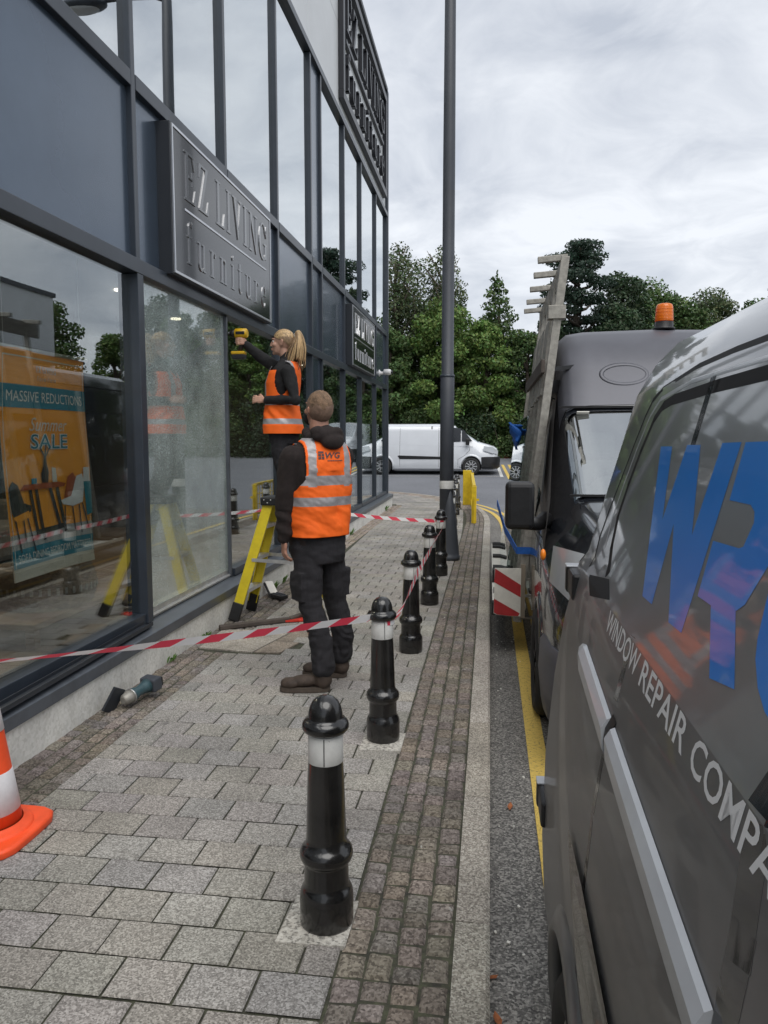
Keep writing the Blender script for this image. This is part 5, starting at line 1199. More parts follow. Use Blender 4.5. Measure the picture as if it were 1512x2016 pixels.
white_van(Matrix.Translation((0.30, 30.0, 0.19)) @ Matrix.Rotation(R(90), 4, 'Z'), (-2.3, 30, 0.19), 'white panel van driving across the end of the street behind the lamp post')
white_van(Matrix.Translation((2.32, 34.5, 0.40)) @ Matrix.Rotation(R(3), 4, 'Z'), (2.4, 36.5, -0.116), 'white van half hidden beyond the blue pad on the glass rack')
# ---------------------------------------------------------------- trees and shrubs
for n, c in (('leaf_bright', (0.100, 0.160, 0.042)), ('leaf_mid', (0.065, 0.108, 0.036)), ('leaf_dark', (0.036, 0.062, 0.030)), ('leaf_pine', (0.028, 0.052, 0.036)), ('leaf_grey', (0.085, 0.115, 0.055)), ('leaf_red', (0.20, 0.05, 0.03))):
    pmat(n, c, 0.55, attr='tint', trans=0.22, spec=0.35)
pmat('bark', (0.085, 0.068, 0.052), 0.95, var=0.4, vscale=14, bump=0.8, bscale=30)
pmat('twig', (0.15, 0.125, 0.10), 0.95, var=0.3, vscale=10)
rng = np.random.default_rng(11)
def leaves(name, clumps, n_leaf, size, m, parent, droop=0.0, hue=0.25):
    n_leaf = int(n_leaf*1.7); size *= 0.76
    """clumps: (centre, radii (3), weight, tone); leaf-sized folded faces scattered through each clump, denser to its skin"""
    V_, T_ = [], []
    W = np.array([c[2] for c in clumps], float); W /= W.sum()
    for (c, r, w, tone), k in zip(clumps, rng.multinomial(n_leaf, W)):
        if k == 0: continue
        d = rng.normal(size=(k, 3)); d /= np.linalg.norm(d, axis=1)[:, None]
        rad = rng.uniform(0.15, 1.0, k)**0.45
        p = np.array(c)+d*rad[:, None]*np.array(r)
        nrm = d*0.8+rng.normal(size=(k, 3))*0.75+np.array([0, 0, 0.45]); nrm /= np.linalg.norm(nrm, axis=1)[:, None]
        a = np.cross(nrm, rng.normal(size=(k, 3))); a[:, 2] -= droop; a -= nrm*(a*nrm).sum(1)[:, None]; a /= np.linalg.norm(a, axis=1)[:, None]+1e-9
        b = np.cross(nrm, a); s = size*rng.uniform(0.6, 1.35, k)[:, None]
        q = np.stack([p-a*s*0.55, p+b*s*0.34-nrm*s*0.05, p+a*s*0.55-nrm*s*0.14, p-b*s*0.34-nrm*s*0.05], 1)
        V_.append(q.reshape(-1, 3))
        br = tone*rng.uniform(0.62, 1.38, k); hu = rng.uniform(-hue, hue, k)
        t = np.stack([br*(1+hu), br, br*(1-0.5*np.abs(hu)), np.ones(k)], 1); T_.append(np.repeat(t, 4, 0))
    V_ = np.concatenate(V_); T_ = np.concatenate(T_); base = np.array(wloc(parent)); n = len(V_)//4
    me = bpy.data.meshes.new(name); me.from_pydata((V_-base).tolist(), [], np.arange(n*4).reshape(-1, 4).tolist())
    me.materials.append(m); ca = me.color_attributes.new('tint', 'FLOAT_COLOR', 'POINT'); ca.data.foreach_set('color', T_.astype(np.float32).ravel()); me.update()
    o = bpy.data.objects.new(name, me); COL.objects.link(o); o.parent = parent; return o
def rnd(a, b): return float(rng.uniform(a, b))
def tree(kind, x, y, h, w, label, mat_, n_leaf, leaf, z0=0.0, bare=0.22, group='trees beyond the cross road', name='broadleaf_tree', tones=(0.75, 1.35)):
    t = thing(name, label, 'tree', (x, y, z0), group)
    mb = MB(); lean = (rnd(-0.4, 0.4), rnd(-0.3, 0.3)); r0 = 0.028*h+0.05
    trunk = [(x+lean[0]*f*f, y+lean[1]*f*f, z0-0.3+(h*0.86+0.3)*f) for f in np.linspace(0, 1, 7)]
    mb.tube(trunk, [r0*(1.25-f*1.1) for f in np.linspace(0, 1, 7)], 10)
    clumps = []
    if kind == 'broad':
        nl = 34
        for i in range(nl):
            f = (i+0.5)/nl; zz = z0+h*(bare+(0.97-bare)*f); 
            prof = math.sin(math.pi*min(1, (0.12+0.88*f))**0.8)**0.55 if f < 0.98 else 0.25
            rr = w*0.5*prof*rnd(0.45, 1.0); a = i*2.4+rnd(-0.4, 0.4)
            c = (x+lean[0]*f+rr*math.cos(a), y+lean[1]*f+rr*math.sin(a), zz); s = w*rnd(0.13, 0.22)
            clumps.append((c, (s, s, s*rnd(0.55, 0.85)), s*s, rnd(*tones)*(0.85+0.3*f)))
            if i % 2 == 0: mb.tube([(x+lean[0]*f*0.5, y+lean[1]*f*0.5, zz-h*0.13), ((x+c[0])/2, (y+c[1])/2, zz-h*0.05), c], [r0*0.33, r0*0.2, r0*0.06], 6)
    elif kind == 'conifer':
        nl = 60
        for i in range(nl):
            f = (i+0.5)/nl; zz = z0+h*(0.05+0.94*f); rr = w*0.5*(1-f)**0.85*rnd(0.55, 1.05)+0.03; a = i*2.4
            c = (x+rr*math.cos(a), y+rr*math.sin(a), zz-rr*0.25); s = w*0.15*(1.2-f)+0.10
            clumps.append((c, (s*1.2, s*1.2, s*0.7), s*s, rnd(*tones)))
            if i % 3 == 0: mb.tube([(x, y, zz), c], [r0*0.2*(1-f)+0.008, 0.008], 5)
        clumps.append(((x, y, z0+h), (0.05, 0.05, h*0.04), 0.02, 1.2))
    elif kind == 'pine':
        nl = 38
        for i in range(nl):
            f = (i+0.5)/nl; zz = z0+h*(0.28+0.71*f); rr = w*0.5*(1.0-0.75*f**2.2)*rnd(0.35, 1.0); a = i*2.4+rnd(-0.5, 0.5)
            c = (x+rr*math.cos(a), y+rr*math.sin(a), zz+rr*0.1); s = w*rnd(0.12, 0.2)
            clumps.append((c, (s*1.15, s*1.15, s*0.36), s*s, rnd(*tones)))
            mb.tube([(x, y, zz-h*0.05), ((x+c[0])/2, (y+c[1])/2, zz-h*0.03), (c[0], c[1], c[2]-0.05)], [r0*0.3, r0*0.2, r0*0.06], 6)
    elif kind == 'wispy':
        nl = 46
        for i in range(nl):
            f = (i+0.5)/nl; zz = z0+h*(bare+(1.0-bare)*f); rr = w*0.5*(1.1-0.75*f)*rnd(0.2, 1.0); a = i*2.4+rnd(-0.5, 0.5)
            c = (x+rr*math.cos(a), y+rr*math.sin(a), zz); s = w*rnd(0.13, 0.20)*(1.15-0.5*f)
            clumps.append((c, (s, s, s*1.25), s*s*(1.0 if f < 0.78 else 0.45), rnd(*tones)))
            for q in range(2 if f > 0.5 else 1):
                e = (c[0]+rnd(-0.5, 0.5), c[1]+rnd(-0.5, 0.5), c[2]+rnd(0.3, 1.0)*(1 if f > 0.6 else 0.4))
                mb.tube([(x+lean[0]*f, y+lean[1]*f, zz-h*0.12), c, e], [r0*0.22, r0*0.09, 0.012], 5)
    mb.build('trunk', MATS['bark'] if kind != 'wispy' else MATS['twig'], t, fix=False)
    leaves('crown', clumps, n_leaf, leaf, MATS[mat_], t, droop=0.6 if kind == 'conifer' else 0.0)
    return t
TREES = [
 ('wispy', -4.9, 41.5, 11.4, 6.4, 'tall pale green tree with thin bare twigs at its top, beside the shop corner', 'leaf_grey', 21000, 0.20, 0.0),
 ('wispy', -2.7, 43.0, 11.8, 5.0, 'tall thin grey green tree with a bare twiggy crown left of the lamp post', 'leaf_grey', 14000, 0.19, 0.0),
 ('broad', -5.0, 38.9, 7.0, 4.2, 'mid green bushy tree behind the rear of the white van', 'leaf_mid', 9500, 0.20, 0.0),
 ('broad', -2.3, 39.2, 8.4, 4.6, 'bright green bushy tree right behind the lamp post', 'leaf_bright', 13000, 0.21, 0.0),
 ('broad', -0.2, 40.0, 7.6, 3.6, 'fresh green tree just right of the lamp post', 'leaf_bright', 9000, 0.20, 0.0),
 ('conifer', 0.25, 42.0, 10.2, 5.8, 'slender pointed conifer right of the lamp post', 'leaf_mid', 15000, 0.21, 0.0),
 ('broad', 2.0, 40.6, 7.0, 3.8, 'dark leafy tree in the dip between the conifer and the glass rack', 'leaf_mid', 9500, 0.20, 0.0),
 ('conifer', 3.3, 45.0, 10.0, 4.6, 'thin ragged conifer behind the top of the glass rack', 'leaf_dark', 10000, 0.22, 0.3),
 ('pine', 5.1, 47.0, 12.6, 6.2, 'tall dark pine behind the glass rack', 'leaf_pine', 13000, 0.22, 0.4),
 ('broad', 7.9, 50.0, 11.2, 5.4, 'dark round crowned tree beside the tall pine', 'leaf_dark', 7500, 0.26, 0.6),
 ('broad', 7.0, 46.0, 8.6, 5.0, 'dark green tree filling the gap right of the tall pine', 'leaf_dark', 8000, 0.24, 0.6),
 ('broad', 12.4, 51.0, 9.6, 5.0, 'mid green tree directly behind the amber beacon', 'leaf_mid', 8000, 0.24, 0.6),
 ('broad', 16.6, 51.0, 9.4, 5.0, 'mid green tree between the feathery tree and the dark one at right', 'leaf_mid', 8000, 0.24, 0.6),
 ('broad', 10.2, 52.0, 10.6, 7.0, 'soft mid green round tree left of the amber beacon', 'leaf_mid', 15000, 0.24, 0.6),
 ('broad', 14.4, 53.0, 10.3, 5.6, 'light green feathery tree right of the amber beacon', 'leaf_grey', 13000, 0.23, 0.6),
 ('broad', 18.8, 52.0, 10.8, 5.5, 'dark tree above the roof of the nearest grey van', 'leaf_dark', 9000, 0.26, 0.6),
]
for kind, x, y, h, w, lab, m, n, lf, z0 in TREES:
    tree(kind, x, y, h, w, lab, m, n, lf, z0, name={'broad': 'broadleaf_tree', 'wispy': 'thin_tree', 'conifer': 'conifer_tree', 'pine': 'pine_tree'}[kind], bare=0.08 if kind in ('broad', 'wispy') else 0.2)
# the same belt goes on to the right (seen mirrored in the shop front) and to the left behind the shop
def clone(src, x, y, s, rz, label):
    c = copy_tree(src); c.location = (x, y, 0.1); c.scale = (s, s, s*random.uniform(0.92, 1.08)); c.rotation_euler.z = rz; c['label'] = label; return c
roots = [o for o in bpy.data.objects if o.get('category') == 'tree']
ex = [(3, 13.0, 42.0, 0.9, 1.2, 'bright green tree of the belt, mirrored in the shattered window'), (2, 17.0, 43, 1.0, 2.2, 'mid green tree of the belt, mirrored in the shop glass past the pine'), (6, 21.0, 42, 1.1, 3.1, 'dark leafy tree of the belt, mirrored over the poster'), (9, 25.5, 44, 0.85, 0.5, 'dark round tree of the belt, mirrored at the top of the left window'), (3, 30.0, 43, 0.95, 4.0, 'bright green tree at the right end of the belt, only mirrored'), (2, 8.6, 41.5, 0.95, 5.0, 'mid green tree of the belt hidden by the dark van, mirrored in the shop front'),
      (6, -9.0, 41, 1.1, 2.0, 'dark leafy tree of the belt behind the shop corner'), (8, -13.5, 45, 0.9, 1.0, 'dark pine of the belt behind the shop'), (2, -18, 42, 1.2, 3.0, 'mid green tree at the left end of the belt behind the shop')]
for i, x, y, s, rz, lab in ex: clone(roots[i], x, y, s, rz, lab)
def shrub(x, y, w, h, m, label, n=2600, leaf=0.16, z0=0.0, group='shrubs along the far verge'):
    t = thing('shrub', label, 'shrub', (x, y, z0), group); cl = []
    for i in range(12):
        a = i*2.4; rr = w*0.42*rnd(0.2, 1); cl.append(((x+rr*math.cos(a), y+rr*0.6*math.sin(a), z0+h*rnd(0.2, 0.8)), (w*0.22, w*0.2, h*0.24), 1, rnd(0.7, 1.3)))
    mb = MB()
    for i in range(5): a = i*1.3; mb.tube([(x+0.1*math.cos(a), y+0.1*math.sin(a), z0-0.1), (x+0.3*w*math.cos(a), y+0.2*w*math.sin(a), z0+h*0.7)], [0.03, 0.01], 5)
    mb.build('stems', MATS['bark'], t, fix=False); leaves('foliage', cl, n, leaf, MATS[m], t); return t
sx = [(-10.5, 3.4, 3.2, 'leaf_dark', 'dark shrub at the verge hidden behind the shop corner'), (-7.2, 3.8, 3.4, 'leaf_dark', 'dark shrub at the verge just behind the shop corner'), (-4.3, 3.6, 2.9, 'leaf_dark', 'dark shrub above the rear half of the white van'), (-1.6, 3.4, 3.3, 'leaf_dark', 'dark shrub behind the lamp post and the white van'), (0.9, 3.2, 3.0, 'leaf_mid', 'green shrub above the bonnet of the white van'), (3.3, 3.6, 3.6, 'leaf_mid', 'green shrub behind the blue pad on the glass rack'), (6.2, 4.0, 3.4, 'leaf_dark', 'dark shrub hidden behind the dark van'), (9.6, 4.2, 3.2, 'leaf_mid', 'green shrub far right, mirrored in the shop front'), (13.5, 4.4, 3.5, 'leaf_dark', 'dark shrub far right, mirrored in the shattered pane'), (18.0, 5.0, 3.4, 'leaf_mid', 'green shrub at the right end, mirrored in the left window')]
for x, w, h, m, lab in sx: shrub(x, 38.4+0.2*math.sin(x), w, h, m, lab, 4200)
shrub(1.35, 37.9, 1.5, 0.9, 'leaf_red', 'low reddish shrub beyond the front of the white van', 1500, 0.10)
# earth bank the belt stands on
mb = MB(); nx, ny = 40, 12; vs = []
for j in range(ny+1):
    for i in range(nx+1):
        x = -60+120*i/nx; yy = 39.0+26*j/ny; f = min(1, max(0, (yy-39.5)/14)); vs.append((x, yy, -0.05+5.2*f*f*(3-2*f)+0.25*mnoise.noise((x*0.2, yy*0.3, 0))*f))
mb.smooth = True; mb.add(vs, [(j*(nx+1)+i, j*(nx+1)+i+1, (j+1)*(nx+1)+i+1, (j+1)*(nx+1)+i) for j in range(ny) for i in range(nx)])
tag(mb.build('bank', MATS['bank_soil'], fix=False, loc=(0, 45, 0)), kind='structure')
# ivy and undergrowth filling the foot of the belt: one uncountable mass
cl = []
for i in range(150):
    x = rnd(-16, 26); yy = rnd(39.0, 42.5); cl.append(((x, yy, rnd(0.2, 3.6)), (rnd(0.7, 1.2), 0.6, rnd(0.5, 0.9)), 1, rnd(0.55, 1.1)))
o = thing('undergrowth', None, None, (0, 40, 0)); u = leaves('undergrowth', cl, 26000, 0.2, MATS['leaf_dark'], o); u.parent = None; u.location = (0, 40, 0); bpy.data.objects.remove(o); u.name = 'undergrowth'
tag(u, 'dark ivy and undergrowth between the trees of the belt', 'undergrowth', kind='stuff')
# pale retail building across the car park (seen mirrored in the left window)
t = thing('retail_building', 'pale retail building with flat canopies across the car park, mirrored in the left window', 'building', (21, 30, -0.1))
mb = MB(); mb.bx(17, 27, 24, 36.4, -0.1, 8.6); mb.build('wall', MATS['cladding_light'], t)
mb = MB(); mb.bx(16.9, 27.1, 23.9, 36.5, 8.6, 8.8); mb.build('parapet', MATS['frame_grey'], t)
mb = MB(); mb.bx(15.2, 17.0, 25, 36.0, 3.3, 3.5); mb.bx(15.2, 17.0, 25, 36.0, 5.2, 5.35); mb.build('canopy', MATS['frame_dark'], t)
for k in range(3):
    mb = MB(); mb.bx(16.93, 17.0, 25.4+3.6*k, 28.4+3.6*k, 0.1, 3.0); mb.build('window', MATS['sign_black'], t)
# weeds along the foot of the plinth
pmat('weed_green', (0.10, 0.19, 0.04), 0.6, trans=0.3)
WL = ['small weed at the foot of the white plinth left of the ladder', 'small weed below the tape near the access cover', 'tuft of weeds beyond the grey hand tool', 'larger weed tuft beyond the ladder', 'weed by the plinth behind the man', 'weed at the plinth where the far tape crosses', 'weed near the far end of the plinth']
for (wy, hh), lab in zip(((5.1, 0.05), (5.75, 0.05), (7.75, 0.10), (8.1, 0.12), (10.6, 0.10), (12.3, 0.12), (16.6, 0.16)), WL):
    mb = MB(); mb.smooth = True
    for k in range(14):
        a, l = rnd(0, 6.28), hh*rnd(0.6, 1.2); bx_, by_ = -2.255+rnd(-0.01, 0.02), wy+rnd(-0.07, 0.07)
        d = Vector((abs(math.cos(a))*0.5, math.sin(a)*0.6, 1)).normalized(); s = Vector((-math.sin(a), math.cos(a), 0))*0.006
        p = Vector((bx_, by_, 0)); q = p+d*l*0.6; e = p+d*l+Vector((d.x, d.y, -0.2))*l*0.35
        mb.add([p-s*0.5, p+s*0.5, q+s*1.6, q-s*1.6, e], [(0, 1, 2, 3), (3, 2, 4)])
    tag(mb.build('weed', MATS['weed_green'], loc=(-2.25, wy, 0), fix=False), lab, 'weed', 'weeds along the plinth')
# litter and dead leaves in the gutter
mb = MB()
for k in range(46):
    x, y = rnd(0.03, 0.30)**1.0, rnd(1.7, 7.5); s = rnd(0.003, 0.010); a = rnd(0, 3)
    mb.box((x, y, -0.117+s*0.3), (s*rnd(0.7, 2.2), s, s*0.6), (rnd(-0.3, 0.3), rnd(-0.3, 0.3), a))
tag(mb.build('paper_scraps', MATS['poster_white'], loc=(0.15, 4, -0.12)), 'scattered white scraps of paper and glass crumbs in the gutter', 'litter', kind='stuff')
pmat('dead_leaf', (0.30, 0.10, 0.035), 0.8, var=0.3, vscale=80)
for (x, y, s), lab in zip(((0.055, 2.02, 0.035), (0.045, 2.12, 0.028), (0.115, 3.45, 0.03), (0.06, 1.86, 0.02), (0.03, 2.3, 0.02)), ('largest curled brown leaf in the gutter at the kerb', 'brown leaf lying just beyond the largest one', 'lone brown leaf in the road beside the yellow line', 'small brown leaf nearest the camera at the kerb', 'small brown leaf against the kerb face')):
    mb = MB(); mb.smooth = True; a = rnd(0, 3); c, n_ = math.cos(a), math.sin(a)
    pts = [(-1, 0, 0.1), (-0.3, 0.4, 0.35), (0.5, 0.35, 0.3), (1, 0, 0.5), (0.5, -0.35, 0.25), (-0.3, -0.4, 0.4), (0, 0, 0.02)]
    mb.add([(x+s*(p[0]*c-p[1]*n_), y+s*(p[0]*n_+p[1]*c), -0.117+s*p[2]) for p in pts], [(k, (k+1) % 6, 6) for k in range(6)])
    tag(mb.build('dead_leaf', MATS['dead_leaf'], loc=(x, y, -0.117), fix=False), lab, 'leaf', 'brown leaves in the gutter')
# ---------------------------------------------------------------- people
pmat('skin', (0.50, 0.29, 0.21), 0.5, var=0.10, vscale=25, spec=0.4)
pmat('skin_ruddy', (0.42, 0.22, 0.155), 0.5, var=0.14, vscale=25, spec=0.4)
pmat('hivis_orange', (0.97, 0.145, 0.008), 0.75, var=0.06, vscale=10, bump=0.25, bscale=240)
pmat('hivis_band', (0.36, 0.345, 0.35), 0.42, metal=0.25, var=0.12, vscale=22, bump=0.15, bscale=120)
pmat('hoodie_brown', (0.020, 0.014, 0.013), 0.95, var=0.3, vscale=30, bump=0.5, bscale=260)
pmat('black_cloth', (0.012, 0.012, 0.013), 0.9, var=0.3, vscale=25, bump=0.4, bscale=220)
pmat('trouser_cloth', (0.017, 0.016, 0.019), 0.9, var=0.35, vscale=9, bump=0.5, bscale=180)
pmat('boot_leather', (0.055, 0.038, 0.028), 0.75, var=0.35, vscale=18, bump=0.3, bscale=120)
pmat('boot_sole', (0.075, 0.058, 0.045), 0.85, var=0.2, vscale=30)
pmat('hair_short', (0.20, 0.125, 0.075), 0.75, var=0.45, vscale=38, bump=0.9, bscale=130)
pmat('hair_shaved', (0.21, 0.135, 0.095), 0.8, var=0.25, vscale=60, bump=0.4, bscale=260)
pmat('hair_blond', (0.50, 0.34, 0.17), 0.5, var=0.35, vscale=26, bump=0.5, bscale=90, stretch=(1, 3, 0.35))
pmat('hair_root', (0.24, 0.155, 0.085), 0.55, var=0.4, vscale=40, bump=0.5, bscale=110)
pmat('eye_white', (0.7, 0.68, 0.66), 0.2); pmat('lip', (0.42, 0.15, 0.12), 0.45)
pmat('logo_navy', (0.085, 0.050, 0.050), 0.7)
V3 = Vector
def remesh(mb, name, m, parent, voxel=0.006, it=4, wrinkle=None):
    o = mb.build(name, m, None)
    r = o.modifiers.new('r', 'REMESH'); r.mode = 'VOXEL'; r.voxel_size = voxel
    s = o.modifiers.new('s', 'SMOOTH'); s.factor = 0.5; s.iterations = it
    apply_mods(o); me = o.data
    if wrinkle:
        n = len(me.vertices); co = np.empty(n*3); me.vertices.foreach_get('co', co); co = co.reshape(-1, 3); no = np.array([v.normal[:] for v in me.vertices])
        d = np.array([wrinkle(p) for p in co]); me.vertices.foreach_set('co', (co+no*d[:, None]).ravel()); me.update()
    me.materials.clear(); me.materials.append(m)
    me.polygons.foreach_set('use_smooth', [True]*len(me.polygons))
    me.transform(Matrix.Translation(-wloc(parent))); o.parent = parent; o.location = (0, 0, 0); return o
def limb(mb, pts, rs, n=16):
    mb.tube(pts, rs, n)
    for p, r in zip(pts, rs): mb.sphere(p, r*0.995, 16, 10)
def ell(mb, c, r, f=(0, 1, 0), up=(0, 0, 1)):
    f = V3(f).normalized(); u = V3(up); s = f.cross(u).normalized(); u = s.cross(f)
    mb.sphere(c, 1.0, 24, 16, r, Matrix((s, f, u)).transposed())      # r = (sideways, fore-aft, up)
def hand(mb, wrist, knuck, palm_n, curl, side, r=0.0088, L=1.0):
    """palm plus five jointed fingers; palm_n = way the palm faces, side = direction of the thumb"""
    w, k = V3(wrist), V3(knuck); d = (k-w).normalized(); n = V3(palm_n); n = (n-d*n.dot(d)).normalized(); s = V3(side); s = (s-d*s.dot(d)-n*s.dot(n)).normalized()
    for q in (-1.2, -0.4, 0.4, 1.2): limb(mb, [w+s*q*0.011, k+s*q*0.0185], [0.014, 0.0115], 10)
    ell(mb, (w+k)/2, (0.036, 0.045, 0.013), d, n)
    for i, (q, l) in enumerate(((1.5, 0.068), (0.5, 0.078), (-0.5, 0.073), (-1.5, 0.058))):
        p = k+s*q*0.0195; pts = [p]; dd = d.copy()
        for seg, a in zip((0.44, 0.32, 0.24), curl):
            a2 = a*(1+0.12*i); dd = (dd*math.cos(a2)+n*math.sin(a2)).normalized(); nn = n; pts.append(pts[-1]+dd*l*seg*L)
            n2 = (n-dd*n.dot(dd))
        limb(mb, pts, [r*1.05, r, r*0.92, r*0.8], 10)
    b = w+(k-w)*0.3+s*0.030; limb(mb, [w+(k-w)*0.15+s*0.012, b, b+(s*0.55+d*0.7+n*0.35).normalized()*0.034, b+(s*0.35+d*0.85+n*0.6).normalized()*0.060], [0.014, 0.0125, 0.0105, 0.0085], 10)
class Torso:
    """stacked superellipse sections: z -> centre, half width, half depth; f = facing"""
    def __init__(s, keys, f, e=2.5):
        s.k = keys; s.f = V3(f).normalized(); s.r = s.f.cross(V3((0, 0, 1))).normalized(); s.e = e
    def at(s, z):
        zs = [k[0] for k in s.k]; return [float(np.interp(z, zs, [k[i] for k in s.k])) for i in range(1, 5)]
    def pt(s, th, z, off=0.0, k=1.0):
        cx, cy, a, b = s.at(z); c, n = math.cos(th), math.sin(th); e = 2/s.e
        u = math.copysign(abs(c)**e, c)*(a*k+off); v = math.copysign(abs(n)**e, n)*(b*k+off)
        return V3((cx, cy, z))+s.r*u+s.f*v, u, v
    def solid(s, mb, k=1.0, n=40, m=24):
        z0, z1 = s.k[0][0], s.k[-1][0]
        mb.loft([[s.pt(2*math.pi*i/n, z0+(z1-z0)*j/m, 0, k)[0] for i in range(n)] for j in range(m+1)], True)
def vest(T, z0, parent, bands, strip, armhole, neck_z, fold, off=0.012, name='hi_vis_vest', front_open=0.0):
    n, m = 220, 150; z1 = T.k[-1][0]-0.003
    mb = MB(); mb.smooth = True; vs = []; uv = []
    for j in range(m+1):
        z = z0+(z1-z0)*j/m
        for i in range(n):
            th = 2*math.pi*i/n; p, u, v = T.pt(th, z, off); d = fold(th, z, u, v)
            c = V3((p.x-T.at(z)[0], p.y-T.at(z)[1], 0)).normalized(); vs.append(p+c*d); uv.append((u, v, z))
    fs, mi = [], []
    for j in range(m):
        for i in range(n):
            a, b = j*n+i, j*n+(i+1) % n; u = (uv[a][0]+uv[b][0])/2; v = (uv[a][1]+uv[b][1])/2; z = z0+(z1-z0)*(j+0.5)/m
            if armhole(u, v, z) or z > neck_z(u, v): continue
            if front_open and v > 0 and abs(u) < front_open: continue
            k = 1 if any(lo < z < hi for lo, hi in bands) else 0
            if strip(u, v, z): k = 1
            fs.append((a, b, b+n, a+n)); mi.append(k)
    used = sorted(set(i for f in fs for i in f)); mp = {o: k for k, o in enumerate(used)}
    mb.v = [tuple(vs[i]) for i in used]; mb.f = [[mp[i] for i in f] for f in fs]; mb.mi = mi; mb.sm = [True]*len(fs)
    o = mb.build(name, [MATS['hivis_orange'], MATS['hivis_band']], parent, fix=True)
    sd = o.modifiers.new('s', 'SOLIDIFY'); sd.thickness = 0.004; sd.offset = 0.0
    return o
def wr(sc, amp, st=(1, 1, 1), seed=0): return lambda p: amp*(mnoise.noise((p[0]*sc*st[0]+seed, p[1]*sc*st[1], p[2]*sc*st[2]))+0.5*mnoise.noise((p[0]*sc*2.3*st[0], p[1]*sc*2.3*st[1]+seed, p[2]*sc*2.3*st[2])))

# ---- man watching from the pavement
man = thing('person', 'man in orange hi-vis vest, dark hoodie and brown boots seen from behind', 'person', (-1.03, 4.7, 0))
f = V3((-0.68, 0.733, 0)).normalized(); rt = f.cross(V3((0, 0, 1)))
MT = Torso([(0.86, -1.045, 4.70, 0.175, 0.135), (0.95, -1.048, 4.70, 0.190, 0.145), (1.10, -1.045, 4.695, 0.196, 0.146), (1.25, -1.035, 4.69, 0.208, 0.145), (1.38, -1.03, 4.685, 0.218, 0.142), (1.465, -1.025, 4.683, 0.214, 0.130), (1.515, -1.022, 4.683, 0.192, 0.115), (1.555, -1.02, 4.683, 0.152, 0.098), (1.59, -1.02, 4.685, 0.107, 0.085), (1.615, -1.02, 4.687, 0.080, 0.072)], f)
Ls, Le, Lw = V3((-1.165, 4.55, 1.455)), V3((-1.213, 4.55, 1.205)), V3((-1.222, 4.545, 0.965))
Rs, Re, Rw = V3((-0.905, 4.80, 1.455)), V3((-0.985, 4.965, 1.225)), V3((-1.15, 4.98, 1.06))
hc = V3((-1.032, 4.70, 1.752)); hf = V3((-0.62, 0.74, 0.27)).normalized(); hs = hf.cross(V3((0, 0, 1))).normalized(); hu = hs.cross(hf)
Hl, Hr = V3((-1.105, 4.63, 0.92)), V3((-0.985, 4.75, 0.92)); Kl, Kr = V3((-1.065, 4.585, 0.52)), V3((-0.950, 4.80, 0.52)); Al, Ar = V3((-0.985, 4.545, 0.12)), V3((-0.930, 4.85, 0.12))
def head(mb, c, hf, hs, hu, s=1.0, fem=False):
    P = lambda a, b, z: c+hs*a*s+hf*b*s+hu*z*s
    ell(mb, P(0, -0.012, 0.022), (0.074*s, 0.096*s, 0.094*s), hf, hu)
    ell(mb, P(0, 0.030, -0.025), (0.060*s, 0.066*s, 0.092*s), hf, hu)
    ell(mb, P(0, 0.040, -0.072), (0.050*s, 0.050*s, 0.040*s), hf, hu)
    ell(mb, P(0, 0.076, -0.098), (0.019*s, 0.018*s, 0.018*s), hf, hu)           # chin
    limb(mb, [P(0, 0.090, 0.018), P(0, 0.108, -0.020), P(0, 0.112, -0.030)], [0.009*s, 0.012*s, 0.0105*s], 10)   # nose
    for q in (-1, 1):
        ell(mb, P(q*0.010, 0.103, -0.034), (0.008*s, 0.010*s, 0.007*s), hf, hu)
        ell(mb, P(q*0.034, 0.082, 0.026), (0.022*s, 0.014*s, 0.008*s), hf, hu)    # brow
        ell(mb, P(q*0.045, 0.062, -0.025), (0.02*s, 0.025*s, 0.022*s), hf, hu)    # cheek
        ell(mb, P(q*0.076, -0.010, -0.008), (0.008*s, 0.019*s, 0.030*s), hf*0.96+hs*q*-0.25, hu)
        ell(mb, P(q*0.083, -0.016, 0.004), (0.006*s, 0.016*s, 0.024*s), hf*0.90+hs*q*-0.45, hu)
    ell(mb, P(0, 0.096, -0.060), (0.022*s, 0.011*s, 0.0065*s), hf, hu); ell(mb, P(0, 0.094, -0.072), (0.020*s, 0.011*s, 0.007*s), hf, hu)
mb = MB(); head(mb, hc, hf, hs, hu)
limb(mb, [V3((-1.022, 4.685, 1.50)), V3((-1.026, 4.688, 1.60)), hc+hf*-0.02+hu*-0.06], [0.072, 0.062, 0.062])
MT.solid(mb, 0.86)
limb(mb, [Ls, Le, Lw], [0.058, 0.043, 0.031]); limb(mb, [Rs, Re, Rw], [0.058, 0.043, 0.031])
hand(mb, Lw+V3((0, 0, -0.01)), Lw+V3((-0.004, 0.006, -0.095)), (0.75, 0.55, 0), (0.35, 0.55, 0.45), (-0.5, 0.85, 0)); hand(mb, Rw, Rw+V3((-0.07, 0.0, -0.06)), (0, -1, 0), (0.4, 0.5, 0.4), (-0.5, 0, 0.8))
for h, k, a in ((Hl, Kl, Al), (Hr, Kr, Ar)): limb(mb, [h, k, a], [0.085, 0.055, 0.040]); limb(mb, [a+V3((0.0, 0, -0.05)), a+V3((-0.11, -0.005, -0.062))], [0.028, 0.020])
remesh(mb, 'body', MATS['skin_ruddy'], man, 0.005, 3)
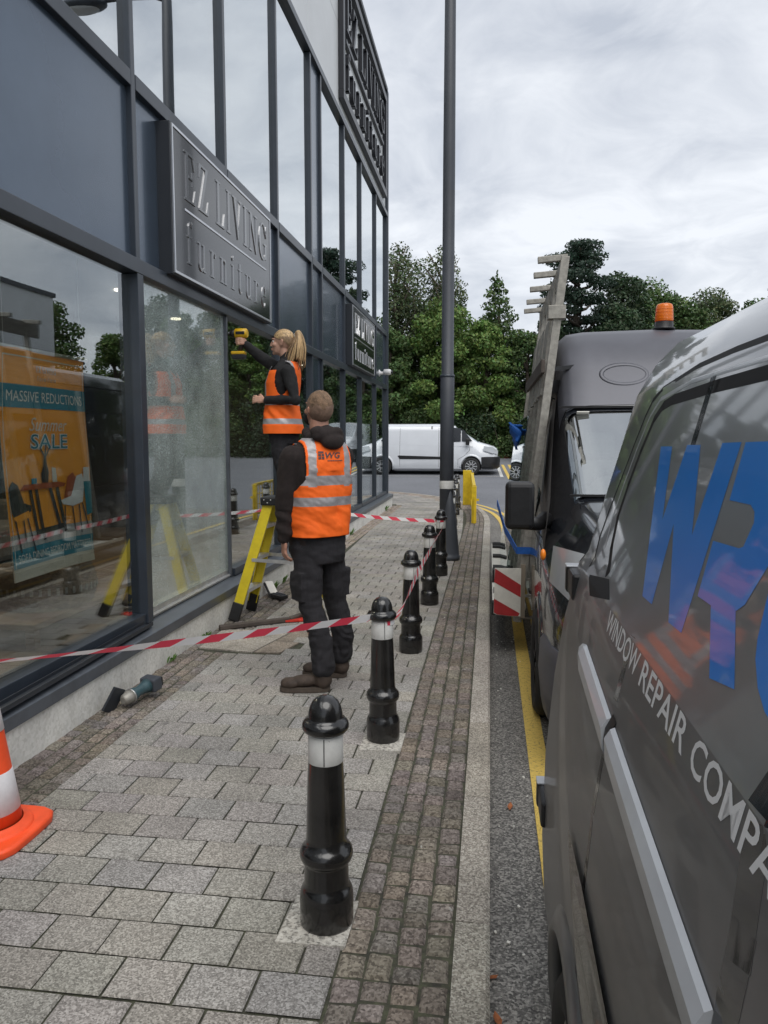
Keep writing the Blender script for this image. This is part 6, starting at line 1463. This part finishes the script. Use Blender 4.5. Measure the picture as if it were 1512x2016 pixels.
# hair: clipped sides, longer top
mb = MB(); P = lambda a, b, z: hc+hs*a+hf*b+hu*z
n, m = 40, 26; rings = []
for j in range(m+1):
    t_ = math.pi*(0.02+0.60*j/m); ring = []
    for i in range(n):
        a = 2*math.pi*i/n; fa, sa = math.cos(a), math.sin(a)
        lim = 0.62+0.30*(1 if fa < 0.2 else 0)*max(0, -fa) - 0.16*max(0, fa)      # reaches lower at the nape
        t2 = math.pi*(0.02+lim*j/m)
        k = 1.0+0.035*mnoise.noise((fa*4, sa*4, t2*4))+0.03*max(0, math.cos(t2))
        ring.append(P(sa*math.sin(t2)*0.080*k, -0.012+fa*math.sin(t2)*0.103*k, 0.022+math.cos(t2)*0.103*k))
    rings.append(ring)
mb.loft(rings, False); o = mb.build('hair', [MATS['hair_short'], MATS['hair_shaved']], man, fix=True)
for p in o.data.polygons:
    z = (p.center+wloc(man)-hc).dot(hu)
    if z < 0.045+0.012*math.sin(p.center.x*90): p.material_index = 1
mb = MB(); ell(mb, P(0, 0.066, -0.062), (0.066, 0.062, 0.056), hf, hu); remesh(mb, 'face_mask', MATS['black_cloth'], man, 0.006, 2)
mb = MB()
for q in (-1, 1): mb.tube([P(q*0.060, 0.06, -0.04), P(q*0.078, 0.0, -0.035), P(q*0.084, -0.03, -0.01)], 0.0025, 6)
mb.build('mask_loop', MATS['black_cloth'], man)
# hoodie
mb = MB(); MT.solid(mb, 0.965)
limb(mb, [Ls, (Ls+Le)/2+V3((-0.006, 0, 0)), Le, (Le+Lw)/2, Lw+V3((0, 0, 0.012))], [0.082, 0.076, 0.068, 0.060, 0.046]); limb(mb, [Rs, Re, Rw], [0.080, 0.066, 0.046])
nk = V3((-1.022, 4.685, 1.605))
for k in range(20):
    a = 2*math.pi*k/20; back = max(0, -math.sin(a)); q = nk+rt*math.cos(a)*0.088+f*math.sin(a)*0.082+V3((0, 0, -0.010+0.020*math.sin(a*3))); mb.sphere(q, 0.034+0.010*back, 12, 8)
ell(mb, nk-f*0.105+V3((0, 0, -0.012)), (0.118, 0.055, 0.055), f); ell(mb, nk-f*0.135+V3((0, 0, -0.045))+rt*0.012, (0.085, 0.042, 0.050), f); ell(mb, nk-f*0.10-rt*0.07+V3((0, 0, 0.012)), (0.05, 0.04, 0.035), f); ell(mb, nk-f*0.12+rt*0.05+V3((0, 0, 0.012)), (0.045, 0.035, 0.030), f)
w1 = wr(9, 0.0075, (1, 1, 0.9), 3)
remesh(mb, 'hoodie', MATS['hoodie_brown'], man, 0.006, 3, lambda p: w1(p)+(0.005*math.sin(p[2]*75+p[0]*30) if (p[2] < 1.14 and p[0] < -1.12) else 0))
# trousers with cargo pockets, boots
mb = MB()
TP = Torso([(0.80, -1.043, 4.70, 0.165, 0.135), (0.88, -1.045, 4.70, 0.182, 0.146), (0.95, -1.047, 4.70, 0.182, 0.142), (1.02, -1.047, 4.70, 0.175, 0.135)], f); TP.solid(mb)
for h, k, a, s in ((Hl, Kl, Al, -1), (Hr, Kr, Ar, 1)):
    mid = (k+a)/2+V3((0.03, 0, 0)); limb(mb, [h+V3((0, 0, -0.02)), (h+k)/2, k, mid, a+V3((0.005, 0, 0.04))], [0.104, 0.092, 0.074, 0.072, 0.075], 20)
    sd = rt*s; mb.box((h+k)/2+sd*0.080+V3((0, 0, -0.06)), (0.028, 0.14, 0.18), Matrix((sd, f, V3((0, 0, 1)))).transposed())
w2 = wr(8, 0.010, (1, 1, 1.6), 9)
remesh(mb, 'trousers', MATS['trouser_cloth'], man, 0.006, 3, lambda p: w2(p)+0.0045*math.sin(p[2]*46+22*mnoise.noise((p[0]*6, p[1]*6, p[2]*5)))*max(0, 1-abs(p[2]-0.22)/0.2))
for a, hx, tx, yy, yt, nm in ((Al, -0.945, -1.248, 4.555, 4.515, 'left'), (Ar, -0.893, -1.185, 4.855, 4.848, 'right')):
    mb = MB(); limb(mb, [a+V3((0.0, 0, 0.13)), a, V3((a.x+0.005, a.y, 0.075))], [0.050, 0.052, 0.056]); ell(mb, ((hx*0.82+tx*0.18), yy, 0.065), (0.046, 0.055, 0.045), (-1, 0, 0))
    ell(mb, (hx*0.48+tx*0.52, (yy+yt)/2, 0.066), (0.048, 0.105, 0.040), (-1, (yt-yy)/0.29, -0.10)); ell(mb, (hx*0.2+tx*0.8, yt, 0.055), (0.050, 0.064, 0.036), (-1, 0, 0))
    bt = remesh(mb, 'boot', MATS['boot_leather'], man, 0.005, 3, wr(22, 0.0022))
    mb = MB(); pts = []
    for k in range(28):
        t_ = 2*math.pi*k/28; ux = math.cos(t_); uy = math.sin(t_); L = abs(hx-tx)/2+0.006; wv = 0.050+0.006*ux
        e = 2.6; rr = 1/((abs(ux)**e+abs(uy)**e)**(1/e)); pts.append(((hx+tx)/2-L*ux*rr, (yy+yt)/2+(yt-yy)/2*ux+wv*uy*rr))
    mb.prism(pts, lambda u, v, d: (u, v, d), 0.001, 0.034); mb.build('sole', MATS['boot_sole'], bt, bevel=0.006)
# vest
def mfold(th, z, u, v):
    w = 0.006*mnoise.noise((u*18, v*10, z*5))+0.010*mnoise.noise((u*7+3, v*6, z*8))+0.004*mnoise.noise((u*30+z*20, v*9, z*30))
    w += 0.006*math.sin((u*0.7+z)*42)*max(0, 1-abs(z-1.06)/0.10)*0.8 + (0.010*math.sin(u*46)*max(0, min(1, (z-1.32)/0.06))*max(0, 1-abs(z-1.40)/0.10)*0.35 if v < 0 else 0)
    return w+0.016*max(0, (1.05-z)/0.1)*0.5-0.008*math.exp(-((u-0.055+0.25*(z-1.2))/0.016)**2)*(1 if v < 0 and z < 1.38 else 0)
MVT = Torso([(k[0], k[1], k[2], k[3]*1.0, k[4]*1.04) for k in MT.k], f)
vest(MVT, 0.972, man, [(1.163, 1.218), (1.293, 1.351)], lambda u, v, z: z > 1.285 and 0.098 < abs(u) < 0.150,
     lambda u, v, z: z > 1.245+0.9*max(0, 0.19-abs(u)) and abs(u) > 0.163+0.05*max(0, (1.33-z)/0.08), lambda u, v: 1.577 if v < 0 else 1.545-0.0*v, mfold, 0.010)
mb = MB()
def lfn(u, v, d):
    z = v; best = None
    cx_, cy_, a, b = MVT.at(z); e = 2.5; uu = u; vv = -(b+0.010)*(1-abs(uu/(a+0.010))**e)**(1/e)
    th = math.atan2(math.copysign(abs(vv/(b+0.010))**(e/2), vv), math.copysign(abs(uu/(a+0.010))**(e/2), uu))
    p = V3((cx_, cy_, z))+MVT.r*uu+MVT.f*vv; c = V3((p.x-cx_, p.y-cy_, 0)).normalized()
    return tuple(p+c*(mfold(th, z, uu, vv)+0.0055+d))
zl = 1.452
for (a, b, c_, d_) in ((-0.088, -0.070, 0.0, 0.014), (-0.066, -0.050, 0.0, 0.014), (-0.088, -0.070, 0.018, 0.032), (-0.066, -0.050, 0.018, 0.032), (-0.086, -0.052, 0.036, 0.048)):
    for q in range(3):
        x0, x1 = a+(b-a)*q/3, a+(b-a)*(q+1)/3; mb.add([lfn(x0, zl+c_, 0), lfn(x1, zl+c_, 0), lfn(x1, zl+d_, 0), lfn(x0, zl+d_, 0)], [(0, 1, 2, 3)])
text_fit(mb, 'WG', lfn, -0.043, 0.064, zl+0.004, zl+0.042, 0.0, size=1, shear=0.25, bold=0.03)
for q in range(10):
    x0, x1 = -0.03+0.11*q/10, -0.03+0.11*(q+0.8)/10; mb.add([lfn(x0, zl-0.012, 0), lfn(x1, zl-0.012, 0), lfn(x1, zl-0.006, 0), lfn(x0, zl-0.006, 0)], [(0, 1, 2, 3)])
mb.build('back_logo', MATS['logo_navy'], man, fix=False)

man.location.x -= 0.045; man.location.y += 0.055; man.scale.z = 1.012

# ---- woman on the ladder, drilling at the frame
wom = thing('person', 'blond woman with ponytail on the ladder drilling at the window frame', 'person', (-1.72, 6.72, 0.80))
f = V3((-1, 0.06, 0)).normalized(); rt = f.cross(V3((0, 0, 1)))     # her right is away from the camera
WT = Torso([(1.56, -1.80, 6.74, 0.150, 0.120), (1.66, -1.805, 6.74, 0.160, 0.130), (1.80, -1.81, 6.74, 0.150, 0.122), (1.92, -1.808, 6.74, 0.155, 0.122), (2.04, -1.80, 6.74, 0.168, 0.125), (2.12, -1.785, 6.74, 0.172, 0.112), (2.17, -1.775, 6.74, 0.160, 0.098), (2.205, -1.77, 6.74, 0.128, 0.082), (2.235, -1.768, 6.74, 0.088, 0.068), (2.255, -1.768, 6.74, 0.062, 0.058)], f)
Ls, Le, Lw = V3((-1.715, 6.595, 2.135)), V3((-1.640, 6.545, 1.885)), V3((-1.925, 6.575, 1.888))
Rs, Re, Rw = V3((-1.83, 6.885, 2.155)), V3((-2.04, 6.90, 2.285)), V3((-2.205, 6.85, 2.425))
hc = V3((-1.800, 6.745, 2.402)); hf = V3((-1, 0.03, 0.07)).normalized(); hs = hf.cross(V3((0, 0, 1))).normalized(); hu = hs.cross(hf); P = lambda a, b, z: hc+hs*a+hf*b+hu*z
Hl, Hr = V3((-1.80, 6.66, 1.64)), V3((-1.80, 6.82, 1.64)); Kl, Kr = V3((-1.785, 6.66, 1.24)), V3((-1.785, 6.82, 1.24)); Al, Ar = V3((-1.665, 6.655, 0.90)), V3((-1.665, 6.80, 0.90))
mb = MB(); head(mb, hc, hf, hs, hu, 0.97, True)
limb(mb, [V3((-1.765, 6.74, 2.17)), V3((-1.772, 6.742, 2.26)), P(0, -0.012, -0.06)], [0.056, 0.048, 0.05])
WT.solid(mb, 0.84)
limb(mb, [Ls, Le, Lw], [0.046, 0.035, 0.025]); limb(mb, [Rs, Re, Rw], [0.046, 0.035, 0.026])
hand(mb, Lw+V3((-0.008, 0, 0)), Lw+V3((-0.085, 0.012, 0.008)), (0.1, 0.9, -0.3), (0.35, 0.5, 0.4), (0, 0.2, 1), 0.0082, 0.9)
# right hand wraps the drill grip
w_, gx, gy, gz = Rw, -2.222, 6.835, 2.431
limb(mb, [w_, V3((-2.195, 6.842, 2.437))], [0.027, 0.028])
for q in (-1, 0, 1): limb(mb, [w_+V3((0, 0.005, 0.012*q)), V3((gx+0.030, gy-0.012, gz+0.018*q)), V3((gx+0.012, gy-0.030, gz+0.018*q))], [0.016, 0.014, 0.012], 10)
for q, l in ((1.35, 1.0), (0.45, 1.05), (-0.45, 1.0), (-1.35, 0.85)):
    zc = gz+q*0.0185
    limb(mb, [V3((gx+0.020, gy-0.026, zc)), V3((gx-0.012*l, gy-0.034, zc)), V3((gx-0.034*l, gy-0.020, zc-0.002)), V3((gx-0.034*l, gy+0.006, zc-0.003))], [0.0095, 0.009, 0.0085, 0.0075], 10)
limb(mb, [w_+V3((0.0, 0.018, 0.01)), V3((gx+0.018, gy+0.030, gz+0.030)), V3((gx-0.010, gy+0.032, gz+0.036)), V3((gx-0.030, gy+0.024, gz+0.034))], [0.014, 0.012, 0.010, 0.0085], 10)
for h, k, a in ((Hl, Kl, Al), (Hr, Kr, Ar)): limb(mb, [h, k, a], [0.075, 0.048, 0.036]); limb(mb, [a+V3((0.0, 0, -0.05)), a+V3((-0.09, 0, -0.062))], [0.026, 0.019])
remesh(mb, 'body', MATS['skin'], wom, 0.0045, 3)
for q in (-1, 1):
    mb = MB(); ell(mb, P(q*0.030, 0.076, 0.004), (0.013, 0.011, 0.010), hf, hu); e_ = mb.build('eye', MATS['eye_white'], wom)
    mb = MB(); ell(mb, P(q*0.030, 0.0845, 0.004), (0.006, 0.004, 0.006), hf, hu); mb.build('iris', MATS['print_dark'], e_)
    mb = MB(); mb.tube([P(q*0.016, 0.090, 0.026), P(q*0.034, 0.090, 0.031), P(q*0.052, 0.076, 0.026)], [0.002, 0.003, 0.0015], 6); mb.build('eyebrow', MATS['hair_root'], wom)
mb = MB(); ell(mb, P(0, 0.096, -0.0585), (0.020, 0.0085, 0.005), hf, hu); ell(mb, P(0, 0.0935, -0.0690), (0.018, 0.0085, 0.0055), hf, hu); mb.build('lips', MATS['lip'], wom)
# hair: pulled back over the skull into a high ponytail
mb = MB(); tie = P(0, -0.108, 0.065); rings = []
n, m = 44, 22
for j in range(m+1):
    ring = []
    for i in range(n):
        a = 2*math.pi*i/n; fa, sa = math.cos(a), math.sin(a)
        lim = 0.50+0.22*max(0, -fa)-0.13*max(0, fa)**1.5
        t2 = math.pi*(0.015+lim*j/m); k = 1.03+0.012*math.sin(a*17+t2*4)
        ring.append(P(sa*math.sin(t2)*0.0755*k, -0.012+fa*math.sin(t2)*0.0985*k, 0.022+math.cos(t2)*0.0965*k))
    rings.append(ring)
mb.loft(rings, False); o = mb.build('hair', [MATS['hair_blond'], MATS['hair_root']], wom)
for p in o.data.polygons:
    c = p.center+wloc(wom)-hc
    if c.dot(hf) < -0.02 and c.dot(hu) < 0.05 or (int((c.dot(hs)*400)) % 5 == 0): p.material_index = 1
mb = MB()
for k in range(64):
    a = 2.39996*k; rr = 0.021*math.sqrt((k % 32+0.5)/32); sp = 0.75+0.5*random.random(); ln = 0.66+0.42*random.random()
    o0 = tie+hs*rr*math.cos(a)*0.9+hu*rr*math.sin(a)*0.9
    sx, sz = math.cos(a)*sp, math.sin(a)*sp
    p1 = o0-hf*(0.022+0.012*sz)+hu*(0.016+0.014*sz)+hs*0.012*sx
    p2 = p1-hf*(0.006+0.030*sz)+hu*(-0.085*ln)+hs*0.020*sx
    p3 = p2+hf*(0.012-0.034*sz)+hu*(-0.125*ln)+hs*0.022*sx; p4 = p3+hf*(0.012-0.010*sz)+hu*(-0.125*ln)+hs*0.008*sx
    pts = [Vector(q) for q in (o0, p1, p2, p3, p4)]; fine = []
    for i in range(len(pts)-1):
        q0, q1, q2, q3 = pts[max(i-1, 0)], pts[i], pts[i+1], pts[min(i+2, len(pts)-1)]
        for t_ in (0, 0.25, 0.5, 0.75): fine.append(0.5*((2*q1)+(q2-q0)*t_+(2*q0-5*q1+4*q2-q3)*t_*t_+(3*q1-q0-3*q2+q3)*t_**3))
    fine.append(pts[-1]); L = len(fine); mb.tube(fine, [0.0075*min(1, 0.5+3*i/L)*(1-0.75*(i/L)**2.2) for i in range(L)], 7)
mb.build('ponytail', [MATS['hair_blond'], MATS['hair_root']], wom, fix=False)
for p in [c for c in wom.children if c.name.startswith('ponytail')][0].data.polygons: p.material_index = 1 if (p.index//140) % 4 == 0 else 0
mb = MB(); mb.lathe([(0.024, -0.009), (0.027, -0.004), (0.027, 0.004), (0.024, 0.009)], (0, 0, 0), 20, 'X', cap=False); mb.v = [tuple(tie-hf*0.008+V3(v)) for v in mb.v]; mb.build('hair_tie', MATS['poster_white'], wom)
# black top with long sleeves
mb = MB(); WT.solid(mb, 0.95); limb(mb, [Ls, (Ls+Le)/2, Le, (Le+Lw)/2, Lw+V3((0.02, 0, 0))], [0.064, 0.058, 0.051, 0.045, 0.035]); limb(mb, [Rs, Re, (Re+Rw)/2, Rw+V3((0.02, 0, -0.015))], [0.062, 0.052, 0.044, 0.036])
limb(mb, [V3((-1.767, 6.74, 2.20)), V3((-1.770, 6.741, 2.285))], [0.064, 0.054])
w3 = wr(12, 0.006, (1, 1, 1), 21); remesh(mb, 'long_sleeve_top', MATS['black_cloth'], wom, 0.005, 3, w3)
mb = MB(); TP = Torso([(1.50, -1.795, 6.74, 0.145, 0.115), (1.58, -1.80, 6.74, 0.160, 0.128), (1.68, -1.805, 6.74, 0.158, 0.126), (1.76, -1.805, 6.74, 0.150, 0.118)], f); TP.solid(mb)
for h, k, a in ((Hl, Kl, Al), (Hr, Kr, Ar)): limb(mb, [h, (h+k)/2+V3((-0.02, 0, 0)), k, (k+a)/2+V3((0.015, 0, 0)), a+V3((0, 0, 0.03))], [0.095, 0.084, 0.068, 0.062, 0.058], 18)
remesh(mb, 'trousers', MATS['trouser_cloth'], wom, 0.006, 3, wr(10, 0.008, (1, 1, 1.5), 31))
for a in (Al, Ar):
    mb = MB(); limb(mb, [a+V3((0, 0, 0.08)), a+V3((0.0, 0, -0.03))], [0.050, 0.046]); ell(mb, a+V3((-0.055, 0, -0.055)), (0.040, 0.105, 0.042), (-1, 0, -0.1)); ell(mb, a+V3((-0.115, 0, -0.064)), (0.042, 0.055, 0.033), (-1, 0, 0))
    bt = remesh(mb, 'boot', MATS['black_cloth'], wom, 0.006, 3)
    mb = MB(); mb.box((a.x-0.062, a.y, 0.8095), (0.225, 0.088, 0.022)); mb.build('sole', MATS['rubber'], bt, bevel=0.008)
def wfold(th, z, u, v):
    w = 0.005*mnoise.noise((u*9+7, v*9, z*7))+0.004*mnoise.noise((u*18, v*18+2, z*12))
    w += 0.009*math.sin((v*1.1-z*0.9)*55)*max(0, 1-abs(z-1.76)/0.09)*max(0, 1-abs(u+0.16)/0.09)
    return w+0.030*max(0, (1.85-z)/0.25)
vest(WT, 1.592, wom, [(1.675, 1.722), (1.842, 1.890)], lambda u, v, z: z > 1.86 and 0.092 < abs(u) < 0.138,
     lambda u, v, z: abs(u) > 0.118 and (z > 2.145 or (z > 1.93 and ((z-2.10)/0.17)**2+((v+0.048)/0.066)**2 < 1.0)), lambda u, v: 2.228 if v < 0 else 2.10+0.9*max(0, abs(u)-0.02), wfold, 0.020)
wom.location.x -= 0.05; wom.location.z += 0.045
# ---------------------------------------------------------------- step ladder and tools
LY, AL = MATS['ladder_yellow'], MATS['aluminium']
t = thing('step_ladder', 'yellow fibreglass step ladder with black top at the shop front', 'ladder', (-1.85, 6.55, 0))
A0, A1, B0, B1 = Vector((-2.185, 6.33, 0.09)), Vector((-1.92, 6.46, 1.03)), Vector((-2.165, 6.74, 0.09)), Vector((-1.91, 6.68, 1.03))
C0, C1, D0, D1 = Vector((-1.42, 6.31, 0.05)), Vector((-1.81, 6.45, 1.03)), Vector((-1.42, 6.76, 0.05)), Vector((-1.81, 6.69, 1.03))
def channel(p0, p1, inn):
    """C-shaped fibreglass stile: web plus two flanges"""
    mb = MB(); mb.bar(p0, p1, 0.085, 0.006, up=(0, 1, 0)); d = (p1-p0).normalized(); fw = d.cross(Vector((0, 1, 0))).normalized()
    for s in (-1, 1): mb.bar(p0+fw*s*0.0395+Vector((0, inn*0.016, 0)), p1+fw*s*0.0395+Vector((0, inn*0.016, 0)), 0.006, 0.028, up=(0, 1, 0))
    return mb
for p0, p1, inn in ((A0, A1, 1), (B0, B1, -1), (C0, C1, 1), (D0, D1, -1)): channel(p0, p1, inn).build('stile', LY, t)
for p0, p1 in ((A0, A1), (B0, B1), (C0, C1), (D0, D1)):
    d = (p1-p0).normalized(); q = p0-d*(p0.z/d.z*0.98); mb = MB(); mb.bar(q, p0+d*0.07, 0.095, 0.035, up=(0, 1, 0)); mb.build('foot', MATS['black_plastic'], t, bevel=0.004)
lerp = lambda p, q, z: p+(q-p)*((z-p.z)/(q.z-p.z))
for z in (0.27, 0.555, 0.838):
    for (p0, p1, q0, q1) in ((A0, A1, B0, B1), (C0, C1, D0, D1)):
        a, b = lerp(p0, p1, z), lerp(q0, q1, z); a.y += 0.006; b.y -= 0.006
        mb = MB(); mb.bar(a, b, 0.085, 0.004); mb.bar(a-Vector((0.042, 0, 0.014)), b-Vector((0.042, 0, 0.014)), 0.004, 0.03); mb.bar(a+Vector((0.042, 0, -0.014)), b+Vector((0.042, 0, -0.014)), 0.004, 0.03)
        mb.build('tread', AL, t)
mb = MB(); mb.bx(-1.985, -1.745, 6.425, 6.715, 1.01, 1.085); mb.build('top_cap', MATS['black_plastic'], t, bevel=0.012)
mb = MB()
for y in (6.423,):
    for x, z in ((-1.95, 1.06), (-1.92, 1.035), (-1.89, 1.06), (-1.80, 1.055)): mb.lathe([(0.006, y), (0.005, y-0.004), (0.001, y-0.005)], (x, 0, z), 10, 'Y')
mb.build('rivets', AL, t)
for y in (6.385, 6.745):
    mb = MB(); mb.bar((-2.055, y, 0.535), (-1.63, y, 0.515), 0.006, 0.03); mb.build('spreader', AL, t)
# cordless drill in the raised hand, bit against the frame
t = thing('cordless_drill', 'yellow and black cordless drill held up against the window frame', 'drill', (-2.25, 6.83, 2.44))
dy = 6.835; ax = lambda x: 2.487-0.05*(x+2.25)
mb = MB(); mb.lathe([(0.001, -2.335), (0.0035, -2.33), (0.0035, -2.322), (0.009, -2.34), (0.010, -2.325)], (0, dy, 2.492), 12, 'X'); mb.build('drill_bit', MATS['chrome'], t)
mb = MB(); mb.lathe([(0.010, -2.33), (0.020, -2.322), (0.027, -2.30), (0.030, -2.275)], (0, dy, 2.49), 20, 'X'); mb.build('nose', MATS['black_plastic'], t)
mb = MB(); mb.lathe([(0.030, -2.276), (0.035, -2.27), (0.036, -2.22), (0.034, -2.17), (0.026, -2.16)], (0, dy, 2.49), 20, 'X'); b = mb.build('motor_housing', MATS['tool_yellow'], t)
mb = MB(); mb.bx(-2.262, -2.175, dy-0.037, dy+0.037, 2.478, 2.502); mb.build('black_panel', MATS['black_plastic'], b, bevel=0.006)
mb = MB(); mb.tube([(-2.225, dy, 2.47), (-2.215, dy, 2.42), (-2.235, dy, 2.36)], [0.021, 0.019, 0.024], 12); mb.build('handle', MATS['black_plastic'], t)
mb = MB(); mb.box((-2.245, dy, 2.352), (0.125, 0.075, 0.022)); mb.build('battery_base', MATS['tool_yellow'], t, bevel=0.006)
mb = MB(); mb.box((-2.245, dy, 2.326), (0.118, 0.072, 0.032)); mb.build('battery', MATS['black_plastic'], t, bevel=0.006)
t.location.x -= 0.045; t.location.z += 0.045; t.scale = (1.0, 1.2, 1.28)
# trim strip resting on the sill
mb = MB(); mb.bar((-2.285, 3.0, 0.312), (-2.335, 4.92, 0.308), 0.075, 0.006); mb.bar((-2.252, 3.0, 0.322), (-2.302, 4.92, 0.318), 0.006, 0.026); mb.bar((-2.318, 3.0, 0.322), (-2.368, 4.92, 0.318), 0.006, 0.026)
tag(mb.build('trim_strip', MATS['frame_dark'], loc=(-2.31, 4, 0.31), bevel=0.002), 'loose dark metal trim strip lying on the sill under the left window', 'trim')
# grinder / saw on the setts
t = thing('power_saw', 'teal and silver cordless saw lying on the setts by the plinth', 'power tool', (-2.09, 4.2, 0))
a, b = Vector((-2.125, 4.13, 0.055)), Vector((-2.065, 4.34, 0.085)); d = (b-a).normalized()
mb = MB(); mb.tube([a-d*0.012, a+d*0.0, a+d*0.03, a+d*0.055], [0.020, 0.032, 0.037, 0.040], 18); mb.build('gear_head', MATS['weathered_aluminium'], t)
mb = MB(); mb.tube([a+d*0.056, a+d*0.075, a+d*0.12, a+d*0.17, a+d*0.20], [0.042, 0.040, 0.030, 0.036, 0.046], 18); mb.build('grip', MATS['tool_teal'], t)
mb = MB(); mb.tube([a+d*0.052, a+d*0.060], [0.0445, 0.0445], 18); mb.build('collar', MATS['aluminium'], t)
m3 = Matrix((d.cross(Vector((0, 0, 1))).normalized(), d, d.cross(Vector((0, 0, 1))).normalized().cross(d))).transposed()
mb = MB(); mb.box(a+d*0.235, (0.115, 0.075, 0.085), m3); mb.build('battery', MATS['post_grey'], t, bevel=0.012)
mb = MB(); mb.box(a+d*0.28, (0.10, 0.02, 0.06), m3); mb.build('battery_cap', MATS['black_plastic'], t, bevel=0.006)
mb = MB(); mb.box(a+Vector((-0.055, -0.025, 0.005)), (0.016, 0.10, 0.15), Euler((R(-28), R(14), R(-20))).to_matrix()); mb.build('shoe_plate', MATS['frame_dark'], t, bevel=0.003)
mb = MB(); mb.box(a+Vector((-0.063, -0.032, 0.0)), (0.004, 0.07, 0.11), Euler((R(-28), R(14), R(-20))).to_matrix()); mb.build('plate_face', AL, t, bevel=0.001)
# grey and black hand tool by the plinth
t = thing('hand_tool', 'flat grey and black hand tool leaning at the plinth beyond the ladder', 'tool', (-2.15, 7.35, 0))
p0, p1, p2 = Vector((-2.235, 7.46, 0.125)), Vector((-2.13, 7.30, 0.035)), Vector((-1.99, 7.20, 0.03))
mb = MB(); mb.bar(p0, p1, 0.10, 0.022); mb.bar(p1, p2, 0.095, 0.04); mb.build('case', MATS['black_plastic'], t, bevel=0.008)
mb = MB(); mb.bar(p0+Vector((0.008, 0, 0.013)), p1+Vector((0.005, 0, 0.018)), 0.078, 0.006); mb.build('face_plate', MATS['poster_white'], t, bevel=0.002)
mb = MB()
for k in range(6):
    for s in (-1, 1): mb.box(p1+(p2-p1)*(0.15+0.14*k)+Vector((0.012*s, 0.022*s, 0.024)), (0.012, 0.012, 0.008))
mb.build('buttons', MATS['post_grey'], t)
# brown board with a black and red tool roll at its end
t = thing('tool_roll', 'long dark tool roll with a red flap lying by the access cover behind the man', 'tool roll', (-1.9, 6.25, 0))
mb = MB(); mb.bar((-2.22, 5.99, 0.022), (-1.72, 6.36, 0.022), 0.05, 0.04); mb.bar((-1.72, 6.36, 0.024), (-1.62, 6.50, 0.04), 0.055, 0.03); mb.bar((-1.62, 6.50, 0.045), (-1.52, 6.46, 0.03), 0.08, 0.02); mb.build('roll', MATS['brown_board'], t, bevel=0.008)
mb = MB(); mb.prism([(-1.74, 6.31), (-1.56, 6.38), (-1.55, 6.44), (-1.66, 6.46)], lambda u, v, d_: (u, v, d_), 0.004, 0.022); mb.build('red_flap', MATS['bag_red'], t, bevel=0.004)
